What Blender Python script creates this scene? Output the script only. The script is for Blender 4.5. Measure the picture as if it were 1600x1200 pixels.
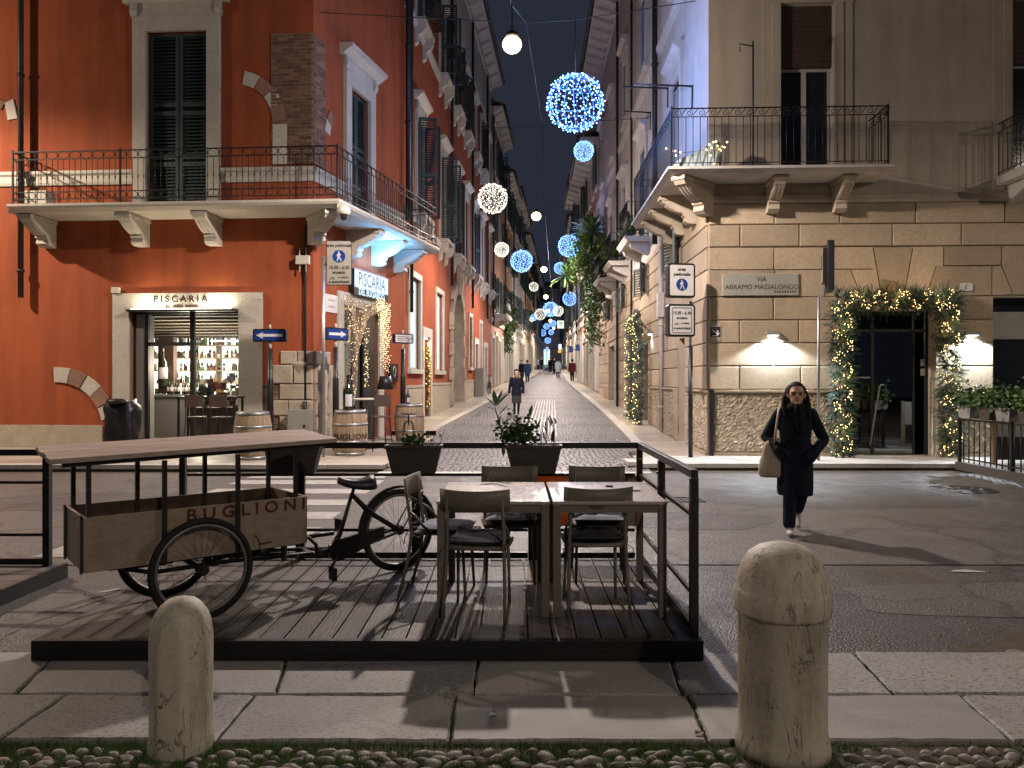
import bpy, bmesh, math, random
from mathutils import Vector, Matrix
S = bpy.context.scene
C = S.collection
R = random.Random(11)
PI = math.pi
rad = math.radians
for o in list(bpy.data.objects): bpy.data.objects.remove(o)

# ------------------------------------------------------------------ camera, sky, exposure
F, CX, HY, EYE = 1230.0, 800.0, 592.0, 1.65
cd = bpy.data.cameras.new('camera'); cam = bpy.data.objects.new('camera', cd); C.objects.link(cam)
cam.location = (0, 0, EYE); cam.rotation_euler = (PI/2, 0, 0)
cd.sensor_width = 36; cd.lens = F/1600*36; cd.shift_y = -8/1600; cd.clip_start = .05; cd.clip_end = 600
S.camera = cam
w = bpy.data.worlds.new('World'); S.world = w; w.use_nodes = True
bg = w.node_tree.nodes['Background']; bg.inputs[0].default_value = (.38, .46, .72, 1); bg.inputs[1].default_value = .050
S.view_settings.view_transform = 'Standard'; S.view_settings.look = 'None'
S.view_settings.exposure = .14; S.view_settings.gamma = 1
S.cycles.use_denoising = True
try: S.cycles.denoiser = 'OPENIMAGEDENOISE'
except Exception: pass
S.cycles.max_bounces = 7; S.cycles.diffuse_bounces = 3; S.cycles.glossy_bounces = 3
S.cycles.transparent_max_bounces = 24; S.cycles.transmission_bounces = 4
S.cycles.caustics_reflective = False; S.cycles.caustics_refractive = False
S.cycles.sample_clamp_indirect = 4; S.cycles.use_light_tree = True

# street lamps: position, energy, colour (the lamps themselves are built further down and carry these lights)
WARM = (1.0, .85, .75)
LAMPS = [(( .0, 13.0, 7.2), 3000, WARM), ((.8, 26, 7.05), 1800, WARM), ((1.58, 39, 7.1), 1900, WARM), ((2.24, 52, 7.1), 1900, WARM),
         ((2.95, 65, 7.3), 1900, WARM), ((3.9, 80, 7.6), 1900, WARM), ((5.2, 98, 8.0), 1900, WARM)]
SIDE_LAMPS = [((-15.0, 15.0, 8.7), 3600, (1, .80, .62)), ((16.5, 6.0, 8.8), 1450, (1, .84, .68)), ((3.6, -6.5, 7.6), 1050, (1, .86, .68))]

# ------------------------------------------------------------------ helpers
WL = {}
def at(px, py, Y): return Vector(((px-CX)*Y/F, Y, EYE-(py-HY)*Y/F))
def gz(y): return 0 if y < 16 else .032*(y-18)*1.0 if y > 20 else .032*(y-16)**2/8

class Fr:                                   # an upright wall: a runs along it, z up, d outward
    def __init__(s, o, e):
        l = math.hypot(*e); s.o = o; s.e = (e[0]/l, e[1]/l); s.n = (s.e[1], -s.e[0])
    def P(s, a, z, d=0): return Vector((s.o[0]+s.e[0]*a+s.n[0]*d, s.o[1]+s.e[1]*a+s.n[1]*d, z))
    def hit(s, px, py, d=0):
        k = (px-CX)/F; ox, oy = s.o[0]+s.n[0]*d, s.o[1]+s.n[1]*d
        a = (k*oy-ox)/(s.e[0]-k*s.e[1]); Y = oy+s.e[1]*a
        return a, EYE-(py-HY)*Y/F
    def ay(s, Y): return (Y-s.o[1])/s.e[1]
    def rot(s): return math.atan2(s.e[1], s.e[0])

class MB:
    def __init__(s): s.v = []; s.f = []; s.sm = []; s.mi = []; s.cur = 0
    def add(s, vs, fs, smooth=False):
        b = len(s.v); s.v += [tuple(q) for q in vs]
        for f in fs: s.f.append([i+b for i in f]); s.sm.append(smooth); s.mi.append(s.cur)
        return s
    def box(s, x0, x1, y0, y1, z0, z1):
        return s.add([(x,y,z) for z in (z0,z1) for y in (y0,y1) for x in (x0,x1)],
                     [(0,2,3,1),(4,5,7,6),(0,1,5,4),(2,6,7,3),(0,4,6,2),(1,3,7,5)])
    def fbox(s, fr, a0, a1, z0, z1, d0, d1):
        return s.add([fr.P(a,z,d) for z in (z0,z1) for d in (d1,d0) for a in (a0,a1)],
                     [(0,2,3,1),(4,5,7,6),(0,1,5,4),(2,6,7,3),(0,4,6,2),(1,3,7,5)])
    def bar(s, p, q, w, h=None, up=(0,0,1)):
        p, q = Vector(p), Vector(q); h = h or w; d = (q-p).normalized(); u = Vector(up)
        if abs(d.dot(u)) > .97: u = Vector((0,1,0))
        x = d.cross(u).normalized()*w/2; y = x.cross(d).normalized()*h/2
        return s.add([p-x-y,p+x-y,p+x+y,p-x+y,q-x-y,q+x-y,q+x+y,q-x+y], [(0,3,2,1),(4,5,6,7),(0,1,5,4),(1,2,6,5),(2,3,7,6),(3,0,4,7)])
    def tube(s, pts, r, n=6, closed=False, smooth=True):
        pts = [Vector(p) for p in pts]; m = len(pts); rs = r if isinstance(r, (list, tuple)) else [r]*m
        vs = []; prev = None
        for i, p in enumerate(pts):
            a = pts[(i-1) % m] if (closed or i > 0) else p; b = pts[(i+1) % m] if (closed or i < m-1) else p
            d = (b-a); d = d.normalized() if d.length > 1e-9 else Vector((0,0,1))
            if prev is None:
                u = Vector((0,0,1)) if abs(d.z) < .9 else Vector((1,0,0)); x = d.cross(u).normalized()
            else:
                x = prev-d*prev.dot(d); x = x.normalized() if x.length > 1e-6 else d.orthogonal().normalized()
            prev = x; y = d.cross(x)
            for k in range(n): t = 2*PI*k/n; vs.append(p+(x*math.cos(t)+y*math.sin(t))*rs[i])
        fs = []
        for i in range(m if closed else m-1):
            j = (i+1) % m
            for k in range(n): k2 = (k+1) % n; fs.append((i*n+k, i*n+k2, j*n+k2, j*n+k))
        s.add(vs, fs, smooth)
        if not closed:
            b = len(s.v)-len(vs)
            s.f += [[b+k for k in range(n)][::-1], [b+(m-1)*n+k for k in range(n)]]; s.sm += [False]*2; s.mi += [s.cur]*2
        return s
    def lathe(s, prof, n=16, c=(0,0,0), smooth=True, sx=1, sy=1, ph=0):
        vs = []
        for r, z in prof:
            for k in range(n): t = 2*PI*k/n+ph; vs.append((c[0]+r*sx*math.cos(t), c[1]+r*sy*math.sin(t), c[2]+z))
        fs = [(i*n+k, i*n+(k+1)%n, (i+1)*n+(k+1)%n, (i+1)*n+k) for i in range(len(prof)-1) for k in range(n)]
        b = len(s.v); s.add(vs, fs, smooth)
        s.f += [[b+k for k in range(n)][::-1], [b+(len(prof)-1)*n+k for k in range(n)]]; s.sm += [False]*2; s.mi += [s.cur]*2
        return s
    def ell(s, c, r, n=12, m=8):
        return s.lathe([(max(.02, math.sin(PI*i/m)), -math.cos(PI*i/m)*r[2]) for i in range(m+1)], n, c, True, r[0], r[1])
    def cap(s, p, q, r1, r2, n=10):
        p, q = Vector(p), Vector(q); d = (q-p); L = max(d.length, 1e-4); d /= L
        prof = [(max(.02, math.sin(t))*r1, -math.cos(t)*r1) for t in (0, .5, 1.05)]+[(r1,0),(r2,L)]+[(max(.02, math.cos(t))*r2, L+math.sin(t)*r2) for t in (.5, 1.05, PI/2)]
        b = len(s.v); s.lathe(prof, n); M = d.to_track_quat('Z','Y').to_matrix()
        for i in range(b, len(s.v)): s.v[i] = tuple(M @ Vector(s.v[i])+p)
        return s
    def prism(s, poly, o, u, v, w):          # poly: 2-D points in (u, v) at o, pushed along w
        n = len(poly); o, u, v, w = map(Vector, (o, u, v, w))
        vs = [o+u*a+v*b for a, b in poly]+[o+u*a+v*b+w for a, b in poly]
        return s.add(vs, [tuple(range(n)), tuple(range(2*n-1, n-1, -1))]+[(i, (i+1)%n+0, (i+1)%n+n, i+n)[::-1] for i in range(n)])
    def fprism(s, fr, poly, d0, d1):        # polygon (a,z) on a wall, thick from d0 to d1
        n = len(poly); vs = [fr.P(a,z,d1) for a, z in poly]+[fr.P(a,z,d0) for a, z in poly]
        return s.add(vs, [tuple(range(n)), tuple(range(2*n-1, n-1, -1))]+[(i, i+n, (i+1)%n+n, (i+1)%n) for i in range(n)])
    def fprof(s, fr, prof, a0, a1):         # profile (d,z) run along a wall
        n = len(prof); vs = [fr.P(a0,z,d) for d, z in prof]+[fr.P(a1,z,d) for d, z in prof]
        return s.add(vs, [tuple(range(n)), tuple(range(2*n-1, n-1, -1))]+[(i, i+n, (i+1)%n+n, (i+1)%n) for i in range(n)])
    def block(s, fr, a0, a1, z0, z1, d0, d1, ch=.015):   # wall stone with chamfered face
        m = [fr.P(a,z,d) for d, g in ((d0,0),(d1-ch,0),(d1,ch)) for a, z in ((a0+g,z0+g),(a1-g,z0+g),(a1-g,z1-g),(a0+g,z1-g))]
        fs = [(8,9,10,11)]+[(b+i, b+(i+1)%4, b+4+(i+1)%4, b+4+i) for b in (0,4) for i in range(4)]
        return s.add(m, fs)
    def xf(s, M, b=0):
        for i in range(b, len(s.v)): s.v[i] = tuple(M @ Vector(s.v[i]))
        return s
    def mesh(s, name, origin=None):
        if origin is None:
            if not s.v: origin = Vector()
            else:
                xs, ys, zs = zip(*s.v); origin = Vector(((min(xs)+max(xs))/2, (min(ys)+max(ys))/2, min(zs)))
        me = bpy.data.meshes.new(name); me.from_pydata([(a-origin[0], b-origin[1], c-origin[2]) for a, b, c in s.v], [], s.f)
        me.polygons.foreach_set('use_smooth', s.sm); me.polygons.foreach_set('material_index', s.mi)
        return me, Vector(origin)
    def build(s, name, mat=None, parent=None, bevel=0, kind=None, fix=False):
        me, o = s.mesh(name)
        for m in (mat if isinstance(mat, list) else [mat]): me.materials.append(m)
        if fix or bevel:
            b = bmesh.new(); b.from_mesh(me); bmesh.ops.recalc_face_normals(b, faces=b.faces); b.to_mesh(me); b.free()
        ob = bpy.data.objects.new(name, me); place(ob, o, parent)
        if bevel:
            md = ob.modifiers.new('Bevel', 'BEVEL'); md.width = bevel; md.segments = 2; md.limit_method = 'ANGLE'; md.angle_limit = rad(40)
        if kind: ob['kind'] = kind
        return ob

def place(ob, loc, parent=None):
    C.objects.link(ob); loc = Vector(loc); ob.location = loc; WL[ob.name] = loc
    if parent:
        ob.parent = parent; ob.matrix_parent_inverse = Matrix.Translation(-WL[parent.name])
    return ob
def tag(o, label=None, cat=None, group=None, kind=None):
    if label: o['label'] = label
    if cat: o['category'] = cat
    if group: o['group'] = group
    if kind: o['kind'] = kind
    return o
def thing(name, label, cat, loc=(0,0,0), group=None):
    o = bpy.data.objects.new(name, None); o.empty_display_size = .1; place(o, loc); return tag(o, label, cat, group)
def turn(root, loc, rz=0, rx=0, ry=0, sc=1):
    root.location = loc; root.rotation_euler = (rx, ry, rz); root.scale = (sc,)*3; return root
def copy_tree(o, label=None, parent=None):
    c = o.copy(); C.objects.link(c)
    if parent: c.parent = parent; c.matrix_parent_inverse = o.matrix_parent_inverse.copy()
    if label: c['label'] = label
    for ch in [x for x in ALLCH.get(o.name, [])] or o.children: copy_tree(ch, None, c)
    return c
ALLCH = {}
def inst(name, me, M, parent=None):        # one piece sharing mesh data; M is its world matrix
    ob = bpy.data.objects.new(name, me); C.objects.link(ob); WL[ob.name] = M.translation.copy()
    if parent: ob.parent = parent; ob.matrix_parent_inverse = Matrix.Translation(-WL[parent.name])
    ob.matrix_basis = M; return ob
def lamp(kind, loc, energy, color, parent=None, radius=.1, spot=None, blend=.3, rot=(0,0,0), size=None):
    l = bpy.data.lights.new('light', kind); l.energy = energy; l.color = color
    if kind != 'AREA': l.shadow_soft_size = radius
    if kind == 'SPOT': l.spot_size = rad(spot); l.spot_blend = blend
    if kind == 'AREA':
        l.shape = 'RECTANGLE'; l.size, l.size_y = size
    o = bpy.data.objects.new('light', l); place(o, loc, parent); o.rotation_euler = rot
    return o

# flat lettering (meshes, made once while the scene is still small)
def text_mesh(body, size=1, bold=0, extrude=.0, narrow=1):
    cu = bpy.data.curves.new('t', 'FONT'); cu.body = body; cu.size = size; cu.offset = bold; cu.extrude = extrude
    cu.align_x = 'CENTER'; cu.align_y = 'CENTER'; cu.resolution_u = 3
    ob = bpy.data.objects.new('t', cu); C.objects.link(ob); dg = bpy.context.evaluated_depsgraph_get()
    me = bpy.data.meshes.new_from_object(ob.evaluated_get(dg))
    r = ([(v.co.x*narrow, v.co.y, v.co.z) for v in me.vertices], [tuple(p.vertices) for p in me.polygons])
    bpy.data.objects.remove(ob); bpy.data.curves.remove(cu); bpy.data.meshes.remove(me); return r
TXT = {k: text_mesh(*a) for k, a in dict(
    piscaria=('P I S C A R I A', 1, .03, .02), piscaria2=('PISCARIA', 1, 0, .0, .86), bugiardo=('DEL BUGIARDO', 1, .03),
    buglioni=('B U G L I O N I', 1, .02), buglioni2=('BUGLIONI', 1, .015, 0, 1.15), area=('area pedonale', 1, .03), area2=('area\npedonale', 1, .03), hours=('10.30 - 6.30', 1, .03, 0, .95),
    ecc=('eccetto', 1, .03), mano=('a mano', 1, .03), aut=('e autorizzati', 1, .03), via=('VIA', 1, 0), mass=('ABRAMO MASSALONGO', 1, 0, 0, .98), one=("1'", 1, .02), pp=('P', 1, 0)).items()}
def put_text(mb, key, o, u, v, size, dy=0, width=None):
    o, u, v = Vector(o), Vector(u).normalized(), Vector(v).normalized(); nn = u.cross(v)
    vs, fs = TXT[key]; kx = width/(max(p[0] for p in vs)-min(p[0] for p in vs)) if width else size
    return mb.add([o+u*x*kx+v*(y*size+dy)+nn*z*size for x, y, z in vs], fs)
# ------------------------------------------------------------------ materials
def nt(name):
    m = bpy.data.materials.new(name); m.use_nodes = True; t = m.node_tree; b = t.nodes['Principled BSDF']; return m, t, b
def N(t, typ, **kw):
    n = t.nodes.new(typ)
    for k, v in kw.items():
        if k in n.inputs: n.inputs[k].default_value = v
        else: setattr(n, k, v)
    return n
def ramp(t, fac, stops):
    r = t.nodes.new('ShaderNodeValToRGB'); e = r.color_ramp.elements
    while len(e) < len(stops): e.new(.5)
    for i, (p, c) in enumerate(stops): e[i].position = p; e[i].color = (*c, 1) if len(c) == 3 else c
    t.links.new(fac, r.inputs[0]); return r.outputs[0]
def mixc(t, fac, a, b, mode='MIX'):
    n = t.nodes.new('ShaderNodeMix'); n.data_type = 'RGBA'; n.blend_type = mode
    for s, i in ((fac, 0), (a, 6), (b, 7)):
        if hasattr(s, 'links'): t.links.new(s, n.inputs[i])
        else: n.inputs[i].default_value = s if i == 0 else (*s, 1)
    return n.outputs[2]
def coords(t, scale=(1,1,1), rot=(0,0,0), world=True):
    g = N(t, 'ShaderNodeNewGeometry').outputs['Position'] if world else N(t, 'ShaderNodeTexCoord').outputs['Object']
    mp = N(t, 'ShaderNodeMapping'); mp.inputs['Scale'].default_value = scale; mp.inputs['Rotation'].default_value = rot
    t.links.new(g, mp.inputs[0]); return mp.outputs[0]
def noise(t, vec, scale, detail=5, rough=.55, dist=0):
    n = N(t, 'ShaderNodeTexNoise', Scale=scale, Detail=detail, Roughness=rough, Distortion=dist); t.links.new(vec, n.inputs['Vector']); return n.outputs['Fac']
def bump(t, b, h, strength, dist=.01):
    n = N(t, 'ShaderNodeBump', Strength=strength, Distance=dist); t.links.new(h, n.inputs['Height']); t.links.new(n.outputs[0], b.inputs['Normal'])
def dark(c, k): return tuple(x*k for x in c)
def pm(name, col, rough=.75, var=.75, scale=1.6, bmp=.25, bs=40, metal=0, spec=.4, stretch=(1,1,1), rot=(0,0,0), rnd=0, coat=0, fine=.25, world=True, col2=None, rough_var=.15):
    m, t, b = nt(name); v = coords(t, stretch, rot, world)
    n1 = noise(t, v, scale, 6, .6); n2 = noise(t, v, scale*14, 4, .6)
    c = ramp(t, n1, [(.28, col2 or dark(col, var)), (.72, col)])
    if fine: c = mixc(t, fine, c, ramp(t, n2, [(.3, dark(col, .45)), (.7, tuple(min(1, x*1.5) for x in col))]))
    if rnd:
        oi = N(t, 'ShaderNodeObjectInfo'); c = mixc(t, 1.0, c, ramp(t, oi.outputs['Random'], [(0, (1-rnd,)*3), (1, (1+rnd*.4,)*3)]), 'MULTIPLY')
    t.links.new(c, b.inputs['Base Color'])
    rr = ramp(t, n2, [(.3, (max(0, rough-rough_var),)*3), (.7, (min(1, rough+rough_var),)*3)]); t.links.new(rr, b.inputs['Roughness'])
    b.inputs['Metallic'].default_value = metal; b.inputs['Specular IOR Level'].default_value = spec
    if coat: b.inputs['Coat Weight'].default_value = coat
    if bmp: bump(t, b, noise(t, v, bs, 5, .65), bmp)
    return m
def em(name, col, strength, sample=False, base=(.02,.02,.02)):
    m, t, b = nt(name); b.inputs['Base Color'].default_value = (*base, 1); b.inputs['Emission Color'].default_value = (*col, 1); b.inputs['Emission Strength'].default_value = strength
    if not sample: m.cycles.emission_sampling = 'NONE'
    return m
M = {}
# plaster, stone, brick
def plaster(name, col, stain):
    m, t, b = nt(name); v = coords(t); big = noise(t, v, .55, 7, .62, .4); mid = noise(t, v, 2.6, 6, .6); fi = noise(t, v, 55, 4, .6)
    vs = coords(t, (1.3,1.3,.12)); st = noise(t, vs, 2.2, 5, .6)
    c = ramp(t, big, [(.25, dark(col, .55)), (.5, dark(col, .95)), (.8, tuple(x*1.2 for x in col))])
    c = mixc(t, .35, c, ramp(t, mid, [(.3, dark(col, .62)), (.7, col)])); c = mixc(t, .42, c, ramp(t, st, [(.35, stain), (.62, col)]))
    t.links.new(c, b.inputs['Base Color']); b.inputs['Roughness'].default_value = .88; b.inputs['Specular IOR Level'].default_value = .2
    h = N(t, 'ShaderNodeMath', operation='ADD'); t.links.new(mid, h.inputs[0]); t.links.new(fi, h.inputs[1]); bump(t, b, h.outputs[0], .22, .012)
    return m
M['red'] = plaster('red_plaster', (.315,.078,.030), (.145,.038,.022))
M['cream'] = plaster('cream_plaster', (.47,.40,.315), (.30,.255,.205))
M['pale'] = plaster('pale_plaster', (.52,.485,.455), (.36,.32,.29))
M['ochre'] = plaster('ochre_plaster', (.42,.25,.13), (.28,.17,.10))
M['rose'] = plaster('rose_plaster', (.40,.23,.17), (.27,.16,.12))
M['stone'] = pm('white_stone', (.50,.465,.40), .7, .72, 1.7, .35, 28, rnd=.12)
M['blockstone'] = pm('tan_wall_stone', (.43,.34,.24), .85, .72, 1.3, .3, 45, rnd=.24, spec=.2)
M['marble'] = pm('pale_marble', (.52,.50,.46), .5, .75, 2.2, .2, 24, rnd=.12)
M['quoin'] = pm('weathered_stone', (.40,.335,.26), .85, .55, 3.2, .9, 16, rnd=.22)
M['brick'] = pm('old_brick', (.22,.125,.085), .9, .6, 6, .6, 60, rnd=.45, spec=.2)
M['mortar'] = pm('mortar', (.26,.215,.17), .95, .7, 9, .7, 70)
M['rockface'] = pm('split_rock', (.42,.35,.255), .8, .45, 5, 1.0, 22)
M['plinth'] = pm('rough_plinth', (.42,.36,.28), .9, .65, 3.5, 1.0, 26)
# ground
def asphalt(name, col, spk, patch):
    m, t, b = nt(name); v = coords(t); big = noise(t, v, .38, 8, .68, .6); mid = noise(t, v, 2.3, 7, .65); ag = noise(t, v, 48, 3, .75)
    vo = N(t, 'ShaderNodeTexVoronoi', Scale=62.0); t.links.new(v, vo.inputs['Vector'])
    c = ramp(t, big, [(.3, dark(col, .5)), (.52, col), (.74, tuple(x*1.4 for x in col))]); c = mixc(t, .45, c, ramp(t, mid, [(.34, dark(col, .55)), (.66, tuple(x*1.15 for x in col))]))
    c = mixc(t, patch, c, ramp(t, ag, [(.40, dark(col, .35)), (.60, col), (.72, spk)]))
    cr = N(t, 'ShaderNodeTexVoronoi', Scale=.42); cr.feature = 'DISTANCE_TO_EDGE'; vd = coords(t); wn = N(t, 'ShaderNodeTexNoise', Scale=1.4, Detail=6.0); t.links.new(vd, wn.inputs['Vector'])
    va = N(t, 'ShaderNodeVectorMath', operation='ADD'); t.links.new(vd, va.inputs[0]); t.links.new(wn.outputs['Color'], va.inputs[1]); t.links.new(va.outputs[0], cr.inputs['Vector'])
    c = mixc(t, ramp(t, cr.outputs['Distance'], [(.0, (.75,)*3), (.022, (.0,)*3)]), c, dark(col, .25))
    t.links.new(c, b.inputs['Base Color']); t.links.new(ramp(t, mid, [(.3, (.42,)*3), (.7, (.72,)*3)]), b.inputs['Roughness'])
    h = N(t, 'ShaderNodeMath', operation='ADD'); t.links.new(ag, h.inputs[0]); t.links.new(vo.outputs['Distance'], h.inputs[1]); bump(t, b, h.outputs[0], .55, .012); return m
M['asphalt'] = asphalt('road_asphalt', (.105,.094,.090), (.26,.24,.225), .7)
M['asphalt2'] = asphalt('coarse_asphalt', (.068,.062,.060), (.24,.22,.21), .7)
M['paint'] = pm('worn_road_paint', (.37,.35,.33), .7, .30, 7, .4, 60, fine=.45)
def granite():
    m, t, b = nt('stippled_granite'); v = coords(t); big = noise(t, v, 1.1, 6, .6); vs = coords(t, (1, 1.5, 1)); sp = noise(t, vs, 42, 2, .5, .5)
    oi = N(t, 'ShaderNodeObjectInfo').outputs['Random']; col = (.31,.297,.292)
    c = ramp(t, big, [(.3, dark(col, .7)), (.7, tuple(x*1.1 for x in col))]); c = mixc(t, 1.0, c, ramp(t, oi, [(0, (.78,.78,.80)), (1, (1.12,1.08,1.05))]), 'MULTIPLY')
    wn_ = N(t, 'ShaderNodeTexWhiteNoise'); wn_.noise_dimensions = '1D'; t.links.new(oi, wn_.inputs['W']); am = N(t, 'ShaderNodeMath', operation='MULTIPLY'); t.links.new(ramp(t, sp, [(.55, (0,)*3), (.63, (.95,)*3)]), am.inputs[0]); t.links.new(ramp(t, wn_.outputs['Value'], [(.25, (.12,)*3), (.75, (1,)*3)]), am.inputs[1]); c = mixc(t, am.outputs[0], c, (.065,.057,.052)); c = mixc(t, ramp(t, noise(t, v, 3.2, 6, .7), [(.52, (0,)*3), (.75, (.55,)*3)]), c, (.17,.15,.135)); c = mixc(t, .25, c, ramp(t, noise(t, v, 140, 3), [(.35, (.08,.07,.065)), (.65, (.42,.38,.35))]))
    t.links.new(c, b.inputs['Base Color']); b.inputs['Roughness'].default_value = .68; bump(t, b, sp, -.5, .01); return m
M['granite'] = granite()
def setts():
    m, t, b = nt('street_setts'); v = coords(t); wn = N(t, 'ShaderNodeTexNoise', Scale=.5, Detail=2.0); t.links.new(v, wn.inputs['Vector'])
    va = N(t, 'ShaderNodeVectorMath', operation='MULTIPLY_ADD'); t.links.new(wn.outputs['Color'], va.inputs[0]); va.inputs[1].default_value = (.5,.5,0); t.links.new(v, va.inputs[2])
    br = N(t, 'ShaderNodeTexVoronoi', Scale=8.5, Randomness=.55); t.links.new(va.outputs[0], br.inputs['Vector'])
    ed = N(t, 'ShaderNodeTexVoronoi', Scale=8.5, Randomness=.55); ed.feature = 'DISTANCE_TO_EDGE'; t.links.new(va.outputs[0], ed.inputs['Vector'])
    col = (.205,.185,.195); c = mixc(t, .5, ramp(t, br.outputs['Color'], [(.1, dark(col, .6)), (.9, tuple(x*1.25 for x in col))]), ramp(t, noise(t, v, .6, 6), [(.3, dark(col, .7)), (.7, col)]))
    c = mixc(t, ramp(t, ed.outputs['Distance'], [(.03, (1,)*3), (.16, (0,)*3)]), c, (.028,.025,.026)); t.links.new(c, b.inputs['Base Color'])
    b.inputs['Roughness'].default_value = .58; bump(t, b, ramp(t, ed.outputs['Distance'], [(0, (0,)*3), (.22, (1,)*3)]), 1.0, .035); return m
M['setts'] = setts()
M['paving'] = pm('polished_paving', (.44,.385,.32), .34, .70, 1.3, 0, 5, rnd=.25, spec=.5, rough_var=0, fine=.03)
M['kerb'] = pm('kerb_stone', (.47,.45,.42), .55, .7, 2.2, .3, 30, rnd=.12)
M['pebble'] = pm('river_pebble', (.28,.245,.215), .6, .55, 14, .3, 50, rnd=.65)
M['soil'] = pm('dark_soil', (.085,.07,.052), .95, .5, 9, 1.0, 45)
M['grass'] = pm('grass_blade', (.085,.15,.03), .7, .5, 8, 0, rnd=.2)
# wood
def wood(name, col, rough, axis, k=1.0, rnd=.2):
    sc = {'x': (.9,14,14), 'y': (14,.9,14), 'u': (14,14,.9)}[axis]
    m = pm(name, col, rough, .5, 1.6*k, .45, 6, stretch=sc, rnd=rnd, fine=.4); return m
M['deck'] = wood('worn_decking', (.098,.080,.073), .62, 'y', 1, .35)
M['deck2'] = wood('dark_fascia', (.010,.008,.008), .6, 'x')
def plankwood(name, col, ang, rough=.6):
    return pm(name, col, rough, .38, 1.9, .5, 7, stretch=(.8,11,11), rot=(0,0,-ang), rnd=.25, fine=.5)
CA = math.atan2(.63, .78)
M['cartwood'] = plankwood('cart_plywood', (.31,.235,.175), CA)
M['topwood'] = plankwood('counter_boards', (.46,.345,.29), CA)
M['barrel'] = pm('barrel_oak', (.33,.24,.155), .65, .55, 2.2, .3, 30, stretch=(9,9,1), rnd=.15)
M['brown'] = pm('brown_wood', (.07,.042,.03), .6, .6, 2, .3, 9, stretch=(9,9,1))
# metal, plastic, cloth, glass
M['iron'] = pm('black_iron', (.018,.018,.02), .5, .6, 6, .2, 60, metal=.3)
M['blackpaint'] = pm('black_paint', (.014,.013,.014), .42, .6, 5, .12, 60)
M['steel'] = pm('galvanised_steel', (.36,.37,.38), .42, .7, 6, .1, 40, metal=.85)
M['hoop'] = pm('barrel_hoop', (.33,.34,.35), .45, .6, 8, .15, 60, metal=.8)
M['taupe'] = pm('taupe_metal', (.18,.155,.128), .5, .75, 4, .1, 60)
M['tabletop'] = pm('table_laminate', (.42,.37,.33), .35, .82, 3, .06, 70)
M['cushion'] = pm('grey_blue_cushion', (.26,.27,.33), .9, .6, 9, .5, 120)
M['darkcushion'] = pm('charcoal_cushion', (.055,.055,.065), .9, .6, 9, .5, 120)
M['planter'] = pm('brown_resin', (.062,.05,.042), .55, .7, 5, .1, 50)
M['greyplanter'] = pm('grey_concrete', (.24,.235,.23), .8, .7, 5, .4, 40)
M['orange'] = pm('orange_canvas', (.46,.19,.06), .85, .7, 3, .3, 90)
def canvas():
    m, t, b = nt('lit_orange_canvas'); out = t.nodes['Material Output']; v = coords(t); c = ramp(t, noise(t, v, 4, 5), [(.3, (.36,.14,.045)), (.7, (.52,.22,.07))]); t.links.new(c, b.inputs['Base Color']); b.inputs['Roughness'].default_value = .9
    tl = N(t, 'ShaderNodeBsdfTranslucent'); t.links.new(c, tl.inputs[0]); mx = N(t, 'ShaderNodeMixShader'); mx.inputs[0].default_value = .55; t.links.new(b.outputs[0], mx.inputs[1]); t.links.new(tl.outputs[0], mx.inputs[2]); t.links.new(mx.outputs[0], out.inputs[0]); return m
M['orange'] = canvas()
M['bin'] = pm('black_plastic', (.006,.006,.008), .4, .6, 4, .9, 9)
M['rubber'] = pm('tyre_rubber', (.013,.013,.013), .8, .6, 12, .4, 60)
M['rim'] = pm('dull_rim', (.22,.21,.20), .45, .6, 9, .1, 60, metal=.7)
M['leather'] = pm('saddle_leather', (.025,.022,.03), .35, .6, 7, .3, 60)
M['shutter'] = pm('green_black_shutter', (.030,.050,.052), .6, .7, 3, .25, 30)
M['shutter2'] = pm('grey_green_shutter', (.10,.115,.105), .7, .7, 3, .25, 30)
M['frame_white'] = pm('painted_frame', (.42,.39,.36), .5, .8, 3, .1, 40)
M['frame_dark'] = pm('dark_frame', (.022,.02,.02), .45, .7, 3, .1, 40)
M['gutter'] = pm('dark_pipe', (.03,.027,.028), .5, .6, 3, .15, 30, metal=.3)
M['tile'] = pm('roof_tile', (.16,.085,.06), .9, .5, 3, .6, 18)
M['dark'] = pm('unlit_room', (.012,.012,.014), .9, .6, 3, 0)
M['bluesign'] = pm('blue_enamel', (.012,.04,.21), .35, .85, 3, .05, 40, fine=.1)
M['whitesign'] = pm('white_enamel', (.62,.60,.58), .4, .85, 3, .05, 40, fine=.1)
M['oldsign'] = pm('aged_white_enamel', (.30,.285,.24), .5, .8, 4, .05, 40, fine=.12)
M['ink'] = pm('black_ink', (.015,.015,.018), .5, .8, 4, 0, fine=0)
M['netcord'] = pm('net_cord', (.30,.22,.15), .9, .7, 9, 0)
M['redink'] = pm('stencil_red', (.085,.016,.016), .8, .5, 14, 0)
M['paper'] = pm('white_paper', (.55,.54,.56), .8, .85, 5, .05, 60, fine=.1)
M['slate'] = pm('carved_plaque', (.30,.285,.245), .7, .75, 3, .3, 40)
M['slategrey'] = pm('slate_grey_paint', (.12,.125,.13), .5, .8, 3, .1, 50)
M['gold'] = pm('golden_bauble', (.55,.33,.10), .3, .8, 5, 0, metal=.6)
M['greybox'] = pm('grey_cabinet', (.24,.235,.21), .55, .8, 3, .1, 50)
M['whitebox'] = pm('ivory_box', (.50,.47,.40), .5, .8, 3, .1, 50)
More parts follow.
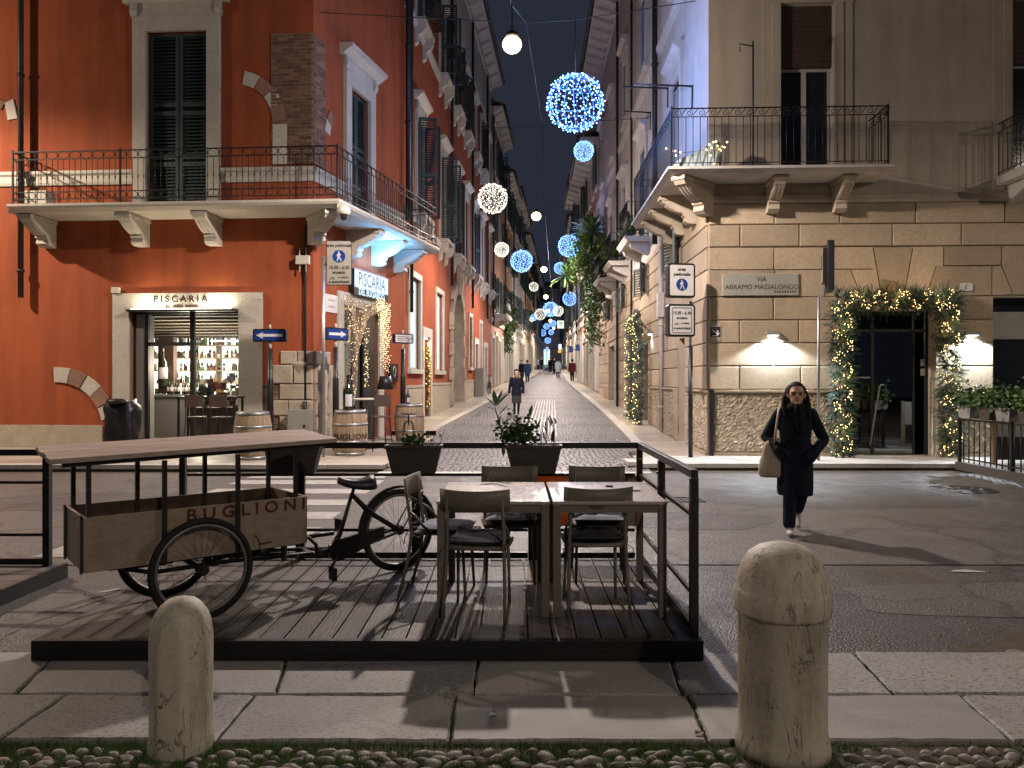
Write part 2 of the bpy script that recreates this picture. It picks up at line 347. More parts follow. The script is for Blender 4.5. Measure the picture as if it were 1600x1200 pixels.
def bollard():
    m, t, b = nt('veined_limestone'); v = coords(t, (1,1,1)); n1 = noise(t, v, 2.5, 8, .65); n2 = noise(t, v, 38, 4, .6); col = (.49,.44,.345)
    vn = N(t, 'ShaderNodeTexNoise', Scale=3.5, Detail=5.0, Roughness=.6, Distortion=1.6); vm = coords(t, (1.7,1.7,.42)); t.links.new(vm, vn.inputs['Vector'])
    mm = N(t, 'ShaderNodeMath', operation='SUBTRACT'); t.links.new(vn.outputs['Fac'], mm.inputs[0]); mm.inputs[1].default_value = .5
    ab = N(t, 'ShaderNodeMath', operation='ABSOLUTE'); t.links.new(mm.outputs[0], ab.inputs[0])
    mask = N(t, 'ShaderNodeMath', operation='MULTIPLY'); t.links.new(ramp(t, ab.outputs[0], [(0, (1,)*3), (.015, (0,)*3)]), mask.inputs[0]); t.links.new(ramp(t, noise(t, v, 4.2, 3), [(.43, (0,)*3), (.56, (.95,)*3)]), mask.inputs[1])
    c = ramp(t, n1, [(.3, dark(col, .60)), (.5, dark(col, .92)), (.7, tuple(x*1.08 for x in col))]); c = mixc(t, .35, c, ramp(t, n2, [(.35, dark(col, .4)), (.6, col)])); c = mixc(t, .5, c, ramp(t, noise(t, coords(t, (5,5,.9)), 1.5, 6, .65), [(.35, (.19,.165,.12)), (.55, col)]))
    c = mixc(t, mask.outputs[0], c, (.06,.045,.032)); t.links.new(c, b.inputs['Base Color']); b.inputs['Roughness'].default_value = .62
    h = N(t, 'ShaderNodeMath', operation='SUBTRACT'); t.links.new(n2, h.inputs[0]); t.links.new(mask.outputs[0], h.inputs[1]); bump(t, b, h.outputs[0], .35, .012); return m
M['bollard'] = bollard()
def glass(name, tint=(.9,.95,.95), gl=.10, dark_=0.0):
    m, t, b = nt(name); t.nodes.remove(b); out = t.nodes['Material Output']
    tr = N(t, 'ShaderNodeBsdfTransparent'); tr.inputs[0].default_value = (*tint, 1); g = N(t, 'ShaderNodeBsdfGlossy', Roughness=.03); lw = N(t, 'ShaderNodeLayerWeight', Blend=.25)
    ad = N(t, 'ShaderNodeMath', operation='MULTIPLY_ADD'); t.links.new(lw.outputs['Facing'], ad.inputs[0]); ad.inputs[1].default_value = .35; ad.inputs[2].default_value = gl; ad.use_clamp = True
    mx = N(t, 'ShaderNodeMixShader'); t.links.new(ad.outputs[0], mx.inputs[0]); t.links.new(tr.outputs[0], mx.inputs[1]); t.links.new(g.outputs[0], mx.inputs[2]); t.links.new(mx.outputs[0], out.inputs[0]); return m
M['glass'] = glass('shop_glass'); M['smoke'] = glass('smoked_glass', (.28,.33,.33), .16)
M['pane'] = pm('night_pane', (.016,.018,.022), .12, .8, 2, .03, 3, spec=.6, fine=.05, rough_var=.05)
M['bottle'] = pm('bottle_glass', (.012,.018,.010), .12, .8, 3, 0, spec=.7, fine=0, rough_var=.05)
# plants, people
def leafm(name, col, rnd=.0, rough=.5):
    m = pm(name, col, rough, .5, 7, 0, fine=.2); t = m.node_tree; b = t.nodes['Principled BSDF']; b.inputs['Subsurface Weight'].default_value = .0; return m
M['fir'] = leafm('fir_needles', (.040,.088,.066)); M['fir2'] = leafm('fir_needles_light', (.085,.15,.12))
M['leaf'] = leafm('glossy_leaf', (.085,.19,.04), rough=.35); M['leaf2'] = leafm('bush_leaf', (.06,.125,.03)); M['bushy'] = leafm('bright_bush_leaf', (.15,.24,.04)); M['ivy'] = leafm('ivy_leaf', (.05,.095,.028)); M['palm'] = leafm('palm_frond', (.10,.19,.05))
M['dry'] = leafm('withered_leaf', (.11,.05,.025)); M['stem'] = leafm('stem', (.05,.05,.025))
M['skin'] = pm('skin', (.56,.34,.25), .5, .85, 6, .05, 80, fine=.08); M['hair'] = pm('dark_hair', (.010,.007,.006), .62, .6, 20, .5, 60, stretch=(3,3,.4), spec=.12)
M['lips'] = pm('lips', (.30,.09,.08), .45, .9, 6, 0, fine=0)
def cloth(name, col, bs=90): return pm(name, col, .92, .5, 5, .9, 15, spec=.15, fine=.3)
for k, c in dict(navy=(.012,.016,.030), blackcloth=(.009,.009,.011), jeans=(.014,.022,.040), canvas=(.56,.47,.37), shoe=(.45,.42,.38), tan=(.30,.19,.10), skirt=(.05,.055,.06), denim=(.03,.06,.14), maroon=(.10,.015,.025), beige=(.36,.31,.22), ice=(.35,.42,.45), tights=(.012,.011,.012)).items(): M[k] = cloth('cloth_'+k, c)
# things that give off light
M['bulb'] = em('lamp_bulb', (1,.66,.34), 7); M['led_blue'] = em('blue_led', (.20,.43,1.0), 9); M['led_white'] = em('white_led', (1,.94,.82), 5.0)
M['led_warm'] = em('warm_led', (1,.66,.26), 7); M['net_led'] = em('net_led', (1,.72,.38), 4.5)
M['wire_blue'] = pm('blue_wire', (.10,.22,.75), .5, .8, 5, 0); M['wire_white'] = pm('white_wire', (.4,.38,.34), .5, .8, 5, 0)
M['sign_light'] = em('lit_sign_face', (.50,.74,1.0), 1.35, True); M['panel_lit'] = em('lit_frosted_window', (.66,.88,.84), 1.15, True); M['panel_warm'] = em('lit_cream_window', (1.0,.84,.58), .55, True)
M['shelf_lit'] = em('lit_shelf', (1,.84,.66), 3.2, True); M['strip'] = em('light_strip', (1,.88,.66), 14, True); M['strip_cool'] = em('cool_strip', (.85,.93,1), 12, True)
M['blue_lit'] = em('blue_lit_shopfront', (.35,.62,1.0), .9, True); M['green_lit'] = em('green_lit_sign', (.10,.30,.08), 1.0); M['white_lit'] = em('white_lit_sign', (.95,1,.88), 1.1); M['neon'] = em('neon_sign', (.55,.6,1.0), 3.0); M['neon_o'] = em('orange_neon', (1,.35,.05), 1.6)
# ------------------------------------------------------------------ ground
def gp(px, py, z=0):
    Y = F*(EYE-z)/(py-HY); return Vector(((px-CX)*Y/F, Y, z))
def lerp_tab(tab, y):
    if y <= tab[0][0]: return tab[0][1]
    for (a, b), (c, d) in zip(tab, tab[1:]):
        if y <= c: return b+(d-b)*(y-a)/(c-a)
    return tab[-1][1]
EDGE_L = [(13.6,-2.34),(14.2,-2.3),(18.9,-2.06),(22.4,-2.1),(33.2,-1.16),(60,.9),(100,3.9),(145,7.1)]
EDGE_R = [(13.6,2.45),(14.3,2.5),(19.7,2.93),(28.1,3.3),(45,3.75),(60,4.2),(100,6.2),(145,8.6)]
WALL_L = [(22.7,-3.1),(60,-.3),(100,2.7),(145,6.0)]
WALL_R = [(15.9,3.97),(60,5.03),(100,7.0),(145,9.3)]
def sheet(name, x0, x1, y0, y1, z, m, wob=0, kind='structure'):
    mb = MB(); n = 60; vs = []
    for i in range(n+1):
        x = x0+(x1-x0)*i/n; a = wob*math.sin(x*1.7)+wob*.6*math.sin(x*4.1+1)
        vs += [(x, y0+a, z), (x, y1+a*.6, z)]
    mb.add(vs, [(2*i, 2*i+2, 2*i+3, 2*i+1) for i in range(n)]); o = mb.build(name, m); o['kind'] = kind; return o
base = MB().box(-160, 160, -40, 190, -.6, -.03).build('ground', M['soil']); base['kind'] = 'structure'
road = sheet('road', -60, 60, 7.0, 13.72, 0, M['asphalt'], .02)
road2 = sheet('road', -60, 60, 4.66, 6.975, -.004, M['asphalt2'], .02)
for i, Y in enumerate((7.52, 8.5, 9.5, 10.5, 11.55, 12.55, 13.3)):
    mb = MB(); mb.add([(-4.42+R.uniform(-.03,.03), Y-.24, .004), (-2.12+R.uniform(-.05,.05), Y-.24, .004), (-2.12+R.uniform(-.05,.05), Y+.24, .004), (-4.42, Y+.24, .004)], [(0,1,2,3)])
    mb.build('crossing_stripe', M['paint'], road)
mb = MB(); p = gp(1512, 893); mb.add([(p.x-.15,p.y-.01,.003),(p.x-.02,p.y-.03,.003),(p.x+.16,p.y-.035,.003),(p.x+.12,p.y+.005,.003),(p.x+.02,p.y+.06,.003),(p.x-.09,p.y+.05,.003)], [(0,1,2,3,4,5)]); mb.build('paint_mark', M['paint'], road2)
p = gp(160, 925); mb = MB(); mb.add([(p.x-.05,p.y-.03,.003),(p.x+.02,p.y-.02,.003),(p.x+.12,p.y+.1,.003),(p.x+.06,p.y+.1,.003)], [(0,1,2,3)]); mb.build('paint_mark', M['paint'], road2)
# the street of setts, climbing away
mb = MB(); ys = [13.95+i*.7 for i in range(20)]+[28+i*2.5 for i in range(48)]; vs = []
for y in ys: vs += [(lerp_tab(EDGE_L, y), y, gz(y)+.004), (lerp_tab(EDGE_R, y), y, gz(y)+.004)]
mb.add(vs, [(2*i, 2*i+1, 2*i+3, 2*i+2) for i in range(len(ys)-1)], True); street = mb.build('street', M['setts']); street['kind'] = 'structure'
mb = MB()
for k in range(8):
    x = .42+k*.115; pr = [(x+(y-22)*.052, y, gz(y)+.013) for y in (21, 25, 29, 33, 37)]
    for a, b in zip(pr, pr[1:]): mb.bar(a, b, .028, .012)
for y in (25.4, 28.9): mb.bar((.45+(y-22)*.052, y, gz(y)+.014), (1.32+(y-22)*.052, y, gz(y)+.014), .09, .012)
mb.build('guide_strip', M['kerb'], street)
mb = MB(); x = -2.36; strip = None; pcs = []
while x < 2.4:
    l = R.uniform(.75, 1.05); pcs.append(MB().block(Fr((0,0),(1,0)), 0, 1, 0, 1, 0, 1) if 0 else (x, min(x+l-.012, 2.47))); x += l
strip = MB().box(-2.36, 2.48, 13.70, 13.96, -.06, -.006).build('threshold', M['soil']); strip['kind'] = 'structure'
for a, b in pcs: MB().box(a, b, 13.715, 13.945, -.05, R.uniform(.006,.011)).build('kerb_stone', M['kerb'], strip, bevel=.006)
# side pavements: a raised bed with kerb face, paved with slabs where they can be told apart
def raised(name, tabo, tabi, y0, y1, side):
    mb = MB(); ys = [y0+(y1-y0)*(i/44)**1.3 for i in range(45)]; vs = []
    for y in ys:
        a, b = lerp_tab(tabo, y), lerp_tab(tabi, y)-side*.25*0; z = gz(y)+.10
        vs += [(a, y, z-.45), (a, y, z), (b-side*.4, y, z)]
    mb.add(vs, [f for i in range(44) for f in ((3*i,3*i+3,3*i+4,3*i+1),(3*i+1,3*i+4,3*i+5,3*i+2))])
    o = mb.build(name, M['paving']); o['kind'] = 'structure'; return o
pl = raised('pavement', EDGE_L, [(22,-3.2)]+WALL_L, 21.7, 142, 1); pr_ = raised('pavement', EDGE_R, WALL_R, 15.9, 142, -1)
pf = MB().box(-60, -2.3, 14.22, 23, -.2, .088).build('pavement', M['soil']); pf['kind'] = 'structure'
pg = MB().box(2.52, 60, 14.42, 17, -.2, .088).build('pavement', M['soil']); pg['kind'] = 'structure'
MB().add([(-60,14.2,-.2),(-2.3,14.2,-.2),(-2.3,14.2,.1),(-60,14.2,.1)], [(0,1,2,3)])
def slabs(root, y0, rows, xa, xb, x_edge, m, kerb_w=.28, xs=1):
    y = y0; first = True
    for rh in rows:
        x = xa-R.uniform(0,.8); xe = x_edge(y+rh*.5)
        while x < xe-.05:
            l = R.uniform(.85,1.3); b = min(x+l, xe)
            if xe-b < .35: b = xe
            MB().box(x, b-.010, y, y+rh-.010, .02, .1+R.uniform(-.003,.003)).build('kerb_stone' if first else 'paving_slab', M['kerb'] if first else m, root, bevel=.006)
            x = b
        y += rh; first = False
for root, tab, wall, s in ((pl, EDGE_L, WALL_L, 1), (pr_, EDGE_R, WALL_R, -1)):
    y = 22.8 if s == 1 else 16.6
    while y < 46:
        l = R.uniform(.75,1.05); y2 = y+l; f = R.uniform(.4,.6); a0, a1, b0, b1 = lerp_tab(tab,y), lerp_tab(tab,y2), lerp_tab(wall,y)-s*.05, lerp_tab(wall,y2)-s*.05
        e0, e1 = a0-s*.26, a1-s*.26
        for (p0, p1, q0, q1, nm, m) in ((a0, a1, e0+s*.006, e1+s*.006, 'kerb_stone', M['kerb']), (e0, e1, b0, b1, 'paving_slab', M['paving'])):
            g = .006; zz = R.uniform(.102,.106); mb = MB(); vs = [(p0,y+g,gz(y)+zz), (q0,y+g,gz(y)+zz), (q1,y2-g,gz(y2)+zz), (p1,y2-g,gz(y2)+zz)]
            mb.add(vs+[(a, b, c-.06) for a, b, c in vs], [(0,1,2,3)]+[(i,i+4,(i+1)%4+4,(i+1)%4) for i in range(4)]); mb.build(nm, m, root)
        y = y2
slabs(pf, 14.2, (.30,.72,.72,.72,.72,.72,.72,.72,.72,.72,.6), -14, 0, lambda y: lerp_tab(EDGE_L, y), M['paving'])
slabs(pg, 14.4, (.30,.62,.64), 2.5, 13, lambda y: 13, M['kerb'])
# the band of long granite slabs in front, cut as in the place
band = MB().box(-9, 9, 3.58, 4.74, -.3, -.03).build('pavement', M['soil']); band['kind'] = 'structure'
def slab_poly(pts):
    q = []
    for a, b in zip(pts, pts[1:]+pts[:1]):
        a, b = Vector(a), Vector(b); k_ = max(2, int((b-a).length/.07))
        for i in range(k_): q.append(a.lerp(b, i/k_)+Vector((R.gauss(0,.0035), R.gauss(0,.0035), 0)))
    pts = q; mb = MB(); c = sum((Vector(p) for p in pts), Vector())/len(pts); dz = R.uniform(-.003,.003); n = len(pts)
    top = [Vector(p)+(c-Vector(p)).normalized()*R.uniform(.015,.021)+Vector((0,0,dz+.002)) for p in pts]; mid = [Vector(p)+(c-Vector(p)).normalized()*.006+Vector((0,0,dz-.008)) for p in pts]; low = [q-Vector((0,0,.08)) for q in mid]
    mb.add(low+mid+top, [tuple(range(2*n,3*n))]+[(b+i,b+(i+1)%n,b+n+(i+1)%n,b+n+i) for b in (0,n) for i in range(n)]); return mb.build('paving_slab', M['granite'], band)
def band_row(ytop, ybot, cuts):
    L, Rr_ = cuts[0], cuts[-1]
    for (a, b), (c, d) in zip(cuts, cuts[1:]):
        slab_poly([gp(b, ybot), gp(d, ybot), gp(c, ytop), gp(a, ytop)])
band_row(1019, 1084, [(-1050,-1400),(-560,-760),(90,25),(450,430),(747,740),(1044,1066),(1333,1396),(1720,1830),(2300,2500)])
band_row(1086, 1156, [(-1020,-1330),(-500,-680),(103,0),(397,338),(713,703),(1074,1106),(1500,1580),(2000,2150),(2600,2800)])
# river cobbles set in soil and grass
bed = MB().box(-9, 9, -3, 3.59, -.3, -.022).build('cobbled_ground', M['soil']); bed['kind'] = 'structure'
peb = []
for k in range(7):
    mb = MB(); mb.ell((0,0,0), (1,1,1), 9, 5); 
    mb.v = [(x*(1+.18*math.sin(3*math.atan2(y,x)+k)), y*(1+.15*math.cos(2*math.atan2(y,x)+k*2)), z) for x, y, z in mb.v]
    me, _ = mb.mesh('cobble', (0,0,0)); me.materials.append(M['pebble']); peb.append(me)
cells = []; y = 3.50; j = 0
while y > 1.2:
    x = -2.9+(.045 if j % 2 else 0)
    while x < 2.9: cells.append((x+R.uniform(-.022,.022), y+R.uniform(-.02,.02))); x += R.uniform(.066,.105)
    y -= R.uniform(.050,.060); j += 1
rest = MB(); cnt = 0
BX = [(-1.495,3.56,.17), (1.215,3.55,.27)]
for x, y in cells:
    if any((x-a)**2+(y-b)**2 < r*r for a, b, r in BX): continue
    rx, ry, rz, an = R.uniform(.026,.056), R.uniform(.017,.030), R.uniform(.014,.024), R.gauss(0,.45)
    Mx = Matrix.Translation((x, y, -.020+R.uniform(-.004,.006))) @ Matrix.Rotation(an, 4, 'Z') @ Matrix.Diagonal((rx, ry, rz, 1))
    if cnt < 290 and abs(x) < 2.55: inst('cobble', R.choice(peb), Mx, bed); cnt += 1
    else: b = len(rest.v); rest.ell((0,0,0), (1,1,1), 7, 4); rest.xf(Mx, b)
rest.build('cobbles', M['pebble'], bed, kind='stuff')
gr = MB(); centers = [(-1.495+.19*math.cos(k), 3.5+.15*math.sin(k)) for k in range(12)]+[(1.217+.24*math.cos(k*.6), 3.5+.2*math.sin(k*.6)) for k in range(10)]+[(R.uniform(-2.9,2.9), R.uniform(3.2,3.58)) for _ in range(90)]+[(R.uniform(-2.6,.9), R.uniform(3.3,3.56)) for _ in range(80)]
for _ in range(32000):
    u = R.random(); cx_, cy_ = R.choice(centers)
    x, y = (cx_+R.gauss(0,.07), cy_+R.gauss(0,.03)) if u < .9 else (R.uniform(-3,3), 3.575+R.gauss(0,.012))
    if y > 3.61 or (.95 < x and R.random() < .75): continue
    h = R.uniform(.012,.03); a = R.uniform(0, 2*PI); wd = R.uniform(.0015,.004); lx, ly = R.gauss(0,.010), R.gauss(0,.010)
    gr.add([(x-wd*math.cos(a), y-wd*math.sin(a), -.022), (x+wd*math.cos(a), y+wd*math.sin(a), -.022), (x+lx, y+ly, -.022+h)], [(0,1,2)])
for c0, c1 in ((gp(90,1033),gp(25,1084)),(gp(103,1087),gp(0,1156)),(gp(713,1087),gp(703,1156)),(gp(450,1045),gp(430,1084)),(gp(1074,1087),gp(1106,1156)),(gp(1333,1020),gp(1396,1084)),(gp(0,1018),gp(60,1020)),(gp(1500,1012),gp(1640,990))):
    for _ in range(230):
        q = c0.lerp(c1, R.random()); x, y = q.x+R.gauss(0,.010), q.y+R.gauss(0,.010); h = R.uniform(.004,.014); a = R.uniform(0, 2*PI); wd = .0025
        gr.add([(x-wd*math.cos(a), y-wd*math.sin(a), -.012), (x+wd*math.cos(a), y+wd*math.sin(a), -.012), (x+R.gauss(0,.007), y+R.gauss(0,.007), -.006+h)], [(0,1,2)])
g = gr.build('grass', M['grass']); tag(g, 'short moss and grass growing between the cobbles and slab joints', 'grass', kind='stuff')
# repaired patches, and the crumbled edge on the right where cobbles show
for k, (x, y, a, b, z, mt) in enumerate(((4.6,11.2,1.9,1.1,.0025,'asphalt2'),(2.2,9.2,.8,.55,.0025,'asphalt2'),(8.2,9.6,1.6,.7,.0025,'asphalt2'),(-5.6,10.6,1.4,.8,.0025,'asphalt2'),(-.6,12.9,1.1,.35,.0025,'asphalt2'),(3.6,5.9,1.1,.45,-.001,'asphalt'),(-3.6,5.6,.5,.6,-.001,'asphalt'))):
    mb = MB(); pts = []
    for i in range(28):
        t = 2*PI*i/28; kx = math.copysign(abs(math.cos(t))**.55, math.cos(t)); ky = math.copysign(abs(math.sin(t))**.55, math.sin(t)); pts.append((x+a*kx+.12*math.sin(3*t+k)+R.gauss(0,.02), y+b*ky+.06*math.cos(2*t+k)+R.gauss(0,.015), z))
    mb.add(pts, [tuple(range(28))]); mb.build('asphalt_patch', M[mt], road if mt == 'asphalt2' else road2)
mb = MB(); pts = [(2.55,4.70),(2.75,4.86),(3.0,4.92),(3.15,5.12),(3.4,5.2),(3.9,5.28),(4.6,5.2),(5.2,4.9),(5.3,4.70)]; mb.add([(x,y,-.001) for x, y in pts], [tuple(range(len(pts)))]); mb.build('broken_edge', M['soil'], road2)
for _ in range(46):
    x, y = R.uniform(2.75,4.6), R.uniform(4.74,5.16)
    if y > 4.74+.26*(x-2.6): continue
    inst('cobble', R.choice(peb), Matrix.Translation((x, y, -.004)) @ Matrix.Rotation(R.gauss(0,.5), 4, 'Z') @ Matrix.Diagonal((R.uniform(.035,.075), R.uniform(.022,.04), R.uniform(.012,.02), 1)), road2)
# ironwork set in the road
def manhole(px, py, r, label):
    c = gp(px, py); t = thing('manhole_cover', label, 'manhole', (c.x, c.y, 0)); mb = MB()
    mb.lathe([(r+.04,.001),(r+.04,.006),(r+.012,.006),(r+.012,.002)], 28, c); mb.build('rim', M['gutter'], t)
    mb = MB(); mb.lathe([(r,.0015),(r,.0065),(.01,.0065)], 28, c, False)
    for i in range(5):
        for j in range(5): 
            x, y = (i-2)*r*.34, (j-2)*r*.34
            if x*x+y*y < r*r*.8: mb.box(c.x+x-r*.1, c.x+x+r*.1, c.y+y-r*.1, c.y+y+r*.1, .006, .011)
    mb.build('lid', M['gutter'], t)
manhole(1505, 765, .42, 'round iron manhole cover in the road to the right of the walking woman')
c = gp(1063, 781); t = thing('drain_grate', 'small slotted iron drain grate in the asphalt beyond the black railing', 'drain', (c.x, c.y, 0))
mb = MB(); x0, x1, y0, y1 = c.x-.3, c.x+.3, c.y-.22, c.y+.22
for q in ((x0,x1,y0,y0+.04),(x0,x1,y1-.04,y1),(x0,x0+.04,y0+.04,y1-.04),(x1-.04,x1,y0+.04,y1-.04)): mb.box(*q, .001, .009)
mb.build('rim', M['gutter'], t); mb = MB()
for i in range(6): mb.box(x0+.06+i*.085, x0+.105+i*.085, y0+.05, y1-.05, .001, .008)
mb.build('grille', M['gutter'], t)
for px, py, k, lab in ((770, 1117, 'paper', 'tiny white paper scrap on the granite slab before the deck'), (1092, 1146, 'dry', 'small pale dry leaf in the slab joint beside the big bollard'), (820, 923, 'dry', 'dry yellow leaf lying on the deck under the tables')):
    c = gp(px, py, .115 if py < 1000 else .006); mb = MB(); s_ = .02; mb.add([(c.x-s_,c.y-s_*.7,c.z),(c.x+s_,c.y-s_*.5,c.z+.006),(c.x+s_*1.1,c.y+s_*.6,c.z+.003),(c.x-s_*.8,c.y+s_*.8,c.z+.008)], [(0,1,2,3)]); tag(mb.build('litter', M[k]), lab, 'litter')
# ------------------------------------------------------------------ building kit
def wall_mesh(mb, fr, a0, a1, z0, z1, holes=(), t=.32):
    A = sorted({a0, a1, *[min(max(h[i], a0), a1) for h in holes for i in (0,1)]}); Z = sorted({z0, z1, *[min(max(h[i], z0), z1) for h in holes for i in (2,3)]})
    inside = lambda a, z: any(h[0] < a < h[1] and h[2] < z < h[3] for h in holes)
    for p, q in zip(A, A[1:]):
        for r, s in zip(Z, Z[1:]):
            if q-p < 1e-5 or s-r < 1e-5 or inside((p+q)/2, (r+s)/2): continue
            mb.add([fr.P(p,r), fr.P(q,r), fr.P(q,s), fr.P(p,s)], [(0,1,2,3)])
    for h in holes:
        a, b, c, d = h[:4]
        mb.add([fr.P(a,c), fr.P(a,d), fr.P(a,d,-t), fr.P(a,c,-t), fr.P(b,c), fr.P(b,d), fr.P(b,d,-t), fr.P(b,c,-t)], [(0,1,2,3),(4,7,6,5),(1,5,6,2),(0,3,7,4)])
    return mb
def surround(mb, fr, a0, a1, z0, z1, w, d=.06, sill=False):
    mb.fbox(fr, a0-w, a0, z0, z1, -.05, d); mb.fbox(fr, a1, a1+w, z0, z1, -.05, d); mb.fbox(fr, a0-w, a1+w, z1, z1+w*1.1, -.05, d+.004)
    if sill: mb.fbox(fr, a0-w*1.3, a1+w*1.3, z0-.14, z0, -.05, d+.06)
def pediment(mb, fr, a0, a1, z, w, dep=.26):
    mb.fbox(fr, a0-w, a1+w, z, z+.30, 0, .07); mb.fprof(fr, [(0,z+.30),(.10,z+.30),(dep*.8,z+.42),(dep,z+.44),(dep,z+.52),(0,z+.56)], a0-w-.16, a1+w+.16)
    for a in (a0-w, a1+w-.14): mb.fprof(fr, [(0,z+.02),(.10,z+.02),(.14,z+.12),(.12,z+.3),(0,z+.3)], a, a+.14)
def shutter_leaf(mb, fr, a0, a1, z0, z1, d, rails=(.42,), n=None, hinge=None):
    """louvred leaf; hinge=(a, angle) swings it out of the wall plane"""
    b = len(mb.v); W = a1-a0; st = .07
    f2 = Fr((0,0),(1,0))
    zs = [z0]+[z0+(z1-z0)*r for r in rails]+[z1]
    mb.fbox(f2, 0, st, z0, z1, 0, .05); mb.fbox(f2, W-st, W, z0, z1, 0, .05)
    for i, z in enumerate(zs): mb.fbox(f2, st, W-st, max(z0, z-.05), min(z1, z+.05), 0, .048)
    for q, r in zip(zs, zs[1:]):
        k = max(3, int((r-q-.1)/(n or .075)))
        for i in range(k):
            z = q+.05+(r-q-.1)*(i+.5)/k; h = (r-q-.1)/k*.62
            mb.add([(st,-.036,z-h*.4),(W-st,-.036,z-h*.4),(W-st,-.008,z+h*.6),(st,-.008,z+h*.6)], [(0,1,2,3)])
    # local frame: x along, -y outward (f2.n = (0,-1)); move into the wall
    if hinge: o = fr.P(hinge[0], 0, d); ang = hinge[1]
    else: o = fr.P(a0, 0, d); ang = 0
    mb.xf(Matrix.Translation(o) @ Matrix.Rotation(fr.rot()+ang, 4, 'Z'), b); return mb
def window(bld, fr, a0, a1, z0, z1, mat='frame_white', pane='pane', leaves=2, rec=.2, sillmat=None, bars=1, label=None):
    f = MB(); t = .055; f.fbox(fr, a0, a0+t, z0, z1, -rec-.05, -rec); f.fbox(fr, a1-t, a1, z0, z1, -rec-.05, -rec); f.fbox(fr, a0+t, a1-t, z1-t, z1, -rec-.05, -rec); f.fbox(fr, a0+t, a1-t, z0, z0+t, -rec-.05, -rec)
    for i in range(1, leaves): a = a0+(a1-a0)*i/leaves; f.fbox(fr, a-.045, a+.045, z0+t, z1-t, -rec-.055, -rec+.004)
    for i in range(bars): z = z0+(z1-z0)*(i+1)/(bars+1); f.fbox(fr, a0+t, a1-t, z-.02, z+.02, -rec-.045, -rec-.004)
    o = f.build('window', M[mat], bld); p = MB(); p.fbox(fr, a0+.02, a1-.02, z0+.02, z1-.02, -rec-.04, -rec-.03); p.build('pane', M[pane] if isinstance(pane, str) else pane, o)
    if label: o['label'] = label
    return o
def eave(bld, fr, a0, a1, z, out=.75, mat='stone', brackets=0, gutter=True, bw=.16):
    mb = MB(); mb.fprof(fr, [(0,z-.5),(.08,z-.5),(.14,z-.3),(.2,z-.3),(out,z-.08),(out,z),(0,z)], a0, a1); mb.build('cornice', M[mat], bld)
    if brackets:
        k = int((a1-a0)/brackets); m2 = MB()
        for i in range(k): a = a0+(i+.5)*(a1-a0)/k; m2.fprof(fr, [(.09,z-.48),(.22,z-.46),(out-.06,z-.2),(out-.06,z-.09),(.2,z-.31),(.09,z-.31)], a-bw/2, a+bw/2)
        m2.build('eave_bracket', M[mat], bld, kind='stuff')
    r = MB(); zt = z+.05; r.fprof(fr, [(out+.12,zt),(out+.12,zt+.08),(-4,zt+1.7),(-4,zt+1.6)], a0, a1); r.build('roof', M['tile'], bld)
    if gutter: g = MB(); g.tube([fr.P(a0,z+.02,out+.1), fr.P(a1,z+.02,out+.1)], .08, 8); g.build('gutter', M['gutter'], bld)
def downpipe(bld, fr, a, z0, z1, d=.12, r=.055, mat='gutter', bend=None):
    g = MB(); pts = [fr.P(a,z0,d), fr.P(a,z1,d)]
    if bend: pts += [fr.P(a,z1+.3,d+.1), fr.P(a,z1+.6,bend)]
    g.tube(pts, r, 8)
    z = z0+.6
    while z < z1: g.tube([fr.P(a,z-.03,d), fr.P(a,z+.03,d)], r*1.35, 8); z += 2.2
    return g.build('downpipe', M[mat], bld)
def scroll_bracket(mb, fr, a, w, z, out, h):   # console with two scrolls, z = its top
    pr = [(0,z),(out,z),(out,z-.16*h),(out-.06,z-.26*h)]
    for i in range(7): t = i/6; pr.append((out*.86-out*.46*t, z-h*(.30+.32*t+.05*math.sin(t*PI))))
    pr += [(out*.40,z-.70*h),(out*.34,z-.76*h),(out*.36,z-.90*h),(out*.28,z-.98*h),(out*.14,z-h),(0,z-h)]
    mb.fprof(fr, pr, a-w/2, a+w/2); mb.fprof(fr, [(0,z-.015),(out+.03,z-.015),(out+.03,z-.09),(0,z-.09)], a-w/2-.03, a+w/2+.03)
    for aa in (-.3, 0, .3): mb.fprof(fr, [(x+.018, y-.006) for x, y in pr[4:11]]+[(x-.02, y-.002) for x, y in pr[4:11]][::-1], a+aa*w-.02, a+aa*w+.02)
def ring(mb, fr, a, z, d, rx, rz, r=.007, n=12): mb.tube([fr.P(a+rx*math.cos(2*PI*i/n), z+rz*math.sin(2*PI*i/n), d) for i in range(n)], r, 4, True)
def ornate_rail(mb, fr, a0, a1, z0, z1, d, step=.125):
    L = a1-a0; n = max(2, round(L/step/2)*2); st = L/n; tb, bb = z1-.17, z0+.26
    for z, r in ((z1,.013),(tb,.009),(bb,.009),(z0+.10,.009)): mb.bar(fr.P(a0,z,d), fr.P(a1,z,d), r*2, r*1.6)
    for i in range(n+1): a = a0+i*st; mb.tube([fr.P(a,z0,d) if i % 4 == 0 else fr.P(a,z0+.1,d), fr.P(a,tb if i%2 else z1,d)], .0075, 4); mb.tube([fr.P(a,z,d) for z in (z0+.52,z0+.56,z0+.6)], [.008,.017,.008], 5)
    for i in range(0, n, 2): ring(mb, fr, a0+(i+1)*st, z1-.085, d, st*.92, .078); ring(mb, fr, a0+(i+1)*st, z0+.18, d, st*.92, .075)

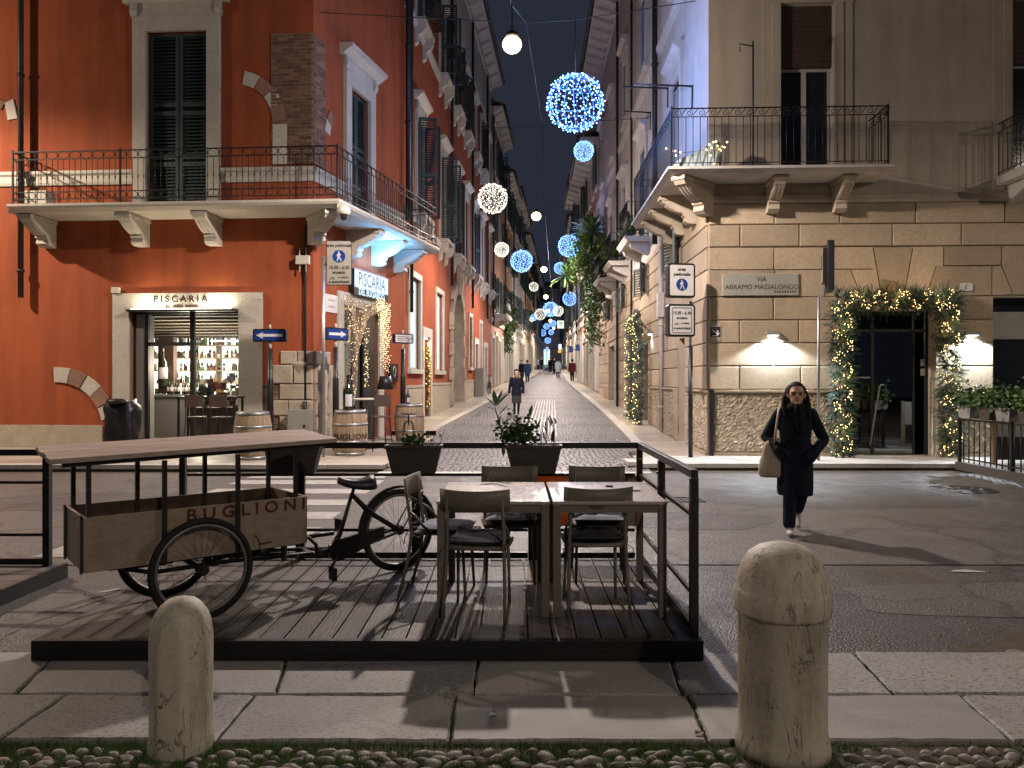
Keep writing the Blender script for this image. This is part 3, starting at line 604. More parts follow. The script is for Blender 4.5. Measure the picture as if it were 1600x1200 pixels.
# ------------------------------------------------------------------ the red corner building
FL = Fr((-4.39,17.4), (1,-.07)); FS = Fr((-4.39,17.4), (.244,1)); P1 = (-3.10,22.7); F2 = Fr(P1, (.075,1))
SL = math.hypot(P1[0]+4.39, P1[1]-17.4)
red = thing('corner_building', 'red plastered corner building with wrought iron balcony above the lit wine shop', 'building', (-4.39,17.4,0))
h = lambda fr, x0, y0, x1, y1: (fr.hit(x0,y0)[0], fr.hit(x1,y1)[0], fr.hit((x0+x1)/2,y1)[1], fr.hit((x0+x1)/2,y0)[1])
bd = h(FL, 230, 50, 325, 318); bd = (bd[0], bd[1], 5.42, bd[3])
shop = h(FL, 203, 486, 374, 690); shop = (shop[0], shop[1], .10, shop[3])
mb = MB(); wall_mesh(mb, FL, -14, 0, -.4, 19, [bd, shop]); mb.build('wall', M['red'], red)
sd = h(FS, 545, 105, 575, 300); sd = (sd[0], sd[1], 5.42, 8.75)
door = (1.42, 3.55, .12, 3.42)
mb = MB(); wall_mesh(mb, FS, 0, SL, -.4, 19, [sd, door]); mb.build('wall', M['red'], red)
# long street front
def f2a(Y): return F2.ay(Y)
tall = [(h(F2,639,430,656,574)), (h(F2,681,452,691.5,573))]
tall = [(a, b, 1.95, 4.75) for a, b, _, _ in tall]
g_door = h(F2, 661, 520, 671, 650); g_door = (g_door[0], g_door[1], .2, 3.05)
arch = (f2a(31.6), f2a(34.6), .4, 5.2)
small = [(f2a(37.0), f2a(38.0), 2.2, 4.6), (f2a(41.3), f2a(42.3), 2.2, 4.6)]; sdoor = [(f2a(39.2), f2a(40.4), .7, 3.4), (f2a(43.6), f2a(44.8), .8, 3.4)]
W1 = [24.9, 29.3, 32.7, 35.9, 39.1, 42.3, 45.6]
up1 = [(f2a(y)-.55, f2a(y)+.55, 6.75, 9.75) for y in W1]; up2 = [(f2a(y)-.55, f2a(y)+.55, 12.75, 15.3) for y in W1]
LEN2 = f2a(47.2)
mb = MB(); wall_mesh(mb, F2, 0, LEN2, -.4, 16.3, tall+[g_door, arch]+small+sdoor+up1+up2); mb.build('wall', M['red'], red)
mb = MB(); wall_mesh(mb, F2, 0, LEN2, 16.3, 19.2); mb.fbox(F2, 0, LEN2, 16.25, 16.42, 0, .06)
mb.build('wall', M['pale'], red)
eave(red, FL, -14, .5, 19.2, .6); eave(red, FS, 0, SL, 19.2, .6); eave(red, F2, 0, LEN2, 19.3, .7, 'pale', 1.4)
# string courses
for fr, a, b, cut in ((FL, -14, 0, bd), (FS, 0, SL, sd)):
    for p, q in ((a, cut[0]-.32), (cut[1]+.32, b)): mb = MB(); mb.fprof(fr, [(0,6.02),(.035,6.02),(.05,6.08),(.05,6.22),(.09,6.27),(.09,6.33),(0,6.36)], p, q); mb.build('string_course', M['stone'], red)
mb = MB(); mb.fprof(F2, [(0,6.42),(.06,6.42),(.10,6.56),(.10,6.64),(0,6.68)], 0, LEN2); mb.build('string_course', M['stone'], red)
mb = MB(); mb.fprof(F2, [(0,12.42),(.06,12.42),(.12,12.56),(.12,12.66),(0,12.7)], 0, LEN2); mb.build('string_course', M['stone'], red)
for lst, zt in ((up1, 6.42), (up2, 12.42)):
    for a0, a1, *_ in lst:
        mb = MB()
        for a in (a0-.1, a1+.1): mb.fprof(F2, [(0,zt+.2),(.34,zt+.2),(.34,zt+.02),(.26,zt-.12),(.12,zt-.2),(.10,zt-.42),(0,zt-.5)], a-.09, a+.09)
        mb.fbox(F2, a0-.28, a1+.28, zt+.2, zt+.32, 0, .36); mb.build('sill', M['stone'], red)
# balcony doors
for fr, o, wd in ((FL, bd, .30), (FS, sd, .30)):
    mb = MB(); surround(mb, fr, *o, wd, .09); pediment(mb, fr, o[0], o[1], o[3]+.33, wd+.04, .34); mb.build('door_surround', M['stone'], red)
    mb = MB(); m_ = (o[0]+o[1])/2; shutter_leaf(mb, fr, o[0]+.02, m_-.012, o[2]+.03, o[3]-.02, -.12, (.26,.30,.55,.60)); shutter_leaf(mb, fr, m_+.012, o[1]-.02, o[2]+.03, o[3]-.02, -.12, (.26,.30,.55,.60))
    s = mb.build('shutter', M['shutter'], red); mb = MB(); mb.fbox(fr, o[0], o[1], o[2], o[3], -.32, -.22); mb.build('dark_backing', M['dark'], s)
# street windows with their shutters
for i, (o, st) in enumerate([(q, 0) for q in up1]+[(q, 1) for q in up2]):
    wd = .17; wn = window(red, F2, *o, rec=.24, bars=2)
    mb = MB(); surround(mb, F2, *o, wd, .07); 
    if st == 0: pediment(mb, F2, o[0], o[1], o[3]+.19, wd, .30)
    else: mb.fprof(F2, [(0,o[3]+.18),(.10,o[3]+.18),(.22,o[3]+.3),(.22,o[3]+.36),(0,o[3]+.4)], o[0]-wd-.08, o[1]+wd+.08)
    mb.build('window_surround', M['stone'], wn)
    hw = (o[1]-o[0])/2
    if i in (0, 1, 2, 4, 7, 8, 9, 10, 12):
        ang = {0:1.25, 1:1.5, 2:.5, 4:.3, 7:1.35, 8:1.5, 9:.6, 10:.4, 12:.5}[i]
        mb = MB(); shutter_leaf(mb, F2, 0, hw, o[2]+.03, o[3]-.02, .10, (.40,), hinge=(o[0]-.02, -ang)); mb.build('shutter', M['shutter'], wn)
        b = MB(); shutter_leaf(b, F2, 0, hw, o[2]+.03, o[3]-.02, .10, (.40,), hinge=(o[1]+.02, PI+ang)); b.build('shutter', M['shutter'], wn)
# ground floor of the street front
for o in tall:
    wn = window(red, F2, *o, mat='frame_white', pane='panel_lit', leaves=1, bars=0, rec=.10); wn['label'] = 'tall frosted window glowing pale green'
    mb = MB(); surround(mb, F2, *o, .16, .05, True); mb.build('window_surround', M['stone'], wn)
for o in small:
    wn = window(red, F2, *o, pane='panel_warm', leaves=1, bars=0, rec=.08); mb = MB(); surround(mb, F2, *o, .16, .05, True); mb.build('window_surround', M['stone'], wn)
for o in [g_door]+sdoor:
    mb = MB(); mb.fbox(F2, o[0], o[1], o[2]-.3, o[3], -.24, -.18)
    for k in range(3): z = o[2]+.2+(o[3]-o[2]-.3)*k/3; mb.fbox(F2, o[0]+.12, o[1]-.12, z, z+(o[3]-o[2]-.3)/3-.12, -.18, -.15)
    d_ = mb.build('door', M['frame_dark'], red); mb = MB(); surround(mb, F2, o[0], o[1], o[2]-.3, o[3], .26, .06); mb.build('door_surround', M['stone'], d_)
mb = MB(); cuts = sorted([(g_door[0]-.26,g_door[1]+.26),(arch[0]-.4,arch[1]+.4)]+[(o[0]-.26,o[1]+.26) for o in sdoor]); a = .05
for p, q in cuts+[(LEN2,LEN2)]:
    if p-a > .1: mb.fbox(F2, a, p, -.2, 1.38+.012*a, 0, .035); mb.fbox(F2, a, p, 1.38+.012*a, 1.46+.012*a, 0, .055)
    a = q
mb.build('dado', M['plinth'], red)
dl_ = thing('door_light', 'warm light strip over the narrow door between the two pale tall windows', 'lamp', F2.P((g_door[0]+g_door[1])/2, g_door[3]-.1, -.08)); mb = MB(); mb.fbox(F2, g_door[0]+.1, g_door[1]-.1, g_door[3]-.06, g_door[3]-.02, -.12, -.06); mb.build('diffuser', M['strip'], dl_); lamp('AREA', F2.P((g_door[0]+g_door[1])/2, g_door[3]-.1, .12), 30, (1,.76,.42), dl_, rot=(0,0,F2.rot()), size=(.8,.2))
dk_ = thing('door_decoration', 'golden baubles hanging in the narrow doorway', 'decoration', F2.P(g_door[0]+.1, 1.0, -.05)); mb = MB()
for k in range(26): p = F2.P(g_door[1]-.18+R.gauss(0,.06), .7+k*.085, -.08+R.uniform(0,.12)); mb.ell(p, (.06,.06,.06), 7, 5)
mb.build('baubles', M['gold'], dk_, kind='stuff')
# arched stone doorway of separate stones
am, ar = (arch[0]+arch[1])/2, (arch[1]-arch[0])/2; zs = 3.75
mb = MB(); n = 12
for i in range(n):
    t0, t1 = PI*i/n, PI*(i+1)/n
    mb.fprism(F2, [(am+ar*math.cos(t0), zs+ar*.98*math.sin(t0)), (am+ar*math.cos(t0), arch[3]), (am+ar*math.cos(t1), arch[3]), (am+ar*math.cos(t1), zs+ar*.98*math.sin(t1))], -.3, 0)
mb.build('spandrel', M['quoin'], red)
for side in (0, 1):
    z = .1; k = 0
    while z < zs-.05:
        hh = .5; wv = .42+.12*(k%2); a = arch[0]-wv if side == 0 else arch[1]; MB().block(F2, a, a+wv, z, min(z+hh-.015, zs), -.1, .10+.03*(k%2), .02).build('jamb_stone', M['quoin'], red); z += hh; k += 1
n = 11
for i in range(n):
    t0, t1 = PI*i/n+.012, PI*(i+1)/n-.012; r1 = ar+.44+(.10 if i%2==0 else 0)
    MB().fprism(F2, [(am+r*math.cos(t), zs+r*.98*math.sin(t)) for r, t in ((ar,t0),(r1,t0),(r1,(t0+t1)/2),(r1,t1),(ar,t1),(ar,(t0+t1)/2))], -.1, .12).build('voussoir', M['quoin'], red)
mb = MB(); mb.fprof(F2, [(.02,5.15),(.22,5.15),(.30,5.7),(.26,6.1),(.14,6.4),(.02,6.4)], am-.2, am+.2); mb.build('keystone', M['quoin'], red)
mb = MB(); mb.fbox(F2, arch[1]-.05, arch[1]-.003, .1, zs, -.5, .03); mb.build('jamb_lining', M['quoin'], red); mb = MB(); mb.fbox(F2, arch[0]+.003, arch[0]+.05, .1, zs, -.5, .03); mb.build('jamb_lining', M['quoin'], red)
mb = MB(); mb.fbox(F2, arch[0]-.05, arch[1]+.05, .1, 5.2, -.62, -.5); 
for k in range(2):
    for q in range(4): mb.fbox(F2, arch[0]+.15+k*ar, arch[0]+ar-.12+k*ar, .6+q*.8, 1.25+q*.8, -.5, -.46)
mb.build('gate', M['brown'], red)
# drainpipes
p = FL.hit(40, 300); downpipe(red, FL, p[0], FL.hit(41,466)[1], 18.7, .16, .06)
downpipe(red, F2, -.12, 6.2, 18.6, .14, .075); downpipe(red, F2, .35, 3.6, 18.6, .14, .05); downpipe(red, F2, f2a(30.9), 5.3, 18.6, .14, .06); downpipe(red, F2, f2a(37.4), 5.0, 18.6, .14, .06); downpipe(red, F2, f2a(44.0), 5.0, 18.6, .14, .06)
# plinth, corner quoins, brick pilaster, arch fragments
mb = MB(); p0, p1 = FL.hit(160,690)[0], FL.hit(410,690)[0]
mb.fbox(FL, -14, p0, -.2, FL.hit(80,664)[1], 0, .04); mb.build('plinth', M['plinth'], red)
def stones(fr, rows, d, name='quoin_stone', mat='quoin', sub=.05):
    for a0, a1, z0, z1, dd in rows: MB().block(fr, a0+.008, a1-.008, z0+.008, z1-.008, -.05, d+dd, .022).build(name, M[mat], red)
zq = [FL.hit(460, y)[1] for y in (700, 672, 650, 625, 600, 570, 548)]; zq[0] = .1
aq = lambda x: FL.hit(x, 600)[0]
rows = []
for i, cuts in enumerate([[428,455,490],[438,470,490],[426,452,480,490],[438,478,490],[427,459,490],[439,465,490]]):
    for x0, x1 in zip(cuts, cuts[1:]): rows.append((aq(x0), min(aq(x1), .02), zq[i], zq[i+1], R.uniform(.0,.05)))
stones(FL, rows, .05)
rows = []
for i in range(6):
    e = [1.15, 1.05, 1.2, 1.1, .95, .72][i]; c = R.uniform(.35,.65)
    for q, r in ((.0, c*e), (c*e, e)): rows.append((q, r, zq[i], zq[i+1], R.uniform(.0,.06)))
stones(FS, rows, .04)
mb = MB()
for a in (.12,.36,.62): mb.tube([FS.P(a+.03*math.sin(z*9), z, .09) for z in [zq[0]+(zq[5]-zq[0])*k/12 for k in range(13)]], [R.uniform(.05,.085) for _ in range(13)], 7)
mb.build('carved_column', M['quoin'], red)
mb = MB(); mb.lathe([(.13,0),(.11,.3),(.10,.6),(.14,.7),(.20,.95),(.24,1.0),(.24,1.08)], 12, FL.P(aq(470), zq[2]+.12, -.03), True, 1, .55); mb.build('carved_column', M['quoin'], red)
BRK = {}
def brick_field(fr, a0, a1, z0, z1, d, bl=.25, bh=.068, gap=.012, keep=lambda a, z: True):
    mb = MB(); mb.fbox(fr, a0, a1, z0, z1, -.03, d); mb.build('mortar_bed', M['mortar'], red)
    z = z0; j = 0
    while z < z1-bh*.5:
        a = a0-(bl*.5 if j % 2 else 0)
        while a < a1-.03:
            p, q = max(a, a0), min(a+bl-gap, a1)
            if q-p > .04 and keep((p+q)/2, z):
                key = round(q-p, 2)
                if key not in BRK:
                    m = MB(); m.block(Fr((0,0),(1,0)), -key/2, key/2, 0, bh-gap, 0, .03, .006); BRK[key], _ = m.mesh('brick', (0,0,0)); BRK[key].materials.append(M['brick'])
                inst('brick', BRK[key], Matrix.Translation(fr.P((p+q)/2, z, d+R.uniform(-.012,.006)-.014)) @ Matrix.Rotation(fr.rot()+R.uniform(-.01,.01), 4, 'Z'), red)
            a += bl
        z += bh; j += 1
b0, b1 = FL.hit(424, 150)[0], FL.hit(484, 150)[0]; zt, zb = FL.hit(455, 53)[1], 6.40
brick_field(FL, b0, 0.0, zb, zt, .02, .265, .078)
brick_field(FS, .0, .52, zb, zt-.02, .02, .265, .078)
brick_field(FL, aq(411), aq(437), .3, FL.hit(425,600)[1], .015)
def frag(fr, cx, cz, rx, rz, t0, t1, n, wd, d=.03):
    for i in range(n):
        a, b = t0+(t1-t0)*i/n, t0+(t1-t0)*(i+1)/n-.02*(1 if t1>t0 else -1)
        MB().fprism(fr, [(cx+(rx+k)*math.cos(t), cz+(rz+k)*math.sin(t)) for k, t in ((0,a),(wd,a),(wd,(a+b)/2),(wd,b),(0,b),(0,(a+b)/2))], -.05, d+(.012 if i%2 else 0)).build('arch_stone', M['stone'] if i%2==0 else M['rose_stone'], red)
M['rose_stone'] = pm('rose_arch_stone', (.27,.15,.105), .85, .6, 4, .5, 30, rnd=.2)
c, z_ = FL.hit(88, 690); r = FL.hit(160,690)[0]-c; frag(FL, c+.02, z_+.35, r*.98, FL.hit(88,597)[1]-z_-.35, 1.62, .12, 5, .34)
c, z_ = FL.hit(368, 190); r = FL.hit(427,190)[0]-c; frag(FL, c, z_-.05, r, FL.hit(368,128)[1]-z_, 1.38, .02, 4, .30)
mb = MB(); q = FL.hit(434,195); mb.fbox(FL, q[0]-.10, q[0]+.22, 6.4, q[1], -.02, .045); mb.build('arch_stone', M['stone'], red)
q = FL.hit(10, 165); MB().fprism(FL, [(q[0]+x, q[1]+z) for x, z in ((-.02,.05),(.18,.14),(.28,-.3),(.05,-.34))], -.05, .03).build('arch_stone', M['stone'], red)
MB().fprism(FL, [(q[0]+x, q[1]+z) for x, z in ((-.4,.3),(-.02,.06),(-.12,-.1),(-.42,.02))], -.05, .03).build('arch_stone', M['rose_stone'], red)
frag(FS, .62+.62, 7.1, .5, .75, 2.95, 2.25, 2, .24)
# balcony
def ipt(fr1, d1, fr2, d2):
    o1, o2 = fr1.P(0,0,d1), fr2.P(0,0,d2); e1, e2 = fr1.e, fr2.e; det = e1[0]*-e2[1]+e2[0]*e1[1]
    k = ((o2.x-o1.x)*-e2[1]+e2[0]*(o2.y-o1.y))/det; return Vector((o1.x+e1[0]*k, o1.y+e1[1]*k, 0))
def wrap_balcony(bld, fa, aend, fb, bend, dep, zb, zt, mat, rail, name='balcony'):
    """slab round a corner; fa = front wall (corner at a=0), fb = side wall"""
    oc = ipt(fa, dep, fb, dep); A, B = fa.P(aend,0,dep), fb.P(bend,0,dep); Ai, Bi = fa.P(aend,0,0), fb.P(bend,0,0); ci = fa.P(0,0,0)
    def ringz(off, z):
        o2 = ipt(fa, dep+off, fb, dep+off); sa = math.copysign(off, aend); sb = math.copysign(off, bend)
        return [Vector((*fa.P(aend+sa,0,-.05).xy, z)), Vector((*fa.P(aend+sa,0,dep+off).xy, z)), Vector((o2.x,o2.y,z)), Vector((*fb.P(bend+sb,0,dep+off).xy, z)), Vector((*fb.P(bend+sb,0,-.05).xy, z)), Vector((*ci.xy, z))]
    m = MB(); lv = [(-.10,zb),(-.02,zb+.05),(.0,zb+.06),(.03,zt-.05),(.03,zt)]; vs = [p for o_, z in lv for p in ringz(o_, z)]
    m.add(vs, [(0,1,2,5),(5,2,3,4)]+[(24,25,26,29),(29,26,27,28)]+[(6*l+i,6*l+i+1,6*l+6+i+1,6*l+6+i) for l in range(4) for i in range(4)])
    b = m.build(name, M[mat], bld); 
    ro = dep-.05; oc = ipt(fa, ro, fb, ro); la = (fa.P(0,0,ro).xy-oc.xy).length; ka = (oc.xy-fa.P(0,0,ro).xy).dot(Vector(fa.e)); kb = (oc.xy-fb.P(0,0,ro).xy).dot(Vector(fb.e))
    m = MB()
    for fr, k, e in ((fa, ka, aend), (fb, kb, bend)):
        e2 = e-math.copysign(.05, e); rail(m, fr, min(k,e2), max(k,e2), zt, zt+1.12, ro)
        side = Fr(fr.P(e2,0,0).xy, fr.n); rail(m, side, .03, ro, zt, zt+1.12, 0)
    for p in (oc, fa.P(aend-math.copysign(.05,aend),0,ro), fb.P(bend-math.copysign(.05,bend),0,ro)): m.bar((p.x,p.y,zt), (p.x,p.y,zt+1.16), .032)
    m.build('railing', M['iron'], b); return b
a_end = FL.hit(14, 320, 1.03)[0]; BZ, BT = 5.22, 5.38
bal = wrap_balcony(red, FL, a_end, FS, SL-.02, 1.03, BZ, BT, 'stone', ornate_rail)
mb = MB(); mb.bar(FL.P(FL.hit(187,300,1)[0],BT,.98), FL.P(FL.hit(187,300,1)[0],BT+1.16,.98), .035); mb.build('rail_post', M['iron'], bal)
for x in (56, 206, 322): mb = MB(); scroll_bracket(mb, FL, FL.hit(x,350,.5)[0], .27, BZ, .86, .62); mb.build('bracket', M['stone'], bal)
mb = MB(); dg_ = Fr((FL.P(0,0).x, FL.P(0,0).y), (FL.e[0]+FS.e[0], FL.e[1]+FS.e[1])); scroll_bracket(mb, dg_, 0, .27, BZ, 1.0, .62); mb.build('bracket', M['stone'], bal)
for a in (1.75, 3.25, 4.75): mb = MB(); scroll_bracket(mb, FS, a, .27, BZ, .86, .62); mb.build('bracket', M['stone'], bal)
q = FL.hit(65, 304, .3); bx = FL.P(q[0], BT, .35); mb = MB(); mb.fbox(FL, q[0]-.27, q[0]+.27, BT, BT+.42, .2, .5); t = tag(mb.build('planter_box', M['whitebox'], bevel=.02), 'square cream box standing at the left end of the long balcony', 'box')
# shop front: stone surround, glazed frame, lit room with shelves
sa, sb, sz0, sz1 = shop
mb = MB(); la, rb = FL.hit(178,600)[0], FL.hit(411,600)[0]; lt = FL.hit(300,458)[1]
mb.fbox(FL, la, sa, .1, lt, -.1, .06); mb.fbox(FL, sb, rb, .1, lt, -.1, .06); mb.fbox(FL, sa, sb, sz1+.03, lt, -.1, .06); sf = mb.build('shop_surround', M['stone'], red)
mb = MB(); put_text(mb, 'piscaria', FL.P(FL.hit(285,468)[0], FL.hit(285,468)[1], .095), FL.P(1,0)-FL.P(0,0), (0,0,1), .205); mb.build('lettering', M['ink'], sf)
mb = MB()
for k in range(22):
    if k in (3, 4, 12): continue
    a = FL.hit(262+k*2.35, 478)[0]; z = FL.hit(285,479)[1]; mb.fbox(FL, a-.011, a+.011, z-.035, z+.03, .062, .085)
mb.build('small_lettering', M['brown'], sf)
mb = MB(); a0, a1 = FL.hit(204,480)[0], FL.hit(372,480)[0]; mb.fbox(FL, a0, a1, sz1-.02, sz1+.03, .0, .20); tr = mb.build('light_trough', M['frame_dark'], sf)
for x in (246, 338): lamp('AREA', FL.P(FL.hit(x,480)[0], sz1+.06, .20), 16, (1,.84,.60), tr, rot=(PI,0,FL.rot()), size=(.75,.05))
mb = MB(); mb.fbox(FL, a0+.1, a1-.1, sz1+.031, sz1+.045, .12, .17); mb.build('light_strip', M['strip'], tr)
fA = lambda x: FL.hit(x,600)[0]; fZ = lambda y: FL.hit(300,y)[1]
mb = MB(); D0, D1 = -.22, -.14
mb.fbox(FL, sa, fA(206), sz0, sz1, D0, D1); mb.fbox(FL, fA(292), fA(298.5), sz0, sz1, D0, D1); mb.fbox(FL, sb-.05, sb, sz0, sz1, D0, D1); mb.fbox(FL, fA(222), fA(292), fZ(540), fZ(534), D0, D1); mb.fbox(FL, fA(206), sb-.05, sz1-.05, sz1, D0, D1); mb.fbox(FL, fA(298.5), sb-.05, sz0, .22, D0, D1); mb.fbox(FL, fA(221.5), fA(226.5), sz0, sz1-.05, D0, D1)
fr_ = mb.build('shop_frame', M['frame_dark'], red)
mb = MB(); mb.fbox(FL, fA(207), fA(221), sz0, sz1-.06, -.55, -.16); mb.build('folded_shutter', M['greybox'], fr_)
for a0, a1, z0, z1 in ((fA(226.5), fA(292), fZ(534), sz1-.05), (fA(298.5), sb-.05, .22, sz1-.05)): mb = MB(); mb.fbox(FL, a0, a1, z0, z1, -.19, -.18); mb.build('glass_pane', M['glass'], fr_)
mb = MB(); put_text(mb, 'pp', FL.P(fA(369), fZ(522), -.17), FL.P(1,0)-FL.P(0,0), (0,0,1), .26); mb.build('window_lettering', M['paper'], fr_)
room = MB(); ra, rb2, rd = sa-4.2, sb+.6, -5.2
room.add([FL.P(a,z,d) for d in (-.33, rd) for z in (.08, 3.5) for a in (ra, rb2)], [(0,1,5,4),(4,5,7,6),(0,4,6,2),(1,3,7,5)]); rm = room.build('shop_room', M['pale'], red)
mb = MB(); mb.fprof(FL, [(-.34,3.16),(rd,2.82),(rd,3.0),(-.34,3.4)], ra, rb2); mb.build('ceiling', M['cream'], rm)
mb = MB()
for k in range(8): d = -.55-k*.57; zc = 3.16-(-.34-d)*.07; mb = MB(); mb.fbox(FL, ra, rb2, zc-.05, zc-.004, d-.045, d+.045); mb.build('ceiling_beam', M['brown'], rm)
mb = MB(); cr_ = FL.hit(294,640,-2.9)[0]; mb.fbox(FL, ra+.4, cr_, .09, 1.18, -3.4, -2.9); mb.fbox(FL, ra+.3, cr_+.06, 1.18, 1.24, -3.5, -2.82); cn = mb.build('bar_counter', M['slategrey'], rm)
sh = MB(); bk = MB(); bt = MB(); lbl = MB()
for k in range(6):
    z = 1.15+k*.36; sh.fbox(FL, ra+.5, rb2-.1, z, z+.03, rd+.05, rd+.42)
for k in range(10): a = ra+.5+k*(rb2-ra-.7)/9.5; sh.fbox(FL, a, a+.03, .4, 3.1, rd+.05, rd+.42)
sh.build('shelf', M['barrel'], rm); bk.fbox(FL, ra+.5, rb2-.1, 1.1, 3.1, rd+.02, rd+.04); bk.build('lit_back', M['shelf_lit'], rm)
def btl(m, l, p, s=1, lab=True):
    b = len(m.v); m.lathe([(.036,0),(.038,.01),(.038,.19),(.013,.235),(.013,.30),(.015,.305)], 7, p)
    if s != 1:
        for i in range(b, len(m.v)): m.v[i] = tuple(Vector(p)+(Vector(m.v[i])-Vector(p))*s)
    if lab: l.lathe([(.0392*s,.06*s),(.0392*s,.15*s)], 7, p)
for k in range(5):
    a = ra+.6
    while a < rb2-.2: 
        if R.random() < .82: btl(bt, lbl, FL.P(a, 1.18+k*.36, rd+.2+R.uniform(-.05,.05)), R.uniform(.85,1.05), R.random() < .6)
        a += R.uniform(.10,.17)
cx_ = FL.hit(264,610,-3.1)[0]
for k in range(9): btl(bt, lbl, FL.P(cx_+k*.10, 1.24, -3.1+.05*(k%2)), 1.3)
bt.build('bottles', M['bottle'], rm, kind='stuff'); lbl.build('bottle_labels', M['paper'], rm, kind='stuff')
for m_, k_ in (('redink',60),('orange',50),('leaf',40),('brown',90),('whitebox',50)):
    g_ = MB()
    for _ in range(k_):
        a = R.uniform(ra+.6, rb2-.2); z = 1.18+R.randrange(5)*.36; p = FL.P(a, z, rd+.36); s = R.uniform(.04,.09); g_.fbox(FL, a-s*.5, a+s*.5, z, z+s*R.uniform(1,2.4), rd+.3, rd+.36+R.uniform(0,.03))
    for _ in range(k_//5): a = R.uniform(FL.hit(300,600,-1.5)[0], FL.hit(370,600,-1.5)[0]); z = R.uniform(.9,1.5); g_.fbox(FL, a-.05, a+.05, z, z+R.uniform(.05,.2), -2.0, -1.9)
    g_.build('shelf_goods', M[m_], rm, kind='stuff')
mb = MB(); a0, a1 = FL.hit(300,600,-1.9)[0], FL.hit(376,600,-1.9)[0]; mb.fbox(FL, a0, a1, .09, .9, -2.2, -1.8); mb.fbox(FL, a0-.03, a1+.03, .9, .94, -2.25, -1.75); mb.build('display_counter', M['brown'], rm)
wx = FL.hit(256,560,-3.6)[0]; mb = MB(); mb.fbox(FL, wx-.22, wx+.22, 1.25, 2.8, -3.9, -3.7); wc = mb.build('wine_display', M['brown'], rm)
btl_ = MB(); lb2 = MB(); btl(btl_, lb2, FL.P(wx, 1.45, -3.55), 3.4); btl_.build('display_bottle', M['bottle'], rm); lb2.build('display_label', M['paper'], rm)
for a0, a1 in ((fA(226), fA(262)), (fA(300), fA(370))): mb = MB(); mb.fbox(FL, a0-.5, a1+.5, 2.70, 2.73, -4.4, -4.34); mb.build('tube_light', M['strip_cool'], rm)
lamp('POINT', FL.P((sa+sb)/2-.6, 2.0, -2.0), 190, (1,.84,.62), rm, .35); lamp('POINT', FL.P((sa+sb)/2-1.6, 2.1, -3.8), 110, (1,.88,.7), rm, .35); lamp('AREA', FL.P(fA(250), 2.7, -4.2), 60, (1,.9,.75), rm, rot=(-.6,0,FL.rot()), size=(2.5,.4))
# side door under the net of lights
mb = MB(); surround(mb, FS, door[0], door[1], .12, door[3], .28, .06); dsr = mb.build('door_surround', M['stone'], red)
mb = MB(); mid = door[0]+1.25
for a0, a1 in ((door[0], door[0]+.07), (mid-.05, mid+.05), (door[1]-.07, door[1])): mb.fbox(FS, a0, a1, .12, door[3], -.22, -.14)
mb.fbox(FS, door[0], door[1], door[3]-.08, door[3], -.22, -.14); sdf = mb.build('side_door', M['steel'], red)
mb = MB(); mb.fbox(FS, door[0]+.07, mid-.05, .16, door[3]-.08, -.19, -.18); mb.build('glass_pane', M['glass'], sdf)
mb = MB(); mb.fbox(FS, mid+.05, door[1]-.07, .14, door[3]-.08, -.20, -.16); mb.build('door_leaf', M['frame_dark'], sdf)
mb = MB(); mb.fbox(FS, mid-.02, mid+.7, .14, door[3]-.1, -.05, .0); mb.xf(Matrix.Identity(4)); mb.build('open_leaf', M['frame_dark'], sdf)
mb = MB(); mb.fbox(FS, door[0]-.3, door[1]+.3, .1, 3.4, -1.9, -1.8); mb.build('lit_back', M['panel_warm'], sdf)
bt, lbl = MB(), MB()
for k in range(6):
    for q in range(16): btl(bt, lbl, FS.P(door[0]-.1+q*.13, .6+k*.42, -1.65), 1, R.random() < .6)
bt.build('bottles', M['bottle'], sdf, kind='stuff'); lbl.build('bottle_labels', M['paper'], sdf, kind='stuff')
# illuminated sign over the side door
s0, s1 = FS.hit(551,430,.12)[0], FS.hit(604,440,.12)[0]; z0, z1 = 3.70, 4.34
sg = thing('shop_sign', 'glowing blue white box sign over the side door with black lettering', 'sign', FS.P((s0+s1)/2, z0, .1))
mb = MB(); mb.fbox(FS, s0, s1, z0, z1, .02, .16); mb.build('sign_box', M['blackpaint'], sg); mb = MB(); mb.fbox(FS, s0+.02, s1-.02, z0+.19, z1-.02, .161, .17); mb.build('lit_face', M['sign_light'], sg)
mb = MB(); put_text(mb, 'piscaria2', FS.P((s0+s1)/2, z0+.40, .174), FS.P(1,0)-FS.P(0,0), (0,0,1), .47); mb.build('lettering', M['ink'], sg)
mb = MB(); put_text(mb, 'bugiardo', FS.P((s0+s1)/2, z0+.095, .166), FS.P(1,0)-FS.P(0,0), (0,0,1), .225); mb.build('small_lettering', M['sign_light'], sg)
mb = MB(); mb.fbox(FS, s0+.1, s1-.1, z1, z1+.02, .04, .14); mb.build('top_light', M['blue_lit'], sg); lamp('AREA', FS.P((s0+s1)/2, z1+.04, .5), 110, (.16,.50,1), sg, rot=(PI,0,FS.rot()), size=(1.5,.3))
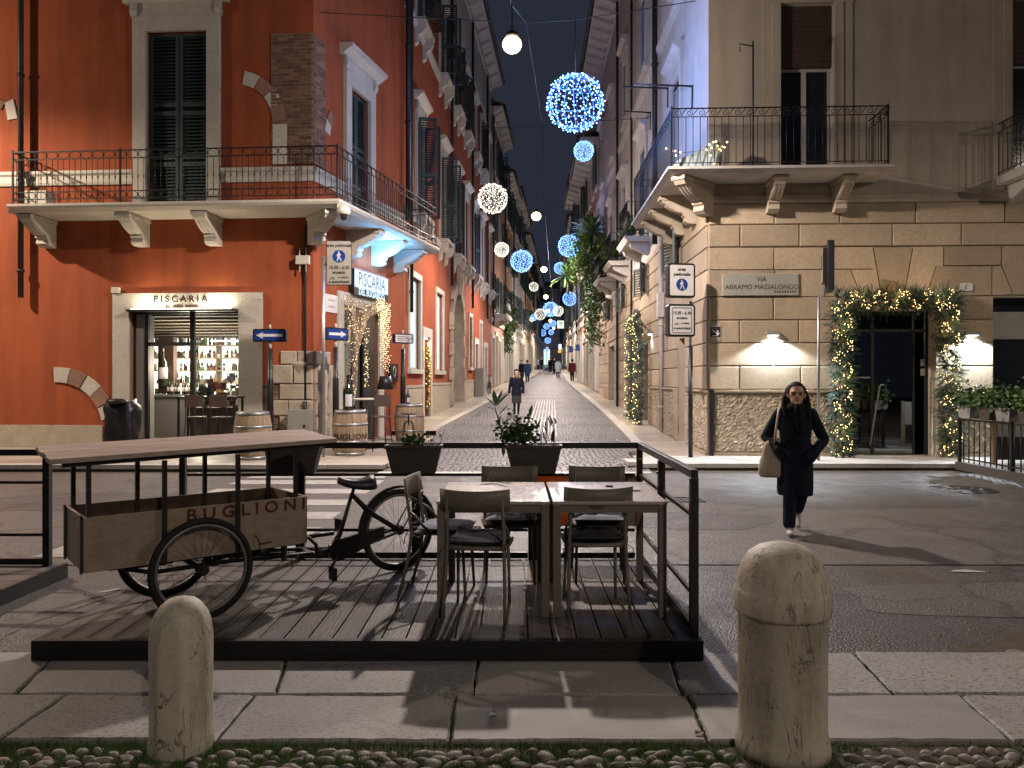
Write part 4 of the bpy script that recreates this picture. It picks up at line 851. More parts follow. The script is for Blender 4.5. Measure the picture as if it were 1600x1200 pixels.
# ------------------------------------------------------------------ the cream building with the garlanded door
RF = Fr((3.97,15.9), (1,-.04)); RS = Fr((3.97,15.9), (-.024,-1)); YA = lambda Y: -(Y-15.9)*1.0003
cre = thing('stone_building', 'cream plastered building with blocked stone ground floor and garlanded dark glass door', 'building', (3.97,15.9,0))
rx = lambda px, py=550: RF.hit(px, py)[0]
gd = (rx(1322), rx(1458), .11, 3.02); rw = (rx(1551), rx(1551)+2.3, 1.25, 3.28)
ud = (rx(1219,200), rx(1303,200), 5.75, 9.2); ud2 = (rx(1580,200), rx(1580,200)+1.15, 5.75, 9.2)
ZC = [1.43,1.91,2.37,2.83,3.30,3.85,4.30,4.75,5.18]
mb = MB(); wall_mesh(mb, RF, 0, 13, -.4, 17.2, [gd, rw, ud, ud2], .35); mb.build('wall', M['cream'], cre)
sholes = [(YA(19.09),YA(18.21),.15,2.62), (YA(25.4),YA(23.9),.2,2.75), (YA(30.2),YA(28.75),.3,3.3), (YA(36.0),YA(33.6),.5,3.1)]
mez = [(YA(19.7),YA(18.7),4.30,5.20), (YA(25.2),YA(24.2),4.30,5.20), (YA(30.5),YA(29.5),4.30,5.20), (YA(36),YA(35),4.30,5.20)]
UY = [19.3,24.9,29.9,34.7,39.2]
u1 = [(YA(y+.55),YA(y-.55),6.0,8.9) for y in UY]; u2 = [(YA(y+.5),YA(y-.5),11.4,13.7) for y in UY]
END = YA(41.2)
mb = MB(); wall_mesh(mb, RS, END, 0, -.4, 5.25, sholes+mez, .35); mb.build('wall', M['cream'], cre); mb = MB(); wall_mesh(mb, RS, END, 0, 5.25, 17.2, u1+u2, .35); mb.build('wall', M['pale'], cre)
eave(cre, RS, END, .9, 17.3, .95, 'pale', .95, bw=.34); eave(cre, RF, -.9, 13, 17.3, .95, 'pale', .95, bw=.34)
def course(fr, cuts, z0, z1, skip=None, d=.045, mat='blockstone'):
    for a, b in zip(cuts, cuts[1:]):
        if b-a < .06 or (skip and skip((a+b)/2, (z0+z1)/2)): continue
        MB().block(fr, a+.008, b-.008, z0+.008, z1-.008, -.02, d+R.uniform(-.003,.003), .016).build('stone_block', M[mat], cre)
fend = 10.5; dl, dr = gd[0]-.02, gd[1]+.02
def cuts(*px): return [rx(p) for p in px]
right = lambda z: [rx(1500), rw[0]] if z < 3.28 else [rx(1560)]
rows = [[1107,1155,1250,1325],[1107,1208,1325],[1107,1155,1247,1325],[1107,1208,1325],None,None,[1107,1156,1248,1393],[1107,1209,1311,1429,1568]]
for i, px in enumerate(rows):
    z0, z1 = ZC[i], ZC[i+1]
    if px and i < 4: course(RF, [0.0]+[rx(p) for p in px[1:-1]]+[dl], z0, z1); course(RF, [dr, rw[0]], z0, z1)
    elif px:
        c = [0.0]+[rx(p) for p in px[1:]]
        while c[-1] < fend: c.append(c[-1]+1.35)
        course(RF, c, z0, z1)
# lintel courses with fanned voussoirs
q = lambda x, y: RF.hit(x, y)
def vou(*pts):
    p = [q(*t) for t in pts]; cx_ = sum(a for a, _ in p)/len(p); cz = sum(z for _, z in p)/len(p)
    mb = MB(); s = [(a+(.012 if a < cx_ else -.012), z+(.010 if z < cz else -.010)) for a, z in p]; mb.fprism(RF, s, -.02, .046); mb.build('voussoir', M['blockstone'], cre)
mb = [vou((1107,464),(1209,464),(1209,422),(1107,422)), vou((1209,464),(1344,464),(1328,421),(1209,422)), vou((1107,422),(1208,422),(1208,387),(1107,387)), vou((1208,422),(1328,421),(1363,421),(1363,386),(1208,387))]
vou((1344,464),(1376,464),(1363,386.5),(1363,421),(1328,421)); vou((1376,464),(1411,464),(1425,386),(1363,386.5)); vou((1411,464),(1444,464),(1461,416),(1473,416),(1473,385),(1425,386))
vou((1444,464),(1500,463),(1548,462),(1548,416),(1461,416)); vou((1473,416),(1563,415),(1563,384),(1473,385)); vou((1548,462),(1581,461),(1563,415),(1548,416)); vou((1581,461),(1640,460),(1640,384),(1563,384.5),(1563,415))
for k in range(4): a = rx(1640)+k*1.1; course(RF, [a, a+1.1], 3.30, 4.30)
course(RF, [rw[1], rw[1]+1.2, rw[1]+2.4], 1.43, 2.37); course(RF, [rw[1], rw[1]+1.0, rw[1]+2.4], 2.37, 3.30)
for fr, p, r in ((RF,0,13),(RS,END,0)): mb = MB(); mb.fprof(fr, [(0,5.18),(.05,5.18),(.07,5.24),(.07,5.33),(0,5.36)], p, r); mb.build('string_course', M['cream'], cre)
# split-face dado panels in frames
def dado(fr, a0, a1, post=True):
    mb = MB(); mb.fbox(fr, a0, a1, .09, .17, 0, .07); mb.fprof(fr, [(0,1.36),(.06,1.36),(.09,1.39),(.09,1.425),(0,1.43)], a0, a1); mb.build('dado_frame', M['blockstone'], cre)
    mb = MB(); nx, nz = max(4, int((a1-a0)/.035)), 36; vs = []
    for j in range(nz+1):
        for i in range(nx+1):
            e = 0 if i in (0,nx) or j in (0,nz) else 1; vs.append(fr.P(a0+(a1-a0)*i/nx, .17+1.19*j/nz, .012+e*(abs(R.gauss(0,.016))+.012*math.sin(i*.9+j*.5)+.01)))
    mb.add(vs, [(j*(nx+1)+i, j*(nx+1)+i+1, (j+1)*(nx+1)+i+1, (j+1)*(nx+1)+i) for j in range(nz) for i in range(nx)]); mb.build('rough_stone_panel', M['rockface'], cre)
dado(RF, .09, dl-.02); dado(RF, dr+.02, rw[0]+.02); 
mb = MB(); mb.fbox(RF, 0.0, .085, .1, 1.43, 0, .10); mb.build('corner_guard', M['iron'], cre)
mb = MB(); mb.fbox(RF, rw[0], rw[1], .1, 1.25, -.10, -.02); mb.build('spandrel_panel', M['slate'], cre)
dado(RS, YA(17.9), -.05); dado(RS, YA(23.5), YA(19.6)); dado(RS, YA(28.4), YA(25.9))
# side wall stones
def fill(fr, a0, a1, zlist, holes, L=1.35):
    for j, (z0, z1) in enumerate(zip(zlist, zlist[1:])):
        hs = sorted([(hh[0]-.01, hh[1]+.01) for hh in holes if hh[2] < (z0+z1)/2 < hh[3]]); a = a0; segs = []
        for p, r in hs+[(a1, a1)]:
            if p > a: segs.append((a, p))
            a = max(a, r)
        for p, r in segs:
            c = [r]; x = r-(L*.55 if j % 2 else L)
            while x > p+.3: c.append(x); x -= L
            c.append(p); course(fr, c[::-1], z0, z1, d=.04)
fill(RS, END, -.0, ZC, sholes+mez)
fill(RS, END, YA(28.5), [.3,.75,1.2,1.43], sholes, 1.6); fill(RS, YA(19.55), YA(17.95), [.15,.6,1.0,1.43], sholes)
for i, o in enumerate(sholes):
    mb = MB(); mb.fbox(RS, o[0], o[1], o[2]-.2, o[3], -.33, -.26)
    for k in range(2): mb.fbox(RS, o[0]+.1+k*(o[1]-o[0])/2, o[0]+(o[1]-o[0])/2*(k+1)-.08, o[2]+.3, o[3]-.2, -.26, -.235)
    mb.build('door', M[['frame_dark','frame_dark','panel_warm','brown'][i]], cre)
for o in mez:
    wn = window(cre, RS, *o, rec=.2, bars=0, mat='frame_dark'); hw = (o[1]-o[0])/2
    for a_, an in ((o[0], 2.2), (o[1], PI-2.2)):
        mb = MB(); shutter_leaf(mb, RS, 0, hw, o[2], o[3], .07, (), hinge=(a_, -2.75 if a_ == o[0] else PI+2.75)); mb.build('shutter', M['shutter2'], wn)
for lst in (u1, u2):
    for o in lst:
        wn = window(cre, RS, *o, rec=.2, bars=1, mat='frame_dark'); mb = MB(); surround(mb, RS, *o, .22, .07, lst is u2); 
        mb.fprof(RS, [(0,o[3]+.24),(.1,o[3]+.24),(.12,o[3]+.5),(.26,o[3]+.58),(.26,o[3]+.66),(0,o[3]+.7)], o[0]-.34, o[1]+.34); mb.build('window_surround', M['pale'], wn)
for fr, p, r in ((RF,0,13),(RS,END,0)): mb = MB(); mb.fprof(fr, [(0,10.6),(.06,10.6),(.12,10.75),(.12,10.85),(0,10.9)], p, r); mb.build('string_course', M['pale'], cre)
downpipe(cre, RS, YA(21.9), 5.4, 16.8, .14, .075); downpipe(cre, RS, YA(27.3), .8, 16.8, .1, .04); downpipe(cre, RS, YA(21.1), .3, 5.2, .10, .055, 'pale')
downpipe(cre, RS, YA(31.6), .5, 16.8, .12, .05)
mb = MB(); q0 = RS.P(YA(21.1), 3.35, .12); mb.fbox(RS, YA(21.1)-.14, YA(21.1)+.14, 3.3, 3.95, .04, .2); mb.build('meter_box', M['whitebox'], cre)
mb = MB(); mb.fbox(RS, YA(26.2)-.14, YA(26.2)+.14, 3.4, 3.95, .04, .2); mb.build('meter_box', M['greybox'], cre)
# front windows
for o, nm in ((ud, 0), (ud2, 1)):
    wn = window(cre, RF, o[0], o[1], o[2], 7.95, bars=0, rec=.2); mb = MB(); mb.fbox(RF, o[0]+.01, o[1]-.01, 7.95, o[3]-.01, -.22, -.12)
    for k in range(12): mb.fbox(RF, o[0]+.02, o[1]-.02, 7.97+k*.102, 8.05+k*.102, -.12, -.108)
    mb.build('roller_blind', M['brown'], wn); mb = MB(); mb.fbox(RF, o[0]-.17, o[0], 5.4, o[3], -.02, .05); mb.fbox(RF, o[1], o[1]+.17, 5.4, o[3], -.02, .05); mb.fbox(RF, o[1]+.17, o[1]+.36, 5.4, o[3]+.4, -.02, .025); mb.fbox(RF, o[0]-.36, o[0]-.17, 5.4, o[3]+.4, -.02, .025); mb.fbox(RF, o[0]-.36, o[1]+.36, o[3], o[3]+.34, -.02, .06); mb.build('window_surround', M['cream'], wn)
wn = window(cre, RF, *rw, mat='frame_dark', leaves=1, bars=0, rec=.24); mb = MB(); mb.fbox(RF, rw[0]+.06, rw[1]-.06, 2.45, 3.0, -.22, -.21); mb.build('half_blind', M['slate'], wn)
# iron balcony of scrolls round the corner
def spiral(mb, fr, a, z, d, r, n=15, s=1):
    mb.tube([fr.P(a+s*r*(1-.85*i/n)*math.cos(PI*.5-i*.62), z+r*(1-.85*i/n)*math.sin(PI*.5-i*.62), d) for i in range(n)]+[], .007, 4)
def scroll_rail(m, fr, a0, a1, z0, z1, d):
    n = max(2, round((a1-a0)/.135)); st = (a1-a0)/n; tb = z1-.16
    for z, r in ((z1,.013),(tb,.009),(z0+.08,.009)): m.bar(fr.P(a0,z,d), fr.P(a1,z,d), r*2, r*1.5)
    for i in range(n+1): m.tube([fr.P(a0+i*st,z0+.08 if i%5 else z0,d), fr.P(a0+i*st,tb,d)], .0075, 4)
    for i in range(max(1, int(n/1.6))):
        a = a0+(i+.5)*(a1-a0)/max(1, int(n/1.6)); spiral(m, fr, a, tb+.08, d, .07); m.tube([fr.P(a+.06+.10*t, tb+.02+.13*t, d) for t in (0,.5,1)], .007, 4)
RBZ, RBT = 5.58, 5.69
rb_ = wrap_balcony(cre, RF, rx(1380,200)-.24, RS, -4.55, .95, RBZ, RBT, 'pale', scroll_rail)
for x in (1221, 1327): mb = MB(); scroll_bracket(mb, RF, RF.hit(x,290,.4)[0]-.1, .22, RBZ, .72, .62); mb.build('bracket', M['cream'], rb_)
dg2 = Fr((3.97,15.9), (RF.e[0]+RS.e[0]+.02, RF.e[1]+RS.e[1])); mb = MB(); scroll_bracket(mb, dg2, 0, .24, RBZ, 1.05, .66); mb.build('bracket', M['cream'], rb_)
for a in (-1.1, -2.4, -3.7): mb = MB(); scroll_bracket(mb, RS, a, .24, RBZ, .80, .60); mb.build('bracket', M['cream'], rb_)
def plain_balcony(bld, fr, a0, a1, dep, z, rail, mat='pale'):
    m = MB(); m.fprof(fr, [(-.05,z-.16),(dep-.06,z-.16),(dep,z-.08),(dep+.03,z-.06),(dep+.03,z),(-.05,z)], a0, a1); b = m.build('balcony', M[mat], bld); m = MB()
    for a in (a0+.3, a1-.3): m = MB(); m.fprof(fr, [(0,z-.16),(dep*.8,z-.16),(dep*.75,z-.3),(.15,z-.5),(0,z-.55)], a-.11, a+.11); m.build('bracket', M[mat], b)
    m = MB(); rail(m, fr, a0+.04, a1-.04, z, z+1.05, dep-.05)
    for e in (a0+.04, a1-.04): rail(m, Fr(fr.P(e,0,0).xy, fr.n), .03, dep-.05, z, z+1.05, 0)
    m.build('railing', M['iron'], b); return b
def bar_rail(m, fr, a0, a1, z0, z1, d):
    n = max(2, round((a1-a0)/.12))
    for z in (z1, z0+.08): m.bar(fr.P(a0,z,d), fr.P(a1,z,d), .03, .02)
    for i in range(n+1): m.tube([fr.P(a0+i*(a1-a0)/n,z0,d), fr.P(a0+i*(a1-a0)/n,z1,d)], .008, 4)
plain_balcony(cre, RF, rx(1556,220), rx(1556,220)+3.2, .95, 5.66, scroll_rail)
mb = MB(); 
small_b = [plain_balcony(cre, RS, YA(y+1.1), YA(y-1.1), .72, 5.98, bar_rail) for y in UY[1:]]
# flag pole bracket and string of lights on the big balcony
pp_ = RF.hit(1176, 240, .9); fp = thing('balcony_pole', 'thin black pole with a short arm tied to the corner balcony railing', 'pole', RF.P(pp_[0], RBT, .9)); mb = MB()
zt = RF.hit(1176, 65, .9)[1]; mb.tube([RF.P(pp_[0],RBT+.02,.93), RF.P(pp_[0],zt,.93)], .016, 6); mb.tube([RF.P(pp_[0],zt-.1,.93), RF.P(pp_[0]-.25,zt-.05,.93), RF.P(pp_[0]-.24,zt-.2,.93)], .012, 6); mb.build('rod', M['iron'], fp)
sl = thing('string_lights', 'warm fairy lights on a pale cloth inside the corner balcony railing', 'string lights', RF.P(.1, RBT, .6)); mb = MB(); wr = MB()
pts = [RF.hit(x, y, .8) for x, y in ((1041,232),(1050,236),(1056,243),(1063,238),(1104,234),(1108,226),(1112,231),(1115,222),(1121,228),(1119,221),(1124,233),(1128,229),(1132,230),(1136,222),(1127,235),(1110,243),(1116,255),(1049,240),(1055,236))]
for a, z in pts: mb.ell(RF.P(a, z, .8), (.017,.017,.017), 6, 4)
wr.tube([RF.P(a, z-.01, .8) for a, z in sorted(pts)], .004, 4); mb.build('bulbs', M['led_warm'], sl, kind='stuff'); wr.build('wire', M['iron'], sl)
mb = MB(); cl = [RF.hit(x, y, .7) for x, y in ((1046,262),(1062,247),(1080,240),(1096,232),(1108,224),(1120,216),(1126,224),(1124,250))]
vs = []
for i, (a, z) in enumerate(cl): vs += [RF.P(a, z, .55), RF.P(a, z-.01, .7), RF.P(a, max(RBT+.01, z-.5), .78)]
mb.add(vs, [f for i in range(len(cl)-1) for f in ((3*i,3*i+3,3*i+4,3*i+1),(3*i+1,3*i+4,3*i+5,3*i+2))], True); tag(mb.build('cloth', M['ice']), 'pale cloth bundled on the corner balcony floor under the fairy lights', 'cloth')
# glass door
gdo = MB(); t = .06; m_ = (gd[0]+gd[1])/2-.25
for a0, a1 in ((gd[0],gd[0]+t),(m_-.03,m_+.03),(gd[1]-t,gd[1]),(gd[1]-.30,gd[1]-.27)): gdo.fbox(RF, a0, a1, .12, gd[3], -.26, -.20)
gdo.fbox(RF, gd[0]+t, gd[1]-t, gd[3]-.08, gd[3], -.26, -.2); gdo.fbox(RF, gd[0]+t, gd[1]-t, 2.6, 2.66, -.26, -.2); gdo = gdo.build('glass_door', M['frame_dark'], cre)
for a0, a1 in ((gd[0]+t, m_-.03), (m_+.03, gd[1]-.30)): mb = MB(); mb.fbox(RF, a0, a1, .13, 2.6, -.235, -.225); mb.build('glass_pane', M['smoke'], gdo)
mb = MB(); p, r = RF.hit(1361, 700, -.1), RF.hit(1376, 604, -.1); mb.tube([RF.P(p[0], p[1]+.05, -.15), RF.P(r[0], r[1], -.15), RF.P(r[0]+.02, r[1]+.03, -.15), RF.P(r[0]+.1, r[1]+.035, -.15)], .017, 8); mb.build('handle', M['steel'], gdo)
for y0, y1 in ((561,572),(576,587)): mb = MB(); a0, z0 = RF.hit(1439,y1,-.2); a1, z1 = RF.hit(1450,y0,-.2); mb.fbox(RF, a0, a1, z0, z1, -.222, -.218); mb.build('sticker', M['oldsign'], gdo)
mb = MB(); mb.fbox(RF, rx(1330), rx(1370), RF.hit(1350,591)[1], RF.hit(1350,588.5)[1], -.222, -.219); mb.build('door_lettering', M['slate'], gdo)
rm = MB(); rm.add([RF.P(a,z,d) for d in (-.36,-4.5) for z in (.09,3.3) for a in (gd[0]-1.5, gd[1]+2)], [(0,1,5,4),(4,5,7,6),(0,4,6,2),(1,3,7,5),(2,6,7,3)]); rm = rm.build('entrance_hall', M['shutter'], cre)
mb = MB()
for k in range(3): mb.fbox(RF, gd[0]-.2+k*.75, gd[0]+.3+k*.75, .3+.4*k, 1.4+.4*k, -3.2-.3*k, -3.0-.3*k)
mb.build('furniture', M['slate'], rm); lamp('POINT', RF.P(m_, 2.7, -3.2), 9, (.75,1,.85), rm, .15)
# wall lamps
for x, lab in ((1208, 'small square wall lamp casting white light left of the garlanded door'), (1519, 'small square wall lamp casting white light right of the garlanded door')):
    a, z = RF.hit(x, 524, .1); t = thing('wall_lamp', lab, 'lamp', RF.P(a, z, .05)); mb = MB(); mb.fbox(RF, a-.13, a+.13, z, z+.09, .045, .16); mb.build('housing', M['greybox'], t)
    mb = MB(); mb.fbox(RF, a-.10, a+.10, z-.006, z-.001, .06, .15); mb.build('diffuser', M['strip_cool'], t)
    lamp('SPOT', RF.P(a, z-.02, .15), 430, (.78,.90,1), t, .03, 138, .3)
# house number, street name, warning sign
a, z = RF.hit(1507, 449); hn = thing('house_number', 'small white oval house number plate reading 1 beside the arch', 'sign', RF.P(a, z, .05)); mb = MB(); mb.fprism(RF, [(a+.13*math.copysign(abs(math.cos(t))**.4, math.cos(t)), z+.08*math.copysign(abs(math.sin(t))**.4, math.sin(t))) for t in [2*PI*i/16 for i in range(16)]], .04, .065); mb.build('plate', M['whitesign'], hn); mb = MB(); put_text(mb, 'one', RF.P(a, z, .068), RF.P(1,0)-RF.P(0,0), (0,0,1), .12); mb.build('number', M['ink'], hn)
a0, z0 = RF.hit(1127,463); a1, z1 = RF.hit(1246,428); sp = thing('street_name_plate', 'carved stone street name plate reading VIA ABRAMO MASSALONGO', 'sign', RF.P((a0+a1)/2, z0, .05)); mb = MB(); mb.block(RF, a0, a1, z0, z1, .02, .085, .01); mb.build('slab', M['slate'], sp)
mb = MB(); u = RF.P(1,0)-RF.P(0,0); put_text(mb, 'via', RF.P((a0+a1)/2+.02, z1-.12, .088), u, (0,0,1), .135); put_text(mb, 'mass', RF.P((a0+a1)/2+.03, (z0+z1)/2-.05, .088), u, (0,0,1), .135); mb.build('lettering', M['ink'], sp)
mb = MB()
for k in range(9): mb.fbox(RF, a1-.48+k*.05, a1-.455+k*.05, z0+.06, z0+.10, .085, .088)
mb.build('small_lettering', M['ink'], sp)
a0, z0 = RF.hit(1106,532); a1, z1 = RF.hit(1126,507); a0 += .02; cs = thing('warning_plate', 'small video surveillance warning plate on the stone corner', 'sign', RF.P((a0+a1)/2, z0, .05)); mb = MB(); mb.fbox(RF, a0, a1, z0, z1, .046, .056); mb.build('plate', M['oldsign'], cs); mb = MB(); mb.fbox(RF, a0+.02, a1-.02, z0+.07, z1-.05, .056, .059); mb.build('panel', M['bluesign'] if 0 else M['ink'], cs)
mb = MB(); mb.bar(RF.P(a0+.05,z0+.2,.061), RF.P(a0+.13,z0+.15,.061), .035, .004, (0,0,1)); mb.fbox(RF, a1-.10, a1-.04, z0+.11, z0+.16, .059,.062); mb.fbox(RF, a1-.085, a1-.055, z0+.17, z0+.2, .059,.062); mb.fbox(RF, a0+.06, a1-.06, z0+.085, z0+.10, .059, .062); mb.build('symbol', M['whitesign'], cs)
# ------------------------------------------------------------------ buildings further along the street
def row_house(name, label, fr, a0, a1, zb, h, mat, lit, side, floors=3, bw=1.9, shut='shutter', top='pale', eo=.7):
    c = fr.P((a0+a1)/2, zb, 0); b = thing(name, label, 'building', c); n = max(2, int((a1-a0)/bw)); ws = []; gs = []
    fh = (h-4.1)/floors
    for i in range(n):
        a = a0+(i+.5)*(a1-a0)/n; gs.append((a-.62, a+.62, zb+.15, zb+3.1+.25*(i%2)))
        for f in range(floors): z = zb+4.6+f*fh; ws.append((a-.48, a+.48, z+.25, z+min(fh-.7, 2.3)))
    mb = MB(); wall_mesh(mb, fr, a0, a1, zb-1, zb+h, ws+gs, .3); mb.fbox(fr, a0-.02, a0+.02, zb-1, zb+h, -5, -.05); mb.fbox(fr, a1-.02, a1+.02, zb-1, zb+h, -5, -.05); mb.build('wall', M[mat], b)
    mb = MB(); mb.fprof(fr, [(0,zb+4.0),(.08,zb+4.0),(.14,zb+4.2),(.14,zb+4.3),(0,zb+4.35)], a0, a1); mb.build('string_course', M['stone'], b)
    eave(b, fr, a0, a1, zb+h, eo, top, 1.3)
    for i, o in enumerate(ws):
        wn = window(b, fr, *o, rec=.2, bars=1); mb = MB(); surround(mb, fr, *o, .14, .06, True); mb.build('window_surround', M['stone'], wn)
        if (i*7+len(label)) % 5 < 3:
            hw = (o[1]-o[0])/2; mb = MB(); shutter_leaf(mb, fr, 0, hw, o[2], o[3], .08, (.5,), .11, hinge=(o[0], -R.choice([1.4,2.7,2.9]))); mb.build('shutter', M[shut], wn); mb = MB(); shutter_leaf(mb, fr, 0, hw, o[2], o[3], .08, (.5,), .11, hinge=(o[1], PI+R.choice([1.4,2.7,2.9]))); mb.build('shutter', M[shut], wn)
    for i, o in enumerate(gs):
        k = lit[i % len(lit)]
        wn = window(b, fr, *o, mat='frame_dark', pane=k or 'pane', leaves=2, bars=0, rec=.12); l_ = WL[wn.name].copy(); wn.name = 'shop_window'; WL[wn.name] = l_; mb = MB(); surround(mb, fr, *o, .2, .07); mb.build('window_surround', M['stone'], wn)
    downpipe(b, fr, a0+.25, zb+3.8, zb+h-.5, .13, .06); return b
G2 = Fr((WALL_L[0][1]+.075*(47.3-22.7), 47.3), (.075,1)); G3 = Fr((2.7,100), (.072,1)); 
H2 = Fr((3.97+.024*25.4, 41.3), (-.024,-1)); H3 = Fr((5.03,60), (-.05,-1)); H4 = Fr((7.0,100),(-.05,-1))
row_house('town_house', 'pale rose house beyond the red building on the left of the street', G2, 0, 8.5, gz(51), 17.0, 'rose', ['panel_warm','panel_warm',None,'panel_warm'], 1)
row_house('town_house', 'ochre house with ivy at its near corner on the left of the street', G2, 8.52, 17, gz(60), 15.0, 'ochre', ['blue_lit','panel_lit','panel_warm'], 1)
row_house('town_house', 'cream house past the ivy on the left side of the street', G2, 17.02, 33, gz(72), 15.5, 'pale', ['panel_lit','panel_warm','panel_lit',None], 1, bw=2.4)
row_house('town_house', 'ochre house far down the left side of the street', G2, 33.02, 52.7, gz(92), 14.0, 'ochre', ['panel_warm','panel_lit'], 1, bw=3)
row_house('town_house', 'farthest cream house on the left side of the street', G3, 0, 36, gz(115), 13, 'pale', ['panel_warm',None,'panel_lit'], 1, bw=3.4)
row_house('town_house', 'house behind the hanging plants on the right side of the street', H2, -9.2, -.02, gz(45), 13.5, 'rose', [None,'panel_lit'], -1, eo=1.0, shut='shutter2')
row_house('town_house', 'low ochre house past the palms on the right of the street', H2, -18.9, -9.22, gz(56), 13.5, 'ochre', ['panel_lit','panel_warm',None], -1, eo=1.0)
row_house('town_house', 'cream house with blue signs on the right of the street', H3, -16, 0, gz(68), 12.5, 'pale', ['panel_warm',None,'panel_lit'], -1, bw=2.6)
row_house('town_house', 'rose house far down the right side of the street', H3, -40, -16.02, gz(88), 13, 'rose', ['panel_lit','panel_warm'], -1, bw=3)
row_house('town_house', 'farthest ochre house on the right side of the street', H4, -38, -.05, gz(118), 12.5, 'ochre', ['panel_warm','panel_lit',None], -1, bw=3.4)
row_house('town_house', 'pale house closing the far end of the street', Fr((2,143),(1,0)), -4, 16, gz(143), 14, 'pale', ['panel_warm',None,'panel_lit'], 1, bw=3)
# balcony of the rose house
q = G2; plain_balcony(bpy.data.objects['town_house'], G2, .6, 4.6, .9, 5.6, bar_rail)
# hanging signs and awnings of the far shops
def hang_sign(px0, py0, px1, py1, Y, m, cat_label, d=.12, name='shop_sign', arm=None, extra=None):
    a, b = at(px0, py1, Y), at(px1, py0, Y); t = thing(name, cat_label, 'sign', ((a.x+b.x)/2, Y, a.z)); mb = MB(); mb.box(a.x, b.x, Y, Y+d, a.z, b.z); mb.build('box', M[m], t)
    mb = MB(); mb.box(a.x-.03, b.x+.03, Y+.01, Y+d-.01, a.z-.03, a.z-.002); mb.box(a.x-.03, b.x+.03, Y+.01, Y+d-.01, b.z+.002, b.z+.03); mb.box(b.x+.002, b.x+(arm or .5), Y+.04, Y+.08, b.z-.2, b.z-.14); mb.build('bracket', M['iron'], t)
    if extra: extra(t, a, b, Y)
    return t
def leafmark(t, a, b, Y):
    mb = MB(); mb.box(a.x+.12, b.x-.12, Y-.012, Y-.002, a.z+.25, b.z-.15); mb.build('green_panel', M['green_lit'], t); mb = MB(); cx_, cz = (a.x+b.x)/2, (a.z+b.z)/2; mb.tube([(cx_-.2, Y-.02, cz-.2), (cx_-.05, Y-.02, cz+.1), (cx_+.1, Y-.02, cz-.05), (cx_+.25, Y-.02, cz-.22)], .05, 5); mb.build('emblem', M['white_lit'], t)
hang_sign(871, 501, 881, 513, 72, 'white_lit', 'square white lit sign with green panel hanging on the right', arm=1.5, extra=leafmark)
hang_sign(889, 542, 895.5, 549, 60, 'bluesign', 'first of two small dark blue signs on the far right', arm=1.2)
hang_sign(899, 539, 906.5, 547.5, 57, 'bluesign', 'larger dark blue sign nearer than its small neighbour', arm=.5)
hang_sign(873, 538, 877, 546, 78, 'neon', 'bright blue white neon sign far on the right', arm=1.5); hang_sign(872, 547.5, 877, 551, 78, 'neon_o', 'orange lit sign under the blue white neon sign', arm=1.5)
hang_sign(853, 542, 857, 548, 96, 'blue_lit', 'tiny pale blue lit sign at the far end of the street', arm=1.5)
# ivy and plants
def leaves(mb, pts, size, droop=.4, n=(1,1)):
    for p in pts:
        s = size*R.uniform(.6,1.3); d = Vector((R.gauss(0,1), R.gauss(0,1), R.gauss(0,.6)-droop)).normalized(); x = d.cross(Vector((R.gauss(0,1),R.gauss(0,1),R.gauss(0,1)))).normalized()*s*.42; d *= s; p = Vector(p)
        mb.add([p, p+d*.5+x, p+d, p+d*.5-x], [(0,1,2,3)])
def ivy(label, fr, a0, a1, z0, z1, d, n, name='ivy_plant', mat='ivy'):
    t = thing(name, label, 'plant', fr.P((a0+a1)/2, z0, d*.5)); mb = MB(); pts = []
    strands = [(R.uniform(a0,a1), R.uniform(0,d), R.uniform(0,.75)) for _ in range(34)]
    for _ in range(n):
        a, dd, k = R.choice(strands); z = z1-(z1-z0)*(1-k)*R.random()**.8; w_ = .10+.22*(z-z0)/(z1-z0); pts.append(fr.P(a+R.gauss(0,w_), z, abs(dd+R.gauss(0,.14))))
    leaves(mb, pts, .15, .8); mb.build('foliage', M[mat], t); mb = MB()
    for a, dd, k in strands[:14]: mb.tube([fr.P(a, z1, dd*.5), fr.P(a+R.gauss(0,.1), (z0+z1)/2, dd*.7), fr.P(a+R.gauss(0,.1), z1-(z1-z0)*(1-k), dd)], .015, 4)
    mb.build('stem', M['stem'], t)
ivy('ivy trailing down the ochre house on the left of the street', G2, 8.3, 10.6, 3.4, 7.0, .7, 2600)
ivy('dark ivy hanging far below the right balconies beside the palms', RS, YA(40.9), YA(37.6), 2.9, 7.6, .8, 2600)
ivy('pale green bush overflowing the upper right balcony between the palms', RS, YA(40.4), YA(37.8), 6.3, 8.6, 1.5, 3600, 'balcony_bush', 'bushy')
def palm(label, p, n, L, name='palm_plant'):
    t = thing(name, label, 'plant', p); mb = MB(); p = Vector(p)
    for i in range(n):
        az = R.uniform(0, 2*PI); el = R.uniform(-.35, 1.35); d = Vector((math.cos(az)*math.cos(el), math.sin(az)*math.cos(el), math.sin(el))); l = L*R.uniform(.7,1.1); side = d.cross(Vector((0,0,1))); side = side.normalized()*.075 if side.length > .01 else Vector((.04,0,0))
        q = [p+d*l*k+Vector((0,0,-.35*l*k*k)) for k in (.06,.35,.7,1)]; mb.add([q[0]-side*.5,q[0]+side*.5,q[1]-side,q[1]+side,q[2]-side*.7,q[2]+side*.7,q[3]], [(0,1,3,2),(2,3,5,4),(4,5,6)])
    mb.build('fronds', M['palm'], t); mb = MB(); mb.tube([p-Vector((0,0,.9)), p], [.08,.06], 6); mb.build('trunk', M['stem'], t)
palm('spiky palm standing high on the right balcony above the bush', RS.P(YA(38.0), 8.75, .7), 110, 1.45); palm('spiky palm leaning out below the bush on the right', RS.P(YA(40.2), 6.9, 1.7), 80, 1.2); 
